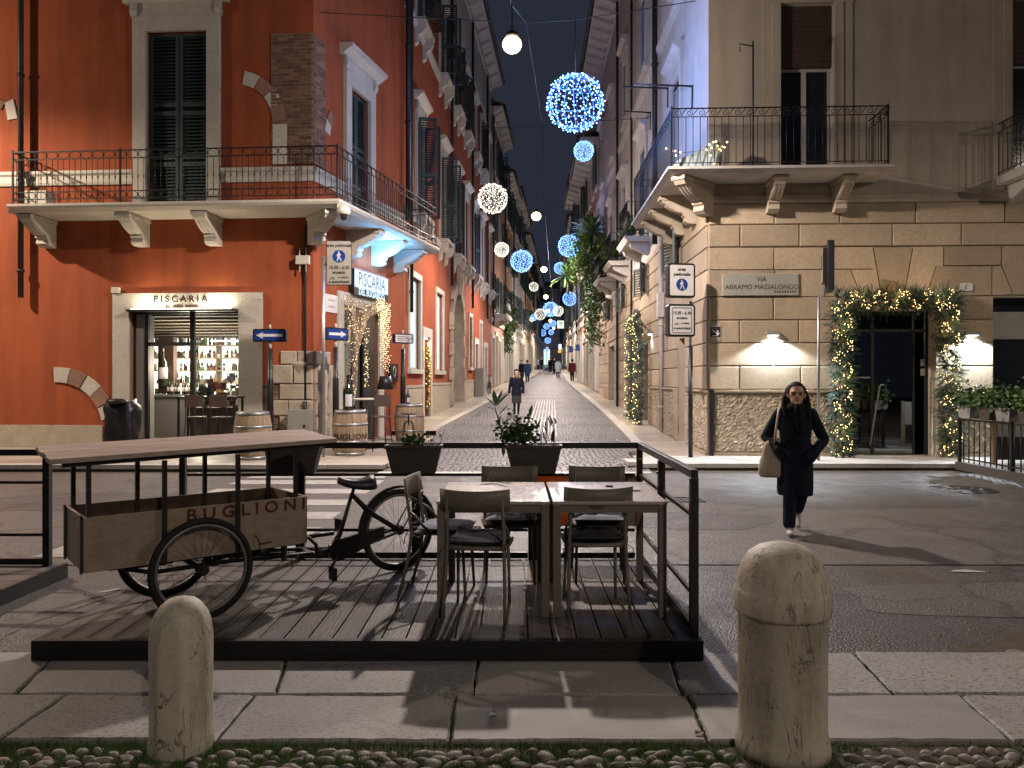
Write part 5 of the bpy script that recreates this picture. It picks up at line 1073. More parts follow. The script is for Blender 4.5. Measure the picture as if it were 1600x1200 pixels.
for i, y in enumerate(UY[1:3]):
    t = thing('balcony_plant', ['dark potted greenery on the small balcony nearest the corner building', 'dark potted greenery on the second small side balcony'][i], 'plant', RS.P(YA(y), 5.98, .4)); mb = MB(); mb.fbox(RS, YA(y)-.9, YA(y)+.2, 5.985, 6.25, .35, .6); mb.build('trough', M['planter'], t); mb = MB(); leaves(mb, [RS.P(YA(y)-.35+R.gauss(0,.3), 6.3+abs(R.gauss(0,.25)), .47+R.gauss(0,.1)) for _ in range(500)], .14, .0); mb.build('foliage', M['leaf2'], t)
# hanging street lamps
def street_lamp(i, pos, e, col, label, spot=172, cat='street lamp'):
    p = Vector(pos); t = thing('hanging_street_lamp', label, cat, p, 'street lamps hung over the street' if cat else None); mb = MB(); mb.lathe([(.02,.22),(.04,.20),(.08,.17),(.11,.135),(.12,.11),(.11,.10),(.06,.13)], 18, p); mb.build('shade', M['gutter'], t)
    mb = MB(); mb.ell(p+Vector((0,0,-.03)), (.16,.16,.14), 18, 12); mb.build('bulb', M['bulb'], t); mb = MB(); mb.tube([p+Vector((0,0,.2)), p+Vector((0,0,.62))], .010, 6); mb.build('hanger', M['gutter'], t)
    lamp('SPOT', p+Vector((0,0,-.22)), e, col, t, .12, spot, .35); lamp('POINT', p+Vector((0,0,-.25)), e*.24, col, t, .12); return t
ordn = ['nearest', 'second', 'third', 'fourth', 'fifth', 'sixth', 'farthest']
for i, (p, e, c) in enumerate(LAMPS): street_lamp(i, p, e, c, ['brightest and nearest street lamp hanging over the crossing', 'second hanging street lamp up the street, below the wire bend', 'third hanging street lamp up the street', 'fourth hanging street lamp, small and just right of the white ball', 'fifth hanging street lamp above the distant light balls', 'sixth hanging street lamp, a tiny dot far away', 'farthest hanging street lamp at the street end'][i])
for (p, e, c), lab in zip(SIDE_LAMPS, ('hanging lamp over the cross street to the left of view', 'hanging lamp over the cross street to the right of view', 'hanging lamp over the square behind the viewer')): street_lamp(9, p, e, c, lab)
def cable(label, pts, r=.009, sag=0):
    mb = MB(); out = []
    for a, b in zip(pts, pts[1:]):
        a, b = Vector(a), Vector(b)
        for k in range(8): t = k/8; out.append(a.lerp(b, t)-Vector((0,0,sag*4*t*(1-t))))
    out.append(Vector(pts[-1])); mb.tube(out, r, 4); return tag(mb.build('cable', M['gutter']), label, 'cable')
Yc = 17.3; c0, c1 = FS.P(.35, at(545,12,17.5).z, .02), RS.P(-1.2, at(1092,5,17.2).z, .02); cm = at(822, 36, Yc)
cable('wire crossing the street mouth and carrying the biggest blue ball', [c0, cm, at(899,31,Yc), c1], .010)
cable('long slack wire running up the middle of the street over the lamps', [cm, at(848,196,26), at(850,310,30), at(858,414,39.5), at(862,450,52), (3.4,66,8.0), (5.8,98,9.0)], .011)
cable('stay wire from the street mouth to the nearest lamp and square', [cm, (0,13,7.82), (-3,-6.5,8.02), (-6,-18,11)], .006)
cable('wire across the street carrying the second small blue ball', [at(752,200,25), at(846,197,26), at(912,190,24), (4.15,24,9.6)], .009)
cable('wire across the street behind the second street lamp', [F2.P(f2a(40.2),10.0,0), at(889,321,43), (4.6,43,10.4)], .010)
cable('wire to the left street lamp', [(-14.6,14.2,9.22), (-14.6,18.3,11)], .008); cable('wire to the right street lamp', [(16.5,6,9.42), (12,15.6,11.4)], .008)
mb = MB()
for a, z, l, px in ((YA(17.4), at(1080,132,17.3).z, 1.3, 0), (YA(20.5), at(1020,138,20.5).z, 1.2, 0), (YA(23.5), at(985,176,23.5).z, .8, 0)):
    t = thing('iron_pole', ['long thin iron arm reaching from the corner over the balcony', 'thin iron arm on the side wall past the balcony', 'short iron arm high on the side wall'][[17.4,20.5,23.5].index(round(15.9-a/1.0003,1))], 'pole', RS.P(a, z, .05)); m = MB(); m.tube([RS.P(a,z,-.02), RS.P(a,z+.05,l)], .022, 6); m.tube([RS.P(a,z,.02), RS.P(a,z-.5,.03)], .018, 6); m.build('arm', M['gutter'], t)
# balls of light
BALL = {}
def ball_mesh(kind):
    if kind in BALL: return BALL[kind]
    wr, bu = MB(), MB(); n = 16
    for i in range(n//2):
        a = PI*i/(n//2); wr.tube([(math.sin(t)*math.cos(a), math.sin(t)*math.sin(a), math.cos(t)) for t in [2*PI*k/28 for k in range(28)]], .0075, 4, True)
    for zc in (-.7, 0, .7): wr.tube([(math.sqrt(1-zc*zc)*math.cos(t), math.sqrt(1-zc*zc)*math.sin(t), zc) for t in [2*PI*k/28 for k in range(28)]], .010, 4, True)
    for i in range(n):
        a = 2*PI*i/n
        for k in range(22):
            t = math.acos(1-2*(i*22+k+.5)/(n*22)); a = (i*22+k)*2.39996+R.gauss(0,.09)
            d = Vector((math.sin(t)*math.cos(a), math.sin(t)*math.sin(a), math.cos(t)))*R.uniform(.95,1.07); r = R.uniform(.020,.037)
            bu.add([d+Vector(q)*r for q in ((1,0,0),(-1,0,0),(0,1,0),(0,-1,0),(0,0,1),(0,0,-1))], [(0,2,4),(2,1,4),(1,3,4),(3,0,4),(2,0,5),(1,2,5),(3,1,5),(0,3,5)])
    w_, _ = wr.mesh('wire_frame', (0,0,0)); b_, _ = bu.mesh('bulbs', (0,0,0)); w_.materials.append(M['wire_'+kind]); b_.materials.append(M['led_'+kind]); BALL[kind] = (w_, b_); return BALL[kind]
BALLS = [(899,160,86,'b',1.2,'biggest blue light ball hanging nearest the viewer', 31), (912,236,30,'b',.5,'small blue light ball just under the biggest one', 192), (770,310,45,'w',.85,'large white light ball beside the red facade', 150), (784,390,22,'w',.5,'small white light ball below the large white one', 345),
 (815,408,33,'b',1.05,'large blue light ball left of the lamp line', 330), (889,384,33,'b',1.05,'large blue light ball beside the palms', 321), (875,419,18,'b',.6,'small blue light ball under the ball by the palms', 385), (834,448,14,'w',.55,'small white light ball in the middle of the street', 424), (890,467,21,'b',1.0,'blue light ball in front of the right hand ivy', 408),
 (860,483,22,'b',1.2,'large pale blue ball heading the distant cluster', 440), (872,486,16,'w',.9,'white ball touching the large pale blue one', 455), (844,491,17,'w',1.0,'white ball left of the large pale blue one', 455), (834,496,10,'b',.65,'small blue ball left in the distant cluster', 470), (831,499,7,'w',.5,'small white ball overlapping a blue one on the left', 480),
 (823,515,10,'w',.8,'lone white ball farthest left in the distance', 490), (829,522,6,'b',.5,'tiny blue ball below the lone white one', 500), (864,506,10,'b',.9,'distant blue ball next to the green sign', 490), (854,510,9,'b',.85,'distant blue ball in the cluster centre', 495), (838,525,10,'b',1.0,'distant blue ball low on the left', 505), (848,520,10,'b',1.0,'distant blue ball low in the centre', 500), (861,519,8,'b',.8,'distant blue ball low on the right', 503), (846,530,7,'w',.8,'tiny white ball at the far street end', 515), (856,532,9,'b',1.0,'lowest tiny blue ball at the far street end', 515), (848,536,6,'w',.7,'lowest tiny white ball at the far street end', 520), (865,528,6,'b',.7,'tiny blue ball far right near the neon', 515)]
for i, (px, py, dpx, k, dia, lab, ytop) in enumerate(BALLS):
    Y = dia*F/dpx; p = at(px, py, Y); kind = 'blue' if k == 'b' else 'white'; t = thing('light_ball', lab, 'light ball', p, 'light balls hung over the street'); w_, b_ = ball_mesh(kind)
    Mx = Matrix.Translation(p) @ Matrix.Rotation(R.uniform(0,3), 4, 'Z') @ Matrix.Rotation(R.uniform(-.15,.15), 4, 'X') @ Matrix.Scale(dia/2, 4); inst('wire_frame', w_, Mx, t); inst('bulbs', b_, Mx, t)['kind'] = 'stuff'
    mb = MB(); mb.tube([p+Vector((0,0,dia*.5)), at(px, ytop, Y)], .008+.0002*Y, 4); mb.build('hanger', M['gutter'], t)
    e = {0:520, 1:70, 2:70, 4:140, 5:140}.get(i, 25 if k == 'w' else 45)
    lamp('POINT', p, e, (.16,.36,1) if k == 'b' else (1,.9,.72), t, dia*.4)
# ------------------------------------------------------------------ terrace deck, railing, planters
DX0, DX1, DY0, DY1, DZ = -2.80, 1.11, 4.60, 6.78, .115
deck = thing('terrace_deck', 'wide low terrace deck of worn dark boards under the tables and cargo tricycle', 'deck', ((DX0+DX1)/2, (DY0+DY1)/2, 0))
n = 27; wd = (DX1-DX0)/n; pm_ = []
for v in range(3):
    m = MB(); m.box(-wd/2+.006, wd/2-.006, -(DY1-DY0)/2+.05, (DY1-DY0)/2, -.022, 0)
    for gx in (-.028, .028): m.box(wd*gx*12-.0035, wd*gx*12+.0035, -(DY1-DY0)/2+.05, (DY1-DY0)/2, .0004, .0022)
    me, _ = m.mesh('plank', (0,0,0)); me.materials.append(M['deck']); pm_.append(me)
for i in range(n): inst('plank', pm_[i%3], Matrix.Translation((DX0+(i+.5)*wd, (DY0+DY1)/2, DZ+R.uniform(-.0025,.0015))) @ Matrix.Rotation(R.uniform(-.0015,.0015), 4, 'Y'), deck)
MB().box(DX0-.01, DX1+.01, DY0-.005, DY0+.045, .004, DZ+.006).build('fascia', M['deck2'], deck, bevel=.004)
MB().box(DX0-.012, DX0+.0-.001, DY0+.05, DY1, .004, DZ-.002).build('fascia', M['deck2'], deck); MB().box(DX1+.001, DX1+.012, DY0+.05, DY1, .004, DZ-.002).build('fascia', M['deck2'], deck)
mb = MB()
for x in (-2.6,-1.7,-.8,.1,.95): mb.box(x-.03, x+.03, DY0+.06, DY1-.02, .004, DZ-.024)
mb.build('joist', M['deck2'], deck)
rl = thing('terrace_railing', 'black square tube railing round the back and right of the deck', 'railing', (DX1-.03, DY1-.06, DZ)); RY, RX = 6.70, 1.085
PX = [-2.80,-1.80,-.815,.175,RX]
for x in PX: mb = MB(); w_ = .05 if x in (-2.80, RX) else .075; mb.box(x-w_/2, x+w_/2, RY-.025, RY+.025, DZ, 1.06); mb.build('post', M['blackpaint'], rl, bevel=.004)
for y in (4.70, 5.72): mb = MB(); mb.box(RX-.025, RX+.025, y-.025, y+.025, DZ, 1.06); mb.build('post', M['blackpaint'], rl, bevel=.004)
for z, t in ((1.085,.05),(.835,.024),(.365,.024),(.15,.05)):
    mb = MB(); mb.box(PX[0]-.02, RX+.025, RY-.022, RY+.022, z-t/2, z+t/2) if z > 1 else [mb.box(a+.04, b-.04, RY-.012, RY+.012, z-t/2, z+t/2) for a, b in zip(PX, PX[1:])]; mb.build('rail', M['blackpaint'], rl, bevel=.003 if z > 1 else 0)
    mb = MB(); mb.box(RX-.022, RX+.022, 4.675, RY-.024, z-t/2, z+t/2) if z > 1 else [mb.box(RX-.012, RX+.012, a+.028, b-.028, z-t/2, z+t/2) for a, b in ((4.70,5.72),(5.72,RY))]; mb.build('rail', M['blackpaint'], rl, bevel=.003 if z > 1 else 0)
mb = MB()
for y in (5.72, 6.70): mb.ell((RX-.028 if y < 6 else RX, y if y < 6 else RY-.028, .97), (.012,.012,.012), 8, 6)
mb.build('rivet', M['steel'], rl)
# second deck on the left with its railing
d2 = thing('neighbour_deck', 'reddish brown deck corner entering from the left edge', 'deck', (-6, 6, 0)); n2 = 9
for i in range(n2): y = 5.3+i*(6.55-5.3)/n2; MB().box(-8, -3.72-.012*(6.5-y), y+.003, y+(6.55-5.3)/n2-.003, .085, .115+R.uniform(-.001,.001)).build('plank', M['deck'], d2)
MB().add([(-3.70,6.56,.0),(-3.715,5.3,.0),(-3.715,5.3,.118),(-3.70,6.56,.118),(-3.735,6.56,.0),(-3.75,5.3,.0),(-3.75,5.3,.118),(-3.735,6.56,.118)], [(0,1,2,3),(4,5,6,7),(3,2,6,7),(0,3,7,4),(1,2,6,5)]).build('fascia', M['deck2'], d2)
r2 = thing('neighbour_railing', 'black railing on the deck at the left edge', 'railing', (-3.8, 6.47, .115))
MB().box(-3.845, -3.79, 6.44, 6.495, .115, 1.02).build('post', M['blackpaint'], r2, bevel=.004); MB().box(-7.3, -7.245, 6.44, 6.495, .115, 1.02).build('post', M['blackpaint'], r2)
for z, t in ((1.045,.05),(.80,.022),(.37,.022),(.15,.05)): MB().box(-8, -3.79 if z > 1 else -3.845, 6.455, 6.48, z-t/2, z+t/2).build('rail', M['blackpaint'], r2)
# orange canvas on the railing behind the right table
ob = thing('canvas_banner', 'orange canvas banner with grey bars tied along the back railing', 'banner', (.8, RY+.05, .42)); x = .21
for wdt, m in ((.27,'orange'),(.10,'greyplanter'),(.36,'orange'),(.11,'greyplanter'),(.02,'orange')): MB().box(x, x+wdt-.001, RY+.04, RY+.05, .39, .82).build('stripe' if m != 'orange' else 'panel', M[m], ob); x += wdt
mb = MB(); zz = .60
for cx_ in (.92,): mb.tube([(cx_+.055*math.cos(2*PI*i/12), RY+.036, zz+.05*math.sin(2*PI*i/12)) for i in range(12)], .012, 5, True)
mb.build('emblem', M['ink'], ob)
def planter(cx_, cy, z0, z1, wt, wb, dt, db, label, mat='planter', name='rail_planter', grp='planter boxes hung on the railing'):
    t = thing(name, label, 'planter', (cx_, cy, z0), grp); m = MB(); lv = [(wb/2,db/2,z0),(wt/2-.012,dt/2-.012,z1-.03),(wt/2,dt/2,z1-.03),(wt/2,dt/2,z1),(wt/2-.022,dt/2-.022,z1),(wt/2-.03,dt/2-.03,z1-.05)]
    vs = [(cx_+sx*a, cy+sy*b, z) for a, b, z in lv for sx, sy in ((-1,-1),(1,-1),(1,1),(-1,1))]
    m.add(vs, [(0,3,2,1)]+[(4*l+i,4*l+(i+1)%4,4*l+4+(i+1)%4,4*l+4+i) for l in range(5) for i in range(4)]); m.build('box', M[mat], t, bevel=.004, fix=True)
    m = MB(); a, b = wt/2-.031, dt/2-.031; m.add([(cx_-a,cy-b,z1-.045),(cx_+a,cy-b,z1-.045),(cx_+a,cy+b,z1-.045),(cx_-a,cy+b,z1-.045)], [(0,1,2,3)]); m.build('soil', M['soil'], t); return t
for x, lab in ((-1.83, 'brown planter box hung on the railing beside the counter top'), (-.82, 'brown planter box with low sprouts above the tricycle wheel'), (.18, 'brown planter box holding the tall leafy plant')):
    t = planter(x, RY-.105, .865, 1.10, .48, .36, .17, .12, lab); mb = MB(); mb.box(x-.16, x+.16, RY-.035, RY-.024, .98, 1.055); mb.build('hook', M['iron'], t)
# plants in them
def blade_leaf(mb, p, d, L, w_, fold=.25, droop=.2):
    p, d = Vector(p), Vector(d).normalized(); s = d.cross(Vector((0,0,1))); s = s.normalized() if s.length > .05 else Vector((1,0,0)); u = s.cross(d); pts = []
    for k, ww in ((0,.12),(.25,.75),(.5,1),(.75,.7),(1,.02)): c = p+d*L*k-Vector((0,0,droop*L*k*k)); pts += [c-s*w_*ww/2+u*fold*w_*ww*.5, c, c+s*w_*ww/2+u*fold*w_*ww*.5]
    mb.add(pts, [f for i in range(4) for f in ((3*i,3*i+1,3*i+4,3*i+3),(3*i+1,3*i+2,3*i+5,3*i+4))], True)
pt = thing('leafy_shoot', 'tall shoot with long glossy oval leaves leaning out of the right planter', 'plant', (.05, RY-.1, 1.06)); P_ = lambda x, y, Y=RY-.1: at(x, y, Y)
mb = MB(); st = [P_(786,694), P_(783,672), P_(779,655), P_(775,643), P_(774,636)]; mb.tube(st, [.007,.006,.005,.005,.003], 6); mb.tube([P_(812,692), P_(822,668), P_(829,650)], .004, 5); mb.build('stem', M['stem'], pt)
for bx, by, tx, ty, wd_, yy in ((774,636,756,616,.040,-.05),(774,634,771,607,.044,.05),(775,634,786,606,.03,.10),(776,635,796,611,.046,-.08),(779,650,797,629,.048,-.03),(776,641,757,632,.02,-.12),(828,652,832,630,.040,.03),(781,668,772,655,.045,.02)):
    a, b = P_(bx, by), P_(tx, ty)+Vector((0,yy,0)); m = MB(); blade_leaf(m, a, b-a, (b-a).length, wd_, .3, .08); m.build('leaf', M['leaf'], pt)
bs = thing('small_bush', 'dense small leaved bush at the left of the right planter', 'plant', (.1, RY-.1, 1.06)); mb = MB(); pts = []
for _ in range(620):
    x, y = R.gauss(810, 16), 690-abs(R.gauss(0, 17))
    if x < 772 or x > 842: continue
    pts.append(P_(x, min(y, 695), RY-.1+R.gauss(0,.05)))
leaves(mb, pts, .042, .1); mb.build('foliage', M['leaf2'], bs); mb = MB()
for _ in range(26): x = R.gauss(810, 12); mb.tube([P_(x,696), P_(x+R.gauss(0,6),680), P_(x+R.gauss(0,12),664)], .002, 3)
mb.build('twigs', M['stem'], bs)
mb = MB(); blade_leaf(mb, P_(786,696,RY-.2), P_(787,714,RY-.21)-P_(786,696,RY-.2), .09, .035, .1, 0); mb.build('drooping_leaf', M['ivy'], bs)
dp = thing('withered_plant', 'withered brown leaves drooping at the right end of the planter', 'plant', (.28, RY-.1, 1.06)); mb = MB(); tw = MB()
for _ in range(17):
    x = R.uniform(838, 872); y = R.uniform(645, 680); tw.tube([P_(x+R.gauss(0,3),696), P_(x,y+8), P_(x+2,y)], .0018, 3); a = P_(x+2, y, RY-.1+R.gauss(0,.03)); blade_leaf(mb, a, Vector((R.gauss(0,.25),R.gauss(0,.2),-1)), R.uniform(.05,.12), R.uniform(.015,.03), .9, .0)
mb.build('leaf_cluster', M['dry'], dp); tw.build('twigs', M['stem'], dp)
sp_ = thing('low_sprouts', 'low pale sprouts and bare twigs in the middle planter', 'plant', (-.82, RY-.1, 1.06)); mb = MB(); leaves(mb, [P_(R.uniform(632,662), 691-abs(R.gauss(0,5)), RY-.1+R.gauss(0,.04)) for _ in range(130)], .045, -.1); mb.build('foliage', M['leaf2'], sp_); tw = MB()
for x in (664,672,680,686): tw.tube([P_(x,697), P_(x+R.gauss(0,3),684), P_(x+R.gauss(1,5),672)], .0018, 3)
leaves(tw, [P_(R.uniform(660,690), R.uniform(674,692)) for _ in range(24)], .03); tw.build('twigs', M['dry'], sp_)
# ------------------------------------------------------------------ tables and chairs
TZ = .862
def table(x0, x1, label):
    t = thing('cafe_table', label, 'table', ((x0+x1)/2, 5.54, DZ), 'cafe tables on the deck'); MB().box(x0, x1, 5.06, 6.02, TZ-.022, TZ).build('tabletop', M['tabletop'], t, bevel=.004)
    for x in (x0+.004, x1-.054):
        for y in (5.065, 5.965): MB().box(x, x+.05, y, y+.05, DZ, TZ-.0225).build('leg', M['taupe'], t, bevel=.003)
    mb = MB(); 
    for y in (5.075, 5.975): mb.box(x0+.0545, x1-.0545, y, y+.03, TZ-.075, TZ-.0225)
    for x in (x0+.014, x1-.044): mb.box(x, x+.03, 5.1155, 5.9645, TZ-.075, TZ-.0225)
    mb.build('apron', M['taupe'], t)
table(-.487, .245, 'left square taupe table with the leaf shadow on its pale top'); table(.262, 1.0, 'right square taupe table next to the railing corner')
def make_chair(label):
    t = thing('cafe_chair', label, 'chair', (0,0,0), 'taupe chairs round the tables')
    # seat faces +y; back stands at y=0
    m = MB(); nx, ny = 8, 8; vs = []
    for k in (0, -.014):
        for j in range(ny+1):
            for i in range(nx+1):
                u, v = i/nx*2-1, j/ny; hw = .215*(1-.10*abs(2*v-1)**3); vs.append((u*hw*(1-.06*(v<.01)), .03+v*.42, .452+k-.012*(1-u*u)*math.sin(PI*v)+.006*abs(u)**2-.018*max(0,v-.85)/.15))
    n1 = (nx+1)*(ny+1); f = []
    for j in range(ny):
        for i in range(nx): a = j*(nx+1)+i; f += [(a,a+1,a+nx+2,a+nx+1), (n1+a,n1+a+nx+1,n1+a+nx+2,n1+a+1)]
    ed = [i for i in range(nx+1)]+[(j+1)*(nx+1)+nx for j in range(ny)]+[ny*(nx+1)+nx-1-i for i in range(nx)]+[(ny-1-j)*(nx+1) for j in range(ny-1)]
    f += [(ed[i], n1+ed[i], n1+ed[(i+1)%len(ed)], ed[(i+1)%len(ed)]) for i in range(len(ed))]; m.add(vs, f, True); m.build('seat', M['taupe'], t)
    m = MB(); vs = []
    for k in (0, .012):
        for j in range(3):
            for i in range(9): u = i/4-1; vs.append((u*.225, -.055+.045*(u*u)-.02*(j/2)+k, .69+.135*j/2+.012*u*u))
    f = []
    for j in range(2):
        for i in range(8): a = j*9+i; f += [(a,a+1,a+10,a+9), (27+a,27+a+9,27+a+10,27+a+1)]
    ed = list(range(9))+[17,26]+list(range(25,17,-1))+[9]; f += [(ed[i], 27+ed[i], 27+ed[(i+1)%len(ed)], ed[(i+1)%len(ed)]) for i in range(len(ed))]; m.add(vs, f, True); m.build('backrest', M['taupe'], t)
    for s in (-1, 1):
        m = MB(); m.tube([(s*.20,-.075,0), (s*.19,-.01,.25), (s*.185,.015,.45), (s*.18,-.005,.62), (s*.175,-.035,.80)], [.011,.012,.0125,.012,.010], 8); m.build('leg', M['taupe'], t)
        m = MB(); m.tube([(s*.18,.40,0), (s*.175,.385,.25), (s*.17,.37,.445)], [.010,.0115,.012], 8); m.build('leg', M['taupe'], t)
        m = MB(); m.tube([(s*.182,.0,.60), (s*.20,.05,.57), (s*.205,.11,.50), (s*.19,.17,.455)], .010, 7); m.build('brace', M['taupe'], t)
    m = MB(); m.tube([(-.175,.03,.44), (.175,.03,.44)], .010, 6); m.tube([(-.168,.365,.435), (.168,.365,.435)], .010, 6); m.build('stretcher', M['taupe'], t); return t
ch = make_chair('taupe metal chair with grey cushion, back to the viewer at the left table')
CH = [((-.235,5.03,DZ), -.10, None), ((.56,5.13,DZ), .03, 'taupe metal chair with dark cushion, back to the viewer at the right table'), ((-.02,6.30,DZ), PI+.02, 'taupe metal chair facing the viewer behind the left table'), ((.68,6.30,DZ), PI-.05, 'taupe metal chair facing the viewer behind the right table'), ((-.70,5.72,DZ), -PI/2-.12, 'taupe metal chair seen side on at the left end of the tables')]
for i, (p, a, lab) in enumerate(CH):
    o = ch if i == 0 else copy_tree(ch, lab); turn(o, p, a)
def cushion(i, m, lab, dx=0):
    p, a, _ = CH[i]; t = thing('seat_cushion', lab, 'cushion', (0,0,0), 'cushions tied to the chairs'); mb = MB(); n = 10; vs = []
    for k in (1, -1):
        for j in range(n+1):
            for q in range(n+1): u, v = q/n*2-1, j/n*2-1; e = (1-abs(u)**4)*(1-abs(v)**4); vs.append((u*.185, .235+v*.185, .478+k*(.004+.022*e**.5)+.004*math.sin(q*1.7+j)*e-.008*math.exp(-((abs(u)-.3)**2+(abs(v)-.3)**2)*30)))
    n1 = (n+1)**2; f = []
    for j in range(n):
        for q in range(n): b = j*(n+1)+q; f += [(b,b+1,b+n+2,b+n+1), (n1+b,n1+b+n+1,n1+b+n+2,n1+b+1)]
    mb.add(vs, f, True); mb.build('pad', M[m], t); mb = MB()
    for s in (-1, 1): mb.tube([(s*.17,.06,.48), (s*.20,.02,.50), (s*.19,-.01,.46), (s*.23,-.02,.43), (s*.22,-.03,.38)], .003, 4); mb.tube([(s*.185,.02,.49), (s*.15,.0,.52), (s*.12,.04,.505)], .003, 4)
    mb.build('tie_cord', M['ink'], t); turn(t, p, a)
cushion(0, 'cushion', 'grey blue cushion on the chair nearest the deck front'); cushion(1, 'darkcushion', 'charcoal cushion on the front chair at the right table'); cushion(2, 'cushion', 'pale blue grey cushion on the chair behind the left table'); cushion(3, 'cushion', 'cushion on the chair behind the right table'); cushion(4, 'cushion', 'pale cushion on the side chair at the left end')
mb = MB(); mb.box(.80, .90, 5.52, 5.62, TZ+.001, TZ+.012); tag(mb.build('napkin', M['paper']), 'folded white napkin lying on the right table', 'napkin')
mb = MB(); mb.lathe([(.028,0),(.03,.006),(.022,.012)], 12, (.71,5.75,TZ+.001)); tag(mb.build('coaster', M['brown']), 'small brown coaster at the back of the right table', 'coaster')
# ------------------------------------------------------------------ cargo tricycle with its counter top
U = Vector((.78,.63,0)).normalized(); V = Vector((-U.y,U.x,0)); O = Vector((-2.19,5.27,0))
def q3(t, v, z): return O+U*t+V*v+Vector((0,0,z))
tri = thing('cargo_tricycle', 'old black cargo tricycle with wooden box lettered BUGLIONI and a raised plank counter top', 'tricycle', (O.x,O.y,DZ))
def ubox(mb, t0, t1, v0, v1, z0, z1): return mb.add([q3(t,v,z) for z in (z0,z1) for v in (v0,v1) for t in (t0,t1)], [(0,2,3,1),(4,5,7,6),(0,1,5,4),(2,6,7,3),(0,4,6,2),(1,3,7,5)])
T0, T1, BW, B0, B1 = -.66, .735, .30, .505, .832
for v0, v1 in ((-BW,-BW+.018),(BW-.018,BW)): ubox(MB(), T0, T1, v0, v1, B0, B1).build('side_panel', M['cartwood' if v0 < 0 else 'brown'], tri, bevel=.003)
for t0, t1 in ((T0,T0+.018),(T1-.018,T1)): ubox(MB(), t0, t1, -BW+.0185, BW-.0185, B0, B1).build('end_panel', M['cartwood'], tri, bevel=.003)
ubox(MB(), T0+.019, T1-.019, -BW+.019, BW-.019, B0+.002, B0+.02).build('box_floor', M['brown'], tri)
for v in (-BW+.03, BW-.06): ubox(MB(), T0-.012, T0-.001, v, v+.03, B0-.01, B1+.01).build('corner_iron', M['blackpaint'], tri)
mb = MB(); put_text(mb, 'buglioni', q3(T1-.415,-BW-.002,B1-.053), U, (0,0,1), .108, 0, .79); mb.build('lettering', M['redink'], tri)
zt = lambda t, v: 1.19+.021*(t+.83)+.075*(v+.33)*.9
ct = MB(); 
A, Bq = -.83, .94
nb = 4
for k in range(nb):
    v0 = -.33+.575*k/nb; v1 = -.33+.575*(k+1)/nb-.003; lf = .0 if k % 2 else -.01
    m = MB(); m.add([q3(t,v,zt(t,v)+dz) for dz in (-.03,0) for v in (v0,v1) for t in (A+lf,Bq-lf)], [(0,2,3,1),(4,5,7,6),(0,1,5,4),(2,6,7,3),(0,4,6,2),(1,3,7,5)]); m.build('counter_board', M['topwood'], tri, bevel=.003)
mb = MB()
for v in (-.28, .20): mb.bar(q3(A+.06,v,zt(A,v)-.045), q3(Bq-.06,v,zt(Bq,v)-.045), .03, .028)
for t in (-.62, .05, .68): mb.bar(q3(t,-.28,zt(t,-.28)-.045), q3(t,.2,zt(t,.2)-.045), .03, .028)
mb.build('top_frame', M['blackpaint'], tri)
for t, v in ((-.63,-.275),(-.63,.19),(-.214,-.315),(-.25,.19),(.243,-.315),(.19,.19),(.66,-.275),(.65,.19)):
    mb = MB(); mb.bar(q3(t,v,B0+.03 if abs(v) < .3 else B0), q3(t,v,zt(t,v)-.06), .026, .026, U); mb.build('upright', M['blackpaint'], tri)
def wheel(c, ax, r, name='wheel', fender=False):
    """c centre, ax axle direction"""
    c, ax = Vector(c), Vector(ax).normalized(); x = ax.cross(Vector((0,0,1))).normalized(); z = Vector((0,0,1)); cir = lambda rr, n, off=0: [c+ax*off+x*rr*math.cos(2*PI*i/n)+z*rr*math.sin(2*PI*i/n) for i in range(n)]
    m = MB(); m.tube([c-ax*.045, c+ax*.045], .024, 10); m.tube([c-ax*.03, c-ax*.022], .038, 10); m.tube([c+ax*.022, c+ax*.03], .038, 10); hub = m.build(name, M['blackpaint'], tri)
    m = MB(); m.tube(cir(r-.02, 40), .020, 8, True); m.build('tyre', M['rubber'], hub)
    m = MB(); m.tube(cir(r-.048, 40), .0125, 6, True); m.build('rim', M['rim'], hub)
    m = MB()
    for i in range(32):
        a = 2*PI*i/32; s = 1 if i % 2 else -1; b = a+(.45 if i % 4 < 2 else -.45); m.tube([c+ax*s*.026+x*.034*math.cos(b)+z*.034*math.sin(b), c+x*(r-.055)*math.cos(a)+z*(r-.055)*math.sin(a)], .0012, 3)
    m.build('spokes', M['blackpaint'], hub); return hub
WR = .327
wheel(q3(0,-.36,DZ+WR), V, WR); wheel(q3(-.02,.36,DZ+WR), V, WR); WT = 1.645; wheel(q3(WT,0,DZ+WR), V, WR)
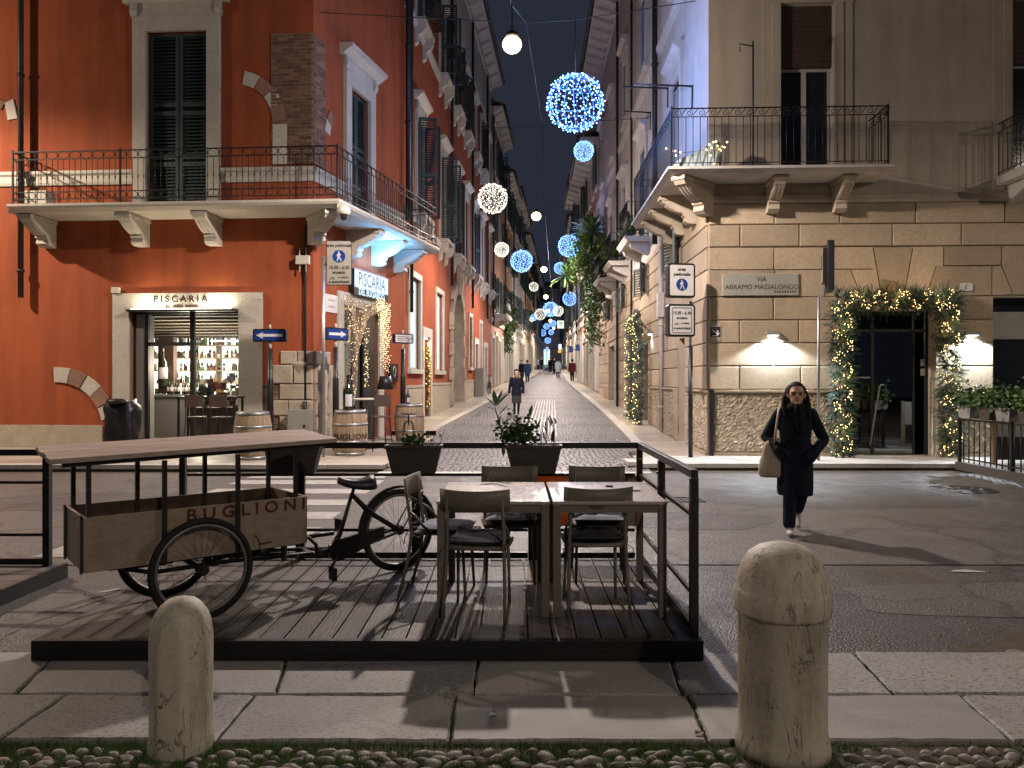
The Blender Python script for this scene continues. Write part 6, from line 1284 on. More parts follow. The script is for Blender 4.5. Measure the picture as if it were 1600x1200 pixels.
# frame
zc = DZ+.345; cr = q3(1.10,0,DZ+.25); sh_ = q3(1.255,0,.80); hubp = q3(WT,0,DZ+WR)
mb = MB(); mb.tube([q3(0,-.33,DZ+WR), q3(0,.33,DZ+WR)], .016, 8)
for v in (-.17, .17): mb.tube([q3(-.5,v,B0-.02), q3(.73,v,B0-.02)], .014, 6); mb.tube([q3(-.42,v,B0-.03), q3(-.25,v,DZ+.31), q3(.25,v,DZ+.31), q3(.9,v*.5,DZ+.26), cr], .015, 6); mb.tube([q3(-.42,v,B0-.03), q3(-.12,v,DZ+.36)], .011, 6); mb.tube([q3(.42,v,B0-.02), q3(.1,v,DZ+.33)], .011, 6); mb.tube([q3(.72,v,B0-.01), q3(.80,v,B0+.01), q3(.86,v,B0-.05), q3(.87,v,DZ+.25)], .014, 6)
mb.tube([q3(.55,-.17,DZ+.30), q3(.55,.17,DZ+.30)], .012, 6); mb.tube([q3(.87,-.17,DZ+.26), q3(.87,.17,DZ+.26)], .014, 6); mb.bar(q3(.62,-.17,B0-.03), q3(.62,-.17,DZ+.26), .03, .05); mb.bar(q3(.25,-.17,B0-.03), q3(.25,-.17,DZ+.30), .02, .03)
mb.tube([q3(.73,0,B0-.03), q3(.95,0,DZ+.37), q3(1.08,0,DZ+.37)], .017, 8); mb.tube([cr-U*.18, cr], .02, 8)
mb.tube([cr, q3(1.235,0,.77)], .016, 8)
for s in (-.055, .055): mb.tube([q3(1.235,s*.3,.76), q3(1.40,s,.60), hubp+V*s], .013, 8); mb.tube([cr+V*s*.5, q3(1.38,s,DZ+.27), hubp+V*s], .011, 6); mb.tube([hubp+V*s, hubp+V*s+U*.20+Vector((0,0,.30))], .006, 5)
mb.build('frame', M['blackpaint'], tri)
m = MB(); pr = []
for i in range(15): a = rad(-8+i*13.2); pr.append((math.cos(a), math.sin(a)))
vs = []
for ca, sa in pr:
    for w_, rr in ((-.030,WR+.012),(-.02,WR+.026),(.02,WR+.026),(.030,WR+.012)): vs.append(hubp+U*(-ca)*rr+Vector((0,0,sa*rr))+V*w_)
m.add(vs, [(4*i+k,4*i+k+1,4*i+5+k,4*i+4+k) for i in range(14) for k in range(3)], True); m.build('mudguard', M['blackpaint'], tri)
m = MB(); cg = [cr+U*(.085*math.cos(a))+Vector((0,0,.085*math.sin(a))) for a in [rad(70+i*20) for i in range(12)]]+[hubp-U*.16+Vector((0,0,-.03)), hubp-U*.16+Vector((0,0,.05))]
k_ = len(cg); m.add([p-V*.06 for p in cg]+[p-V*.03 for p in cg], [tuple(range(k_)), tuple(range(2*k_-1,k_-1,-1))]+[(i,(i+1)%k_,(i+1)%k_+k_,i+k_) for i in range(k_)]); m.build('chain_guard', M['blackpaint'], tri)
m = MB(); m.tube([cr-V*.09, cr+V*.09], .018, 8); pe = cr-V*.09+Vector((0,0,-.145))-U*.10; m.tube([cr-V*.085, pe], .010, 6); pe2 = cr+V*.09+Vector((0,0,.145))+U*.10; m.tube([cr+V*.085, pe2], .010, 6); m.build('crank', M['blackpaint'], tri)
for p, s in ((pe,-1),(pe2,1)): m = MB(); m.bar(p+V*s*.02, p+V*s*.11, .09, .025, U) ; m.build('pedal', M['rubber'], tri)
m = MB(); n = 9; vs = []
for i in range(n):
    t = i/(n-1); w_ = .022+.098*t**1.5 if t < .85 else .11-.03*(t-.85)/.15; z = .872+.012*t+.028*(t-.55)**2*4; tt = 1.12+.29*t; dp = .075 if t < .4 else .075+.02*math.sin(PI*(t-.4)/.6)
    for k in range(7): a = PI*k/6; vs.append(q3(tt, -w_*math.cos(a), z-.085*(1-math.sin(a))**1.1*(.6+t*.6)))
m.add(vs, [(7*i+k,7*i+k+1,7*i+8+k,7*i+7+k) for i in range(n-1) for k in range(6)]+[tuple(range(7)), tuple(range(7*n-7,7*n))]+[(7*i,7*i+7,7*i+13,7*i+6) for i in range(n-1)], True); m.build('saddle', M['leather'], tri, fix=True)
m = MB(); m.tube([q3(1.235,0,.76), q3(1.262,0,.84)], .013, 8)
for s in (-1, 1):
    m.tube([q3(1.36+.012*math.cos(i*.9), s*.045+.018*math.sin(i*.9), .79+.006*i) for i in range(12)], .004, 4); m.tube([q3(1.17,s*.012,.845), q3(1.26,s*.03,.83), q3(1.37,s*.045,.85)], .005, 5)
m.build('saddle_spring', M['blackpaint'], tri)
m = MB(); m.tube([q3(.62,-.19,B0), q3(.64,-.24,.40), q3(.66,-.22,.33), q3(.72,-.2,.42)], .003, 4); m.tube([q3(.40,-.31,B0-.03), q3(.38,-.32,B0+.07), q3(.36,-.31,B0+.10)], .003, 4); m.tube([q3(.39,-.315,B0+.04), q3(.47,-.32,B0+.045)], .003, 4); m.build('cable', M['blackpaint'], tri)
# ------------------------------------------------------------------ stone bollards
mb = MB(); c = (-1.495, 3.56, 0); vs = []; n = 48; prof = [(.140,-.02,.2),(.139,.03,.35),(.130,.06,.8),(.130,.30,.9),(.131,.50,.9),(.129,.545,.8),(.123,.59,.6),(.110,.632,.4),(.088,.667,.2),(.062,.691,0),(.028,.702,0),(.006,.704,0)]
for r, z, k in prof:
    for i in range(n):
        a = 2*PI*i/n; oc_ = math.cos(PI/8)/math.cos(((a+PI/8) % (PI/4))-PI/8)*1.04; rr = r*(min(1,k*1.1)*oc_+(1-min(1,k*1.1))); vs.append((c[0]+rr*math.cos(a)+R.gauss(0,.0006), c[1]+rr*math.sin(a), z*.945))
mb.add(vs, [(j*n+i,j*n+(i+1)%n,(j+1)*n+(i+1)%n,(j+1)*n+i) for j in range(len(prof)-1) for i in range(n)]+[tuple((len(prof)-1)*n+i for i in range(n))], True)
o = mb.build('stone_bollard', M['bollard']); tag(o, 'smaller eight sided stone bollard in front of the tricycle wheel', 'bollard', 'stone bollards along the square')
mb = MB(); c = (1.217, 3.545, 0); mb.lathe([(.207,-.02),(.207,.02),(.203,.045),(.195,.07),(.192,.09),(.193,.595),(.197,.60),(.208,.606),(.2105,.62),(.2105,.70),(.206,.708),(.203,.715),(.196,.76),(.178,.815),(.148,.865),(.105,.895),(.05,.912),(.012,.915)], 48, c)
o = mb.build('stone_bollard', M['bollard']); tag(o, 'big round stone bollard with domed collar on the right', 'bollard', 'stone bollards along the square')
# ------------------------------------------------------------------ traffic signs
def sign_face(t, fr, a, z, d, items):
    for key, dz, size, mname in items: mb = MB(); put_text(mb, key, fr.P(a, z+dz, d), fr.P(1,0)-fr.P(0,0), (0,0,1), size); mb.build('lettering', M[mname], t)
def walker(mb, fr, a, z, d, s):
    L = lambda x0, z0, x1, z1, w_: mb.bar(fr.P(a+x0*s, z+z0*s, d), fr.P(a+x1*s, z+z1*s, d), w_*s, .004, fr.n+(0,))
    mb.fprism(fr, [(a+(-.02+.10*math.cos(2*PI*i/10))*s, z+(.62+.10*math.sin(2*PI*i/10))*s) for i in range(10)], d-.002, d+.002)
    L(-.02,.48,.0,-.05,.22); L(-.02,.0,-.26,-.62,.13); L(.0,.0,.22,-.32,.14); L(.22,-.30,.30,-.64,.12); L(-.04,.42,-.28,.12,.10); L(-.27,.14,-.20,-.04,.09); L(.03,.42,.26,.16,.10)
def disc(fr, a, z, r, d0, d1, n=28): m = MB(); m.fprism(fr, [(a+r*math.cos(2*PI*i/n), z+r*math.sin(2*PI*i/n)) for i in range(n)], d0, d1); return m
def rrect(a, z, w_, h_, r, n=4): return [(a+sx*(w_/2-r)+r*math.cos(t0+PI/2*k/n), z+sz*(h_/2-r)+r*math.sin(t0+PI/2*k/n)) for sx, sz, t0 in ((1,1,0),(-1,1,PI/2),(-1,-1,PI),(1,-1,1.5*PI)) for k in range(n+1)]
def cart_icon(mb, fr, a, z, d, s): 
    for dx in (-.5,.5): m = [fr.P(a+dx*s+.3*s*math.cos(2*PI*i/10), z+.3*s*math.sin(2*PI*i/10), d) for i in range(10)]; mb.tube(m, .05*s, 3, True)
    mb.tube([fr.P(a-.5*s,z,d), fr.P(a-.2*s,z+.55*s,d), fr.P(a+.4*s,z+.5*s,d), fr.P(a+.5*s,z,d)], .05*s, 3); mb.tube([fr.P(a-.1*s,z,d), fr.P(a+.4*s,z+.5*s,d)], .05*s, 3)
SF = Fr((-3.5,15.6), (1,.03)); ps = thing('pedestrian_sign', 'tall cream pedestrian zone sign on grey pole at the red building corner', 'sign', (-3.74,15.6,.1))
a, z = SF.hit(530, 411); mb = MB(); mb.fprism(SF, rrect(a, z, .50, .885, .04), 0, .02); mb.build('rim', M['ink'], ps); mb = MB(); mb.fprism(SF, rrect(a, z, .475, .86, .035), .02, .024); mb.build('plate', M['oldsign'], ps); disc(SF, a, z+.13, .125, .024, .027).build('blue_disc', M['bluesign'], ps); mb = MB(); walker(mb, SF, a, z+.125, .029, .145); mb.build('walking_figure', M['whitesign'], ps)
sign_face(ps, SF, a, z, .026, (('area',.345,.088,'ink'),('hours',-.095,.088,'ink'),('ecc',-.19,.085,'ink'),('aut',-.375,.082,'ink')))
mb = MB(); put_text(mb, 'mano', SF.P(a+.08, z-.285, .026), SF.P(1,0)-SF.P(0,0), (0,0,1), .07); cart_icon(mb, SF, a-.13, z-.31, .026, .055); mb.build('lettering', M['ink'], ps)
pa = SF.hit(505, 500)[0]; mb = MB(); mb.tube([SF.P(pa,.1,-.03), SF.P(pa,SF.hit(505,400)[1],-.03)], .030, 10); mb.build('pole', M['steel'], ps); mb = MB(); mb.fbox(SF, pa-.03, a, z-.05, z-.01, -.035, -.005); mb.build('clamp', M['steel'], ps)
def arrow_sign(name, fr, px, py, w_, h_, zb, label, dirn=1, blank=None):
    a, z = fr.hit(px, py); t = thing(name, label, 'sign', fr.P(a, zb, -.05)); mb = MB(); mb.fprism(fr, rrect(a, z, w_, h_, .04), -.10, .01); mb.build('case', M['blackpaint'], t)
    if blank is None:
        mb = MB(); mb.fprism(fr, rrect(a, z, w_-.06, h_-.06, .025), .01, .014); mb.build('face', M['bluesign'], t); mb = MB(); s = dirn; L = w_/2-.07; hh = h_*.15
        mb.fprism(fr, [(a+s*q, z+r) for q, r in ((L,0),(L-.15,hh*1.75),(L-.13,hh*.7),(-L,hh*.7),(-L,-hh*.7),(L-.13,-hh*.7),(L-.15,-hh*1.75))], .014, .018); mb.build('arrow', M['whitesign'], t)
    else:
        mb = MB(); mb.fprism(fr, rrect(a, z, w_-.06, h_-.06, .025), .01, .014); mb.build('face', M['whitesign'], t); blank(t, fr, a, z)
    mb = MB(); mb.tube([fr.P(a,z+h_/2-.02,-.05), fr.P(a,z+h_/2+.09,-.05)], .022, 8); mb.tube([fr.P(a,z-h_/2-.16,-.05), fr.P(a,z-h_/2+.02,-.05)], .032, 8); mb.build('tip', M['whitebox'], t)
    mb = MB(); mb.tube([fr.P(a,zb,-.05), fr.P(a,z-h_/2-.15,-.05)], .052, 10); mb.tube([fr.P(a,zb+.02,-.05), fr.P(a,zb+(z-zb)*.62,-.05), fr.P(a,zb+(z-zb)*.64,-.05)], [.072,.066,.05], 10); mb.build('post', M['blackpaint'], t); return t
AF = Fr((-5,16.4), (1,.0)); arrow_sign('one_way_sign', AF, 421, 524, .69, .27, .1, 'blue one way sign with white arrow pointing left on black post', -1)
AG = Fr((-3.75,17.0), (.62,.78)); arrow_sign('one_way_sign', AG, 527, 522, .60, .27, .1, 'blue one way sign turned edgeways beside the netted door', 1)
def hotel(t, fr, a, z):
    mb = MB()
    for k in range(3): mb.fbox(fr, a-.18, a+.02, z-.05+k*.045, z-.035+k*.045, .014, .017)
    mb.fbox(fr, a-.26, a-.235, z+.0, z+.05, .014, .017); ring(mb, fr, a+.10, z, .017, .06, .07, .008); mb.bar(fr.P(a+.07,z+.03,.017), fr.P(a+.13,z-.03,.017), .03, .004, fr.n+(0,)); mb.bar(fr.P(a+.16,z,.017), fr.P(a+.22,z,.017), .022, .004, fr.n+(0,)); mb.bar(fr.P(a+.22,z-.08,.017), fr.P(a+.22,z+.08,.017), .014, .004, fr.n+(0,)); mb.build('marking', M['ink'], t)
AH = Fr((-2.7,20.0), (.82,.57)); arrow_sign('direction_sign', AH, 631, 529, .54, .25, .16, 'small white direction sign on black post before the pale windows', 1, hotel)
QF = Fr((3.4,15.45), (.985,.17)); lb = thing('pedestrian_sign', 'two stacked black framed pedestrian zone signs on the cream building corner', 'sign', (3.55,15.5,.1))
for y0, y1, kind in ((411,465,0),(475,526,1)):
    a, z = QF.hit(1065, (y0+y1)/2); w_ = .565; hh = (y1-y0)*15.4/F; mb = MB(); mb.fprism(QF, rrect(a, z, w_, hh, .06), -.16, .012); c_ = mb.build('case', M['blackpaint'], lb, bevel=.012); mb = MB(); mb.fprism(QF, rrect(a, z, w_-.08, hh-.08, .03), .012, .018); mb.build('face', M['whitesign'], lb)
    if kind == 0:
        mb = MB(); put_text(mb, 'area2', QF.P(a, z+.165, .02), QF.P(1,0)-QF.P(0,0), (0,0,1), .095); mb.build('lettering', M['ink'], lb); disc(QF, a, z-.085, .118, .018, .021).build('blue_disc', M['bluesign'], lb); mb = MB(); walker(mb, QF, a, z-.09, .023, .135); mb.build('walking_figure', M['whitesign'], lb)
    else:
        mb = MB(); pts = rrect(a, z, w_-.17, hh-.15, .02); mb.tube([QF.P(p[0], p[1], .019) for p in pts], .005, 4, True); mb.build('border', M['ink'], lb); sign_face(lb, QF, a, z, .02, (('hours',.14,.082,'ink'),('ecc',.045,.075,'ink'),('aut',-.155,.070,'ink'))); mb = MB(); put_text(mb, 'mano', QF.P(a+.07, z-.055, .02), QF.P(1,0)-QF.P(0,0), (0,0,1), .06); cart_icon(mb, QF, a-.11, z-.075, .02, .045); mb.build('lettering', M['ink'], lb)
pq = QF.hit(1082, 600)[0]; mb = MB(); mb.tube([QF.P(pq,.1,-.1), QF.P(pq,QF.hit(1082,541)[1],-.1)], .045, 10); mb.build('pole_sleeve', M['blackpaint'], lb); mb = MB(); mb.tube([QF.P(pq,2.2,-.1), QF.P(pq,QF.hit(1082,470)[1],-.1)], .028, 10); mb.build('pole', M['steel'], lb)
EF = Fr((6.0,14.95), (.345,1)); es = thing('road_sign', 'dark road sign seen edge on atop a thin grey pole by the garland', 'sign', (5.83,14.95,.1)); top, bot = at(1290,378,14.9).z, at(1290,455,14.9).z
mb = MB(); mb.fbox(EF, -.30, .30, bot, top, -.02, .10); mb.build('case', M['blackpaint'], es, bevel=.01); mb = MB(); mb.fbox(EF, -.27, .24, bot+.16, top-.14, -.10, -.021); mb.build('case', M['blackpaint'], es); mb = MB(); mb.fbox(EF, -.26, .23, bot+.17, top-.15, -.108, -.101); mb.build('face', M['oldsign'], es)
mb = MB(); mb.fbox(EF, -.15, .12, top-.52, top-.26, -.112, -.109); mb.build('marking', M['ink'], es)
pz = at(1279,464,14.95); mb = MB(); mb.tube([(pz.x,14.95,.1), (pz.x,14.95,pz.z), (pz.x+.10,14.95,pz.z+.02), (pz.x+.13,14.95,pz.z+.25)], .028, 10); mb.build('pole', M['steel'], es)
# ------------------------------------------------------------------ barrels, bottles, small furniture outside the wine shop
def barrel(x, y, zb, label, text=False, h=.92, rm=.36, re=.295):
    t = thing('wine_barrel', label, 'barrel', (x,y,zb), 'wine barrels outside the shop'); prof = lambda z: re+(rm-re)*(1-((z-h/2)/(h/2))**2)
    n = 20
    for i in range(n):
        a0, a1 = 2*PI*i/n+.008, 2*PI*(i+1)/n-.008; vs = []; zs = [h*k/8 for k in range(9)]; dr = R.uniform(-.003,.003)
        for z in zs:
            for rr, a in ((prof(z)+dr-.004,a0),(prof(z)+dr,a0*.85+a1*.15),(prof(z)+dr,a0*.15+a1*.85),(prof(z)+dr-.004,a1),(prof(z)-.03,a1),(prof(z)-.03,a0)): vs.append((x+rr*math.cos(a), y+rr*math.sin(a), zb+z))
        m = MB(); m.add(vs, [(6*k+j,6*k+(j+1)%6,6*k+6+(j+1)%6,6*k+6+j) for k in range(8) for j in range(6)]+[(0,1,2,3,4,5),(48,49,50,51,52,53)]); m.build('stave', M['barrel'], t)
    m = MB(); m.lathe([(re-.02,h-.045),(.01,h-.04)], 20, (x,y,zb), False); m.build('head', M['barrel'], t)
    for z, w_ in ((.035,.06),(h*.31,.04),(h*.69,.04),(h-.035,.06)): m = MB(); m.lathe([(prof(z-w_/2)+.001,z-w_/2),(prof(z-w_/2)+.007,z-w_/2),(prof(z+w_/2)+.007,z+w_/2),(prof(z+w_/2)+.001,z+w_/2)], 28, (x,y,zb)); m.build('hoop', M['hoop'], t)
    if text:
        vs, fs = TXT['buglioni2']; m = MB(); out = []; ph = math.atan2(-y,-x)+text
        for X, Y_, Z in vs: s = .155; a = ph+X*s/rm; z = .30+Y_*s; z2 = h*.42+(Y_*s); rr = prof(z2)+.004; out.append((x+rr*math.cos(a), y+rr*math.sin(a), zb+z2))
        m.add(out, fs); m.build('lettering', M['ink'], t)
    return t
barrel(-3.30, 16.05, .1, 'wine barrel lettered BUGLIONI with the giant bottle on top', .05); barrel(-2.47, 18.95, .13, 'wine barrel lettered BUGLIONI behind the little stool', .0); barrel(-5.02, 15.25, .1, 'plain wine barrel between the shop door and one way sign')
def bottle(x, y, z, s, label, lab='paper'):
    t = thing('wine_bottle', label, 'bottle', (x,y,z)); m = MB(); m.lathe([(r*s,h*s) for r,h in ((.13,0),(.14,.02),(.14,.52),(.12,.60),(.05,.68),(.042,.72),(.042,.88),(.05,.885),(.05,.93),(.04,.94))], 20, (x,y,z)); m.build('glass', M['bottle'], t); m = MB(); vs = []
    for zz in (.10,.42):
        for k in range(9): a = -PI/2-.2+(k-4)*.17+.55; vs.append((x+.1425*s*math.cos(a), y+.1425*s*math.sin(a), z+zz*s))
    m.add(vs, [(k,k+1,k+10,k+9) for k in range(8)], True); m.build('label', M[lab], t)
bottle(-3.33, 16.0, 1.02, .76, 'giant dark wine bottle with white label standing on the barrel'); bottle(-2.50, 18.9, 1.05, .36, 'small dark wine bottle with white label on the farther barrel')
t = thing('high_table', 'high round bistro table by the side door', 'table', (-3.35,17.6,.1)); c = (-3.25,17.55,.1); m = MB(); m.lathe([(.33,1.08),(.34,1.09),(.34,1.11),(.33,1.12)], 24, c); m.build('tabletop', M['whitebox'], t); m = MB(); m.lathe([(.03,.02),(.03,1.08)], 10, c); m.lathe([(.22,0),(.22,.02),(.03,.03)], 16, c); m.build('pedestal', M['steel'], t)
def high_chair(x, y, zb, rz, label, back=True, sh=.74, name='bar_chair', m1='iron', seat='brown'):
    t = thing(name, label, 'stool' if not back else 'chair', (0,0,0), 'high seats outside the wine shop'); 
    m = MB(); m.box(-.18,.18,-.17,.17,sh-.02,sh+.012); m.build('seat', M[seat], t, bevel=.01)
    if back: m = MB(); m.add([(u*.19,-.19-.03*(1-u*u)+k,z) for k in (0,.012) for z in (sh+.22,sh+.47) for u in (-1,-.5,0,.5,1)], [f for i in range(4) for f in ((i,i+1,i+6,i+5),(10+i,15+i,16+i,11+i),(5+i,6+i,16+i,15+i),(i,10+i,11+i,1+i))]+[(0,5,15,10),(4,14,19,9)]); m.build('backrest', M['brown'], t)
    for sx in (-1,1):
        for sy in (-1,1): m = MB(); m.tube([(sx*.23,sy*.22,0),(sx*.17,sy*.15,sh-.02)]+([(sx*.18,-.19,sh+.45)] if back and sy < 0 else []), .012, 6); m.build('leg', M[m1], t)
    m = MB(); z = .25; s_ = .212; m.tube([(-s_,-s_*.95,z),(s_,-s_*.95,z),(s_,s_*.95,z),(-s_,s_*.95,z)], .009, 5, True); m.build('footrest', M[m1], t); turn(t, (x,y,zb), rz); return t
high_chair(-2.86, 17.0, .1, .5, 'tall black bar chair with brown back by the side door')
high_chair(-6.72, 16.75, .1, .15, 'bar chair with its back to the street left of the shop table'); high_chair(-6.15, 16.7, .1, -.1, 'bar chair with its back to the street right of the shop table')
t = thing('swivel_stool', 'small round swivel stool with curved iron legs before the far barrel', 'stool', (-2.33,17.9,.1)); c = Vector((-2.35,17.9,.1)); m = MB(); m.lathe([(.17,.74),(.175,.75),(.175,.77),(.16,.775)], 18, c); m.build('seat', M['brown'], t); m = MB(); m.tube([c+Vector((0,0,.5)), c+Vector((0,0,.74))], .018, 8)
for k in range(4): a = PI/4+k*PI/2; d = Vector((math.cos(a), math.sin(a), 0)); m.tube([c+Vector((0,0,.58)), c+d*.09+Vector((0,0,.58)), c+d*.14+Vector((0,0,.5)), c+d*.19+Vector((0,0,.2)), c+d*.22], .011, 6)
m.build('legs', M['iron'], t); m = MB(); m.tube([c+Vector((.18*math.cos(2*PI*i/16), .18*math.sin(2*PI*i/16), .25)) for i in range(16)], .009, 5, True); m.build('footrest', M['steel'], t)
t = thing('shop_table', 'tall narrow dark table with bar chairs before the lit shop window', 'table', (-6.4,17.25,.1)); ta, tb = FL.hit(283,622,.55)[0], FL.hit(376,622,.55)[0]; m = MB(); m.fbox(FL, ta, tb, 1.235, 1.275, .30, .80); m.build('tabletop', M['frame_dark'], t)
for a in (ta+.05, tb-.05):
    for d in (.34, .76): m = MB(); m.fbox(FL, a-.02, a+.02, .1, 1.235, d-.02, d+.02); m.build('leg', M['iron'], t)
m = MB(); m.fbox(FL, ta+.05, tb-.05, .35, .38, .54, .57); m.build('footrest', M['iron'], t)
for k, (x, mm) in enumerate(((312,'bottle'),(318,'bottle'),(325,'bottle'),(330,'bottle'))):
    p = FL.P(FL.hit(x,615,.5)[0], 1.275, .5+.04*(k%2)); bt, lb2 = MB(), MB(); btl(bt, lb2, p, .8, False); tag(bt.build('wine_bottle', M['bottle']), ['leftmost of the four bottles on the shop table','second of the four bottles on the shop table','third of the four bottles on the shop table','rightmost of the four bottles on the shop table'][k], 'bottle', 'bottles on the shop table')
m = MB(); p = FL.P(FL.hit(361,620,.5)[0], 1.275, .5); m.lathe([(.05,0),(.05,.02),(.012,.04),(.012,.28),(.08,.34),(.09,.5)], 12, p); tag(m.build('table_lamp', M['steel']), 'slim metal table lamp at the right end of the shop table', 'lamp')
t = thing('floor_lamp', 'thin floor lamp with dark cone shade shining on the wall', 'lamp', (-2.9,18.3,.1)); c = Vector((-3.02,18.75,.1)); m = MB(); m.lathe([(.19,0),(.19,.02),(.02,.03)], 20, c); m.lathe([(.014,.03),(.014,1.40)], 8, c); m.build('stand', M['steel'], t); m = MB(); m.lathe([(.20,1.30),(.13,1.62),(.128,1.62),(.19,1.31)], 20, c); m.build('shade', M['blackpaint'], t); m = MB(); m.ell(c+Vector((0,0,1.42)), (.05,.05,.06), 10, 6); m.build('bulb', M['strip'], t); lamp('SPOT', c+Vector((0,0,1.37)), 60, (1,.88,.68), t, .04, 120, .4)
a, z = FS.hit(613, 581); z = max(z, 1.7); a = min(max(a, 3.95), SL-.4); t = thing('wall_plaque', 'dark square wall plaque with pale emblem right of the netted door', 'sign', FS.P(a, z-.2, .05)); m = MB(); m.fbox(FS, a-.28, a+.28, z-.27, z+.22, .0, .06); m.build('plate', M['blackpaint'], t); m = MB(); m.tube([FS.P(a+x*.12, z+y*.16, .063) for x, y in ((0,-1),(.7,-.3),(.8,.5),(0,1),(-.8,.5),(-.7,-.3))], .010, 4, True); m.build('emblem', M['whitesign'], t)
a, z = FS.hit(516, 474); a = max(a, .5); t = thing('wall_notice', 'white stone notice with two faint lines fixed by the corner', 'notice', FS.P(a, z-.2, .03)); m = MB(); m.fbox(FS, a-.30, a+.32, z-.21, z+.20, .0, .03); m.build('plate', M['whitesign'], t); m = MB()
for k in range(2): 
    for q in range(6): m.fbox(FS, a-.14+q*.05, a-.105+q*.05, z+.05-k*.15, z+.09-k*.15, .03, .032)
m.build('small_lettering', M['slate'], t)
# bin, cabinet, conduit, camera, little boxes
t = thing('wrapped_bin', 'tall bin wrapped in crumpled black plastic beside the shop door', 'bin', (-8.6,16.9,.1)); c = at(184,728,16.6); m = MB(); vs = []; n, mm = 24, 14
for j in range(mm+1):
    for i in range(n):
        a = 2*PI*i/n; zz = j/mm; k = 1+.06*math.sin(3*a+zz*9)+.05*R.gauss(0,.6); sq = (abs(math.cos(a))**6+abs(math.sin(a))**6)**-(1/6); rr = (.30+.02*zz)*k*(1 if j < mm-1 else .8); vs.append((c.x+rr*sq*math.cos(a), 16.8+rr*sq*math.sin(a)*.85, .1+1.08*zz+(.05*math.sin(2*a+1) if j > mm-3 else 0)))
m.add(vs, [(j*n+i,j*n+(i+1)%n,(j+1)*n+(i+1)%n,(j+1)*n+i) for j in range(mm) for i in range(n)]+[tuple(mm*n+i for i in range(n))], True); m.build('plastic_cover', M['bin'], t); m = MB(); m.ell((c.x-.02,16.6,1.17), (.22,.16,.07), 12, 6); m.build('folded_rim', M['bin'], t)
q = FL.hit(467, 655, .1); t = thing('meter_cabinet', 'small grey metal cabinet fixed at the foot of the stone corner', 'cabinet', FL.P(q[0], .4, .2)); m = MB(); z0, z1 = FL.hit(467,690,.2)[1], FL.hit(467,640,.2)[1]; m.fbox(FL, FL.hit(449,655,.3)[0], FL.hit(484,655,.3)[0], z0, z1, .05, .30); m.build('box', M['greybox'], t, bevel=.006); m = MB(); m.fbox(FL, FL.hit(474,655,.3)[0], FL.hit(477,655,.3)[0], (z0+z1)/2-.03, (z0+z1)/2+.03, .30, .315); m.build('lock', M['ink'], t)
t = thing('antenna_box', 'cream junction box with four short antennas on the corner conduit', 'junction box', FL.P(FL.hit(472,406,.1)[0], 3.9, .1)); a, z = FL.hit(472.5, 406, .14); m = MB(); m.fbox(FL, a-.15, a+.15, z-.095, z+.095, .06, .16); m.build('box', M['whitebox'], t, bevel=.008); m = MB(); [m.tube([FL.P(a+s*.07,z-.27,.11), FL.P(a+s*.07,z+.27,.11)], .015, 6) for s in (-1,1)]; m.build('antenna', M['whitebox'], t)
m = MB(); a = FL.hit(477,500,.05)[0]; m.tube([FL.P(a,zq[3],.05), FL.P(a,4.4,.05), FL.P(a,5.0,.05), FL.P(a+.08,5.08,.06), FL.P(a+.3,5.12,.2)], .025, 6); m.tube([FL.P(a,zq[3]-.02,.12), FL.P(a,.9,.12)], .028, 6); tag(m.build('conduit', M['gutter']), 'dark conduit climbing the red corner to the balcony', 'conduit')
p = at(537, 330, 16.35); t = thing('dome_camera', 'white dome security camera under the balcony corner', 'camera', p); m = MB(); m.lathe([(.10,.10),(.13,.05),(.14,-.02),(.12,-.08)], 16, p); m.box(p.x-.13, p.x+.05, p.y-.03, p.y+.12, p.z+.04, p.z+.15); m.build('housing', M['whitebox'], t); m = MB(); m.lathe([(.085,-.08),(.08,-.13),(.05,-.18),(.01,-.195)], 16, p); m.build('dome', M['pane'], t)
q = FL.hit(404, 464); m = MB(); m.fbox(FL, q[0]-.1, q[0]+.1, q[1]-.06, q[1]+.06, 0, .07); tag(m.build('alarm_box', M['whitebox'], bevel=.01), 'tiny white box on the red wall right of the shop sign', 'box'); q = FL.hit(183, 455); m = MB(); m.fbox(FL, q[0]-.09, q[0]+.09, q[1]-.05, q[1]+.08, 0, .1); tag(m.build('floodlight', M['whitebox'], bevel=.01), 'small cream floodlight at the left shoulder of the shop surround', 'light')
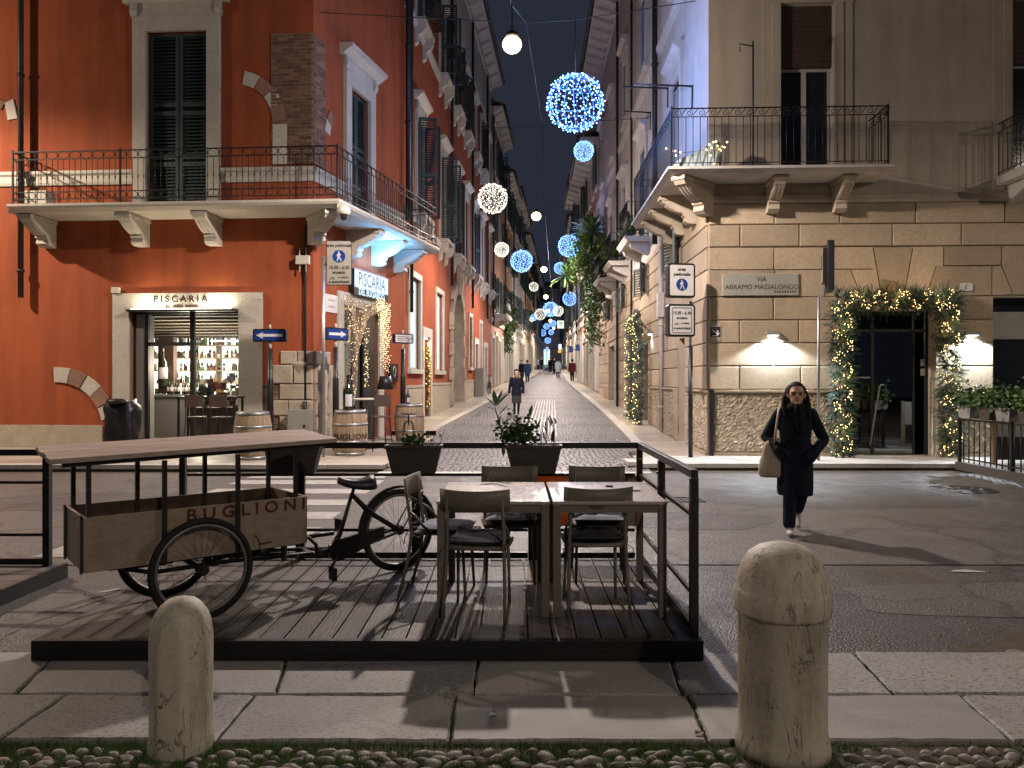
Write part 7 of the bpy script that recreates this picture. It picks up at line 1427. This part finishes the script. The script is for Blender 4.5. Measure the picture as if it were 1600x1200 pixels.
# ------------------------------------------------------------------ garlands
def fir_twig(mb, p, d, L):
    p, d = Vector(p), Vector(d).normalized(); s = d.orthogonal().normalized(); u = d.cross(s)
    for k in range(9):
        t = .15+.85*k/9; o = p+d*L*t
        for j in range(3):
            a = 2.1*j+k*.9; nd = (d*.75+(s*math.cos(a)+u*math.sin(a))*.85).normalized(); l = .055*(1.15-t*.5); w_ = nd.cross(d).normalized()*.0058; mb.add([o-w_, o+w_, o+nd*l], [(0,1,2)])
    mb.add([p-s*.003, p+s*.003, p+d*L], [(0,1,2)])
def garland(name, label, paths, fr, rad_, n, nl, lm='led_warm', cat='garland', dens=.05, bulb=.013):
    t = thing(name, label, cat, paths[0][0]); f1, f2, li, wi = MB(), MB(), MB(), MB(); segs = []
    for P in paths:
        for a, b in zip(P, P[1:]): segs.append((Vector(a), Vector(b)))
    tot = sum((b-a).length for a, b in segs); nn = Vector(fr.n+(0,))
    for a, b in segs:
        d = (b-a).normalized(); s = d.cross(nn).normalized()
        for _ in range(int(n*(b-a).length/tot)):
            th = R.uniform(0, 2*PI); rr = rad_*math.sqrt(R.random()); off = s*math.cos(th)*rr+nn*abs(math.sin(th))*rr*.8; g = (off.normalized()*.8+Vector((R.gauss(0,.4),R.gauss(0,.4),R.gauss(-.25,.5)))+nn*.3)
            fir_twig(f1 if R.random() < .6 else f2, a.lerp(b, R.random())+off*.8, g, R.uniform(.14,.30))
        m_ = int(nl*(b-a).length/tot); ph = R.uniform(0,6); last = None
        for i in range(m_):
            k = i/m_; w_ = math.sin(ph+k*(b-a).length*13)*.85+R.gauss(0,.12); o = a.lerp(b, min(1, max(0, k+.02*math.cos(i*.8))))+s*w_*rad_+nn*(rad_*.9*math.sqrt(max(0,1-min(1,w_*w_)))+.03); r = bulb
            li.add([o+Vector(q)*r for q in ((1,0,0),(-1,0,0),(0,1,0),(0,-1,0),(0,0,1),(0,0,-1))], [(0,2,4),(2,1,4),(1,3,4),(3,0,4),(2,0,5),(1,2,5),(3,1,5),(0,3,5)])
            if last: wi.tube([last, o], .002, 3)
            last = o
    f1.build('fir_branches', M['fir'], t, kind='stuff'); f2.build('fir_branches', M['fir2'], t, kind='stuff'); li.build('string_lights', M[lm], t, kind='stuff'); wi.build('light_wire', M['gutter'], t)
    for a, b in segs:
        k_ = max(1, round((b-a).length/.9))
        for i in range(k_): lamp('POINT', a.lerp(b, (i+.5)/k_)+nn*(rad_+.10)+Vector((0,0,.12 if abs((b-a).z) < .5 else 0)), 4.5, (1,.64,.27), t, .12)
    return t
gx0, gx1 = (rx(1293)+rx(1326))/2, (rx(1456)+rx(1496))/2; gt = RF.hit(1390, 470, .2)[1]
garland('door_garland', 'fir garland with warm fairy lights framing the dark glass door', [[RF.P(gx0,.14,.12), RF.P(gx0+.02,gt,.12)], [RF.P(gx0-.1,gt,.12), RF.P(gx1+.12,gt+.02,.12)], [RF.P(gx1-.02,gt,.12), RF.P(gx1+.06,.16,.12)]], RF, .205, 2000, 600, bulb=.0095)
sg0, sg1 = YA(25.6), YA(23.6)
garland('side_garland', 'narrow fir garland with warm lights round the side doorway on the right', [[RS.P(sg1,.25,.2), RS.P(sg1,3.35,.2)], [RS.P(sg0,3.35,.2), RS.P(sg0,.3,.2)], [RS.P(sg1,3.35,.2), RS.P(sg0,3.35,.2)]], RS, .34, 1500, 170, bulb=.014)
for y in (23.1, 26.3):
    p = RS.P(YA(y), 2.95, .12); t = thing('wall_lamp', {23.1:'white wall lamp on the side wall near the narrow garland',26.3:'white wall lamp behind the narrow side garland'}[y], 'lamp', p); m = MB(); m.fbox(RS, YA(y)-.1, YA(y)+.1, 2.96, 3.05, .03, .15); m.build('housing', M['greybox'], t); m = MB(); m.fbox(RS, YA(y)-.08, YA(y)+.08, 2.945, 2.955, .05, .14); m.build('diffuser', M['strip_cool'], t); lamp('SPOT', RS.P(YA(y), 2.93, .12), 40, (.8,.9,1), t, .03, 145, .5)
# net of lights over the side door
t = thing('light_net', 'draped fishing net full of warm tiny lights over the side door', 'light net', FS.P(door[0], 3.4, .12)); net, li = MB(), MB()
def netpt(u, v):   # u across the door, v down
    a = door[0]-.32+u*2.3; drop = 2.55*(1-u)**1.7+.16; z = 3.62-.10*math.sin(u*PI)-v*drop; return FS.P(a+.25*(v*(1-u))**1.5*math.sin(3*u+1), z, .20+.16*math.sin(v*2.6+u*4)*(.4+v)+.05*math.sin(u*22))
nu, nv = 54, 46
for i in range(nu+1): net.tube([netpt(i/nu, j/nv) for j in range(nv+1)], .0065, 3)
for j in range(nv+1): net.tube([netpt(i/nu, j/nv) for i in range(nu+1)], .0065, 3)
for _ in range(620):
    o = netpt(R.random()**1.3, R.random()); r = R.uniform(.006,.010); li.add([o+Vector(q)*r for q in ((1,0,0),(-1,0,0),(0,1,0),(0,-1,0),(0,0,1),(0,0,-1))], [(0,2,4),(2,1,4),(1,3,4),(3,0,4),(2,0,5),(1,2,5),(3,1,5),(0,3,5)])
net.build('net', M['netcord'], t); li.build('tiny_lights', M['net_led'], t, kind='stuff'); lamp('POINT', FS.P(door[0]+.4, 3.0, .5), 7, (1,.72,.42), t, .3)
t = thing('light_cascade', 'thick cascade of warm fairy lights down the right side of the netted door', 'string lights', FS.P(door[1], 3.3, .2)); li, wi = MB(), MB()
for k in range(38):
    a0 = door[1]-.55+R.random()*.75; L = R.uniform(.3, 1.9) if a0 > door[1]-.25 else R.uniform(.15,.4); z = 3.62+R.uniform(-.1,.12); pp = []
    for i in range(int(L/.055)): o = FS.P(a0+R.gauss(0,.03)+.05*math.sin(i*.5), z-i*.055, .14+R.uniform(0,.14)); pp.append(o); r = .010; li.add([o+Vector(q)*r for q in ((1,0,0),(-1,0,0),(0,1,0),(0,-1,0),(0,0,1),(0,0,-1))], [(0,2,4),(2,1,4),(1,3,4),(3,0,4),(2,0,5),(1,2,5),(3,1,5),(0,3,5)])
    if len(pp) > 1: wi.tube(pp, .003, 3)
li.build('tiny_lights', M['net_led'], t, kind='stuff'); wi.build('light_wire', M['stem'], t); lamp('POINT', FS.P(door[1], 2.9, .6), 8, (1,.70,.38), t, .3)
t = thing('light_strand', 'short hanging strand of warm lights inside the netted side door', 'string lights', FS.P(mid, 2.6, -.1)); li = MB()
for k in range(70): o = FS.P(mid+.05+R.gauss(0,.06), 2.95-1.5*R.random(), .05+R.gauss(0,.03)); r = .009; li.add([o+Vector(q)*r for q in ((1,0,0),(-1,0,0),(0,1,0),(0,-1,0),(0,0,1),(0,0,-1))], [(0,2,4),(2,1,4),(1,3,4),(3,0,4),(2,0,5),(1,2,5),(3,1,5),(0,3,5)])
li.build('tiny_lights', M['net_led'], t, kind='stuff'); m = MB(); m.tube([FS.P(mid+.05,3.3,.05), FS.P(mid+.05,1.45,.05)], .003, 3); m.build('light_wire', M['stem'], t)
# ------------------------------------------------------------------ fenced terrace at the right edge
FX = 8.16; ft = thing('terrace_fence', 'low black bar fence on a wooden kerb at the right edge', 'fence', (FX, 13.2, 0)); m = MB(); m.box(FX-.06, FX+.06, 11.2, 14.4, .0, .14); m.build('kerb_board', M['planter'], ft)
for y in (14.35, 12.85, 11.3): m = MB(); m.box(FX-.025, FX+.025, y-.025, y+.025, .14, .98); m.build('post', M['iron'], ft)
m = MB(); m.box(FX-.015, FX+.015, 11.2, 14.35, .90, .93); m.box(FX-.015, FX+.015, 11.2, 14.35, .20, .225)
m.build('rail', M['iron'], ft)
y = 14.22
while y > 11.3: m = MB(); m.tube([(FX,y,.15),(FX,y,.92)], .011, 5); m.build('bar', M['iron'], ft); y -= .16
m = MB(); m.box(FX+.1, 13, 11.2, 14.35, .02, .12); tag(m.build('terrace_floor', M['greyplanter']), kind='structure')
for i, (y, w_, mt) in enumerate(((14.05,.42,'greyplanter'),(13.45,.36,'planter'),(12.95,.42,'greyplanter'),(12.35,.42,'planter'),(11.8,.42,'greyplanter'))):
    lab = ['tapered grey planter at the far end of the terrace fence', 'dark planter between two grey ones on the fence', 'grey block planter second along the fence', 'brown planter on the terrace fence near the frame edge', 'grey planter nearest the viewer on the terrace fence'][i]
    planter(FX+.02, y, .95, 1.17, .26, .22, w_, w_-.1, lab, mt, 'fence_planter', 'planters on the terrace fence'); bp = thing('box_shrub', ['sparse shrub in the farthest fence planter', 'dark shrub in the dark fence planter', 'bushy green shrub in the grey fence planter', 'olive shrub in the brown fence planter', 'shrub in the nearest fence planter'][i], 'plant', (FX, y, 1.13), 'shrubs on the terrace fence'); mb = MB(); leaves(mb, [(FX+R.gauss(0,.10), y+R.gauss(0,.17), 1.15+abs(R.gauss(0,.17))) for _ in range(420)], .075, -.1); mb.build('foliage', M[['leaf2','leaf2','ivy','palm','leaf2'][i]], bp); mb = MB()
    for _ in range(12): mb.tube([(FX+R.gauss(0,.03), y+R.gauss(0,.06), 1.11), (FX+R.gauss(0,.1), y+R.gauss(0,.15), 1.4)], .004, 3)
    mb.build('twigs', M['stem'], bp)
t = thing('menu_stand', 'wooden panel stand behind the terrace fence', 'stand', (8.9,14.0,.12)); m = MB(); m.box(8.62,8.70,14.1,14.16,.12,1.15); m.build('post', M['barrel'], t); m = MB(); m.box(8.701,10.6,14.1,14.14,.62,1.13); m.build('board', M['oldsign'], t); m = MB(); m.box(8.701,10.6,14.09,14.15,.2,.615); m.build('base_panel', M['gutter'], t)
t = thing('parked_bicycle', 'bicycle leaning at the wall beyond the arched stone doorway', 'bicycle', F2.P(f2a(41.5), gz(41.5)+.1, .5))
_tri = tri; tri = t
yb = 41.0; zb = gz(yb)+.1
for yy in (40.5, 41.55): p = F2.P(f2a(yy), zb+.33, .55); wheel(p, F2.n+(0,), .33)
m = MB(); a, b = F2.P(f2a(40.5), zb+.33, .55), F2.P(f2a(41.55), zb+.33, .55); c1, c2, c3 = F2.P(f2a(41.0), zb+.3, .55), F2.P(f2a(41.15), zb+.85, .55), F2.P(f2a(40.62), zb+.85, .55)
for q in ((a,c3),(c3,c1),(c1,c2),(c3,c2),(c1,b),(c2,b)): m.tube(q, .02, 6)
m.tube([c3, c3+Vector((0,0,.15)), c3+Vector((.22,.03,.18))], .014, 5); m.tube([c3+Vector((0,0,.15)), c3+Vector((-.22,-.03,.18))], .014, 5); m.ell(c2+Vector((0,0,.08)), (.07,.12,.04), 8, 5); m.build('frame', M['blackpaint'], t); tri = _tri
t = thing('street_cabinet', 'grey street cabinet against the wall beside the bicycle', 'cabinet', F2.P(f2a(39.9), gz(39)+.1, .3)); m = MB(); m.fbox(F2, f2a(38.7), f2a(40.0), gz(39)+.1, gz(39)+1.45, .06, .5); m.build('box', M['greybox'], t); m = MB(); m.fbox(F2, f2a(38.75), f2a(39.95), gz(39)+1.45, gz(39)+1.5, .04, .52); m.build('lid', M['greybox'], t)
# ------------------------------------------------------------------ people
def fuse(mb, name, mat, parent, vox, it=4):
    o = mb.build(name, mat, parent); r = o.modifiers.new('Remesh', 'REMESH'); r.mode = 'VOXEL'; r.voxel_size = vox; r.use_smooth_shade = True
    s = o.modifiers.new('Smooth', 'SMOOTH'); s.factor = .5; s.iterations = it; return o
def loft(mb, rings, n=18):
    vs = []
    for cx_, cy, z, rx_, ry_ in rings:
        for k in range(n): a = 2*PI*k/n; vs.append((cx_+rx_*math.cos(a), cy+ry_*math.sin(a), z))
    m = len(rings); return mb.add(vs, [(i*n+k,i*n+(k+1)%n,(i+1)*n+(k+1)%n,(i+1)*n+k) for i in range(m-1) for k in range(n)]+[tuple(range(n))[::-1], tuple(range((m-1)*n,m*n))], True)
def hand(mb, w_, d, s=1, side=1):
    w_, d = Vector(w_), Vector(d).normalized(); x = d.cross(Vector((0,1,0))); x = x.normalized() if x.length > .1 else Vector((1,0,0)); mb.cap(w_, w_+d*.07*s, .024*s, .03*s, 8)
    for k in range(4): b = w_+d*.085*s+x*(k-1.5)*.017*s; L = (.06,.07,.066,.05)[k]*s; mb.cap(b, b+d*L*.55, .0095*s, .009*s, 6); mb.cap(b+d*L*.55, b+d*L*.95+Vector((0,-.012*s,-.004)), .009*s, .007*s, 6)
    b = w_+d*.03*s+x*side*.028*s; mb.cap(b, b+(d*.6+x*side*.55).normalized()*.055*s, .011*s, .009*s, 6)
def person(label, loc, H, rz, kit, fine=True, bag=None):
    """figure facing -y; joints given as fractions of the height H"""
    t = thing('person', label, 'person', (0,0,0)); J = {k: Vector(v)*H for k, v in kit['j'].items()}; vx = .011*H/1.6 if fine else .022
    S_ = lambda *a: tuple(x*H for x in a)
    hd = J['head']; b = MB(); hs = H*.063*kit.get('hs', 1); b.ell(hd+Vector((0,.005,.012))*H, (hs*.86,hs*1.02,hs*1.12), 16, 12); b.ell(hd+Vector((0,-.012,-.030))*H, (hs*.66,hs*.74,hs*.82), 14, 10)
    if fine: b.cap(hd+Vector((0,-.058,.012))*H, hd+Vector((0,-.072,-.014))*H, .007*H, .010*H, 6); [b.ell(hd+Vector((s*.055,.006,-.006))*H, (.008*H,.014*H,.02*H), 8, 6) for s in (-1,1)]; b.ell(hd+Vector((0,-.052,-.052))*H, (.018*H,.016*H,.014*H), 8, 6); b.cap(hd+Vector((-.03,-.052,.02))*H, hd+Vector((.03,-.052,.02))*H, .010*H, .010*H, 6)
    b.cap(J['neck'], hd+Vector((0,.004,-.03))*H, .030*H, .030*H, 10); b.cap(J['chest'], J['neck'], .065*H, .034*H, 10); b.cap(J['pelvis'], J['chest'], .07*H, .07*H, 10)
    for s in 'lr':
        b.cap(J['sho_'+s], J['elb_'+s], .026*H, .021*H, 8); b.cap(J['elb_'+s], J['wri_'+s], .020*H, .015*H, 8); b.cap(J['chest'], J['sho_'+s], .03*H, .028*H, 8); hand(b, J['wri_'+s], J['hnd_'+s]-J['wri_'+s], H/1.7, 1 if s == 'l' else -1)
        b.cap(J['hip_'+s], J['kne_'+s], .045*H, .030*H, 8); b.cap(J['kne_'+s], J['ank_'+s], .029*H, .020*H, 8)
    body = fuse(b, 'body', M['skin'], t, vx*.75 if fine else vx, 2)
    if fine:
        for s in (-1, 1): e = MB(); e.ell(hd+Vector((s*.023,-.0565,.004))*H, (.0095*H,.006*H,.0052*H), 10, 6); e.build('eye', M['ink'], t); e = MB(); e.cap(hd+Vector((s*.012,-.0615,.0155))*H, hd+Vector((s*.036,-.056,.017))*H, .0028*H, .002*H, 6); e.build('eyebrow', M['hair'], t)
        e = MB(); e.ell(hd+Vector((0,-.0665,-.034))*H, (.0135*H,.005*H,.0045*H), 10, 6); e.build('mouth', M['lips'], t)
    # hair
    h_ = MB(); h_.ell(hd+Vector((0,.012,.022))*H, (hs*1.0,hs*1.08,hs*1.12), 14, 10); cut = len(h_.v)
    for f in kit.get('hair', ()): h_.cap(Vector(f[0])*H, Vector(f[1])*H, f[2]*H, f[3]*H, 8)
    for i in range(cut):      # open the hair over the face
        v = Vector(h_.v[i])-hd
        if v.y < -.028*H and v.z < kit.get('fringe', .042)*H: h_.v[i] = tuple(hd+Vector((v.x*.86, max(v.y, -.028*H), v.z)))
    fuse(h_, 'hair', M[kit.get('hairmat','hair')], t, vx*.8, 2)
    # clothes
    for nm, m, rings, caps in kit['clothes']:
        c = MB()
        if rings: loft(c, [S_(*r) for r in rings])
        for a, d, r1, r2 in caps: c.cap((J[a] if isinstance(a, str) else Vector(a)*H), (J[d] if isinstance(d, str) else Vector(d)*H), r1*H, r2*H, 10)
        fuse(c, nm, M[m], t, vx, 3)
    for s in 'lr':
        f = MB(); a = J['ank_'+s]; d = Vector(kit.get('foot_'+s, (0,-1,0))).normalized(); u = Vector((0,0,1)); up = (u-d*u.dot(d)).normalized(); o = a-up*.030*H+d*.012*H; f.cap(o-d*.035*H, o+d*.075*H, .024*H, .019*H, 10); f.cap(o+d*.02*H, o+d*.085*H, .023*H, .017*H, 10); f.cap(a+Vector((0,0,.004))*H, o+up*.004*H, .024*H, .026*H, 8)
        fuse(f, 'shoe', M[kit.get('shoe','shoe')], t, .011 if fine else .02, 2)
    if bag: bag(t, J, H)
    turn(t, loc, rz); return t
STAND = dict(pelvis=(0,0,.53), chest=(0,0,.74), neck=(0,.004,.845), head=(0,-.004,.93), sho_r=(-.105,0,.805), sho_l=(.105,0,.805), elb_r=(-.135,.015,.63), elb_l=(.135,.015,.63), wri_r=(-.145,-.02,.49), wri_l=(.145,-.02,.49), hnd_r=(-.147,-.03,.43), hnd_l=(.147,-.03,.43), hip_r=(-.05,0,.52), hip_l=(.05,0,.52), kne_r=(-.052,-.01,.285), kne_l=(.052,-.01,.285), ank_r=(-.05,.01,.052), ank_l=(.05,.01,.052))
# woman walking with a tote bag, hands in her coat pockets
Hw = 1.60
j = dict(STAND, head=(.004,-.022,.925), neck=(0,-.004,.845), sho_r=(-.100,0,.800), sho_l=(.100,0,.800), elb_r=(-.182,.045,.640), elb_l=(.186,.045,.625), wri_r=(-.108,-.055,.560), wri_l=(.112,-.055,.545), hnd_r=(-.075,-.065,.53), hnd_l=(.08,-.065,.515), kne_r=(-.040,-.055,.285), ank_r=(-.045,-.075,.052), kne_l=(.042,-.03,.28), ank_l=(.030,.15,.120))
def tote(t, J, H):
    m = MB(); c = Vector((-.150,-.01,0))*H; rr = [(.0,.395,.045,.022),(.0,.392,.070,.034),(-.004,.41,.082,.046),(-.002,.48,.080,.044),(.004,.55,.072,.036),(.012,.61,.060,.026),(.022,.655,.040,.014)]
    loft(m, [(c.x+o*H, c.y+.0*H, z*H-.02*H, a*H, b*H) for o, z, a, b in rr], 16); m.v = [(x+.006*math.sin(z*40+y*30), y+.006*math.sin(x*45), z) for x, y, z in m.v]; bg_ = m.build('tote_bag', M['canvas'], t)
    m = MB()
    for dy in (-.075, .055): m.tube([Vector((-.135,dy*.6,.60))*H, Vector((-.128,dy,.70))*H, Vector((-.115,dy*.9,.79))*H, Vector((-.106,dy*.3-.01,.838))*H], .008*H, 5)
    m.build('strap', M['canvas'], bg_)
person('woman in long dark coat with tote bag walking across the crossing on the right', (3.03,8.42,0), Hw, -.24, dict(j=j, hs=.97, fringe=.052,
    hair=(((-.030,.01,.965),(-.060,.005,.90),.030,.028),((.038,.01,.965),(.066,.005,.90),.030,.028),((-.060,.005,.90),(-.070,-.012,.84),.028,.024),((.066,.005,.90),(.078,-.01,.83),.028,.024),((-.070,-.012,.84),(-.066,-.05,.78),.024,.014),((.078,-.01,.83),(.082,-.045,.77),.024,.014),((0,.03,.94),(0,.05,.83),.055,.055)),
    clothes=(('coat','navy',[(0,.015,.255,.115,.105),(0,.012,.30,.118,.106),(0,.006,.40,.116,.098),(0,0,.52,.110,.088),(0,0,.62,.100,.078),(0,0,.72,.106,.080),(0,0,.78,.104,.072),(0,.004,.825,.066,.058),(0,.004,.845,.05,.05)],[('sho_r','elb_r',.041,.037),('elb_r','wri_r',.036,.033),('wri_r','hnd_r',.038,.044),('hnd_r',(-.05,-.06,.50),.042,.035),('sho_l','elb_l',.041,.037),('elb_l','wri_l',.036,.033),('wri_l','hnd_l',.038,.044),('hnd_l',(.055,-.06,.49),.042,.035)]),
             ('scarf','blackcloth',[(0,-.006,.815,.070,.064),(0,-.008,.835,.074,.070),(0,-.008,.86,.064,.064),(0,-.006,.878,.05,.05)],[((.01,-.07,.84),(.02,-.088,.70),.026,.030)]),
             ('trousers','jeans',None,[('hip_r','kne_r',.055,.046),('kne_r',(-.045,-.068,.075),.045,.043),('hip_l','kne_l',.055,.044),('kne_l',(.031,.128,.145),.043,.038)])),
    foot_r=(.0,-1,.0), foot_l=(0,-.72,-.68), shoe='shoe'), True, tote)
# woman coming down the street
YW = 29.0; xw = at(807, 640, YW).x; Hs = 1.62
person('woman in dark jacket and grey skirt walking down the middle of the street', (xw,YW,gz(YW)+.008), Hs, -.05, dict(j=dict(STAND, kne_r=(-.045,-.03,.285), ank_r=(-.040,-.02,.052), ank_l=(.042,.03,.056), elb_r=(-.15,.02,.63), elb_l=(.15,.02,.63), wri_r=(-.165,-.01,.49), wri_l=(.155,-.01,.49), hnd_r=(-.168,-.02,.43), hnd_l=(.157,-.02,.43)), hs=1.05, fringe=.026, hair=(((-.03,.02,.95),(-.048,.012,.90),.022,.02),((.03,.02,.95),(.048,.012,.90),.022,.02)),
    clothes=(('jacket','navy',[(0,0,.42,.118,.088),(0,0,.50,.116,.086),(0,0,.60,.104,.078),(0,0,.72,.112,.08),(0,0,.79,.104,.07),(0,0,.83,.055,.05)],[('sho_r','elb_r',.044,.038),('elb_r','wri_r',.037,.031),('sho_l','elb_l',.044,.038),('elb_l','wri_l',.037,.031)]), ('skirt','skirt',[(0,0,.25,.112,.085),(0,0,.33,.110,.084),(0,0,.43,.104,.08)],[]),
             ('scarf','tan',[(0,-.006,.82,.062,.056),(0,-.008,.845,.062,.058),(0,-.006,.872,.048,.048)],[]), ('tights','tights',None,[('hip_r','kne_r',.046,.033),('kne_r','ank_r',.033,.024),('hip_l','kne_l',.046,.033),('kne_l','ank_l',.033,.024)])), shoe='blackcloth'), True)
def stroller(label, px, Y, H, coat, legs, rz, hairm='hair', long_=False):
    z0 = .30 if long_ else .44; p = at(px, 580, Y)
    person(label, (p.x,Y,gz(Y)+.008), H, rz, dict(j=dict(STAND, kne_r=(-.05,-.04,.285), ank_r=(-.048,-.05,.052), ank_l=(.048,.07,.06)), hairmat=hairm, hair=(), clothes=(('coat',coat,[(0,0,z0,.118,.09),(0,0,.60,.112,.084),(0,0,.74,.116,.084),(0,0,.80,.10,.07),(0,0,.85,.04,.04)],[('sho_r','elb_r',.046,.04),('elb_r','wri_r',.039,.034),('sho_l','elb_l',.046,.04),('elb_l','wri_l',.039,.034)]), ('trousers',legs,None,[('hip_r','kne_r',.056,.044),('kne_r','ank_r',.043,.036),('hip_l','kne_l',.056,.044),('kne_l','ank_l',.043,.036)])), shoe='blackcloth'), False)
stroller('person in blue coat standing near the blue lit shopfront far up the street', 824, 61, 1.72, 'denim', 'jeans', PI, long_=True)
stroller('person in maroon jacket walking away on the right pavement', 894, 62, 1.78, 'maroon', 'blackcloth', PI); stroller('person in beige jacket beside the maroon one on the right', 905.5, 60, 1.66, 'beige', 'skirt', PI-.3)
stroller('person in ice blue coat walking away mid street', 872, 72, 1.75, 'ice', 'jeans', PI, long_=True); stroller('person in black in the distance under the blue balls', 860, 92, 1.75, 'blackcloth', 'blackcloth', 0); stroller('person in dark coat next to the distant black figure', 866, 88, 1.72, 'navy', 'blackcloth', .3)
stroller('person in black far away left of the street centre', 846, 104, 1.72, 'blackcloth', 'jeans', 0); stroller('person in pale jacket far away left of the street', 841, 106, 1.65, 'ice', 'blackcloth', .2); stroller('person in dark coat half hidden by the wall past the blue shopfront', 815.5, 63, 1.68, 'blackcloth', 'jeans', .4)
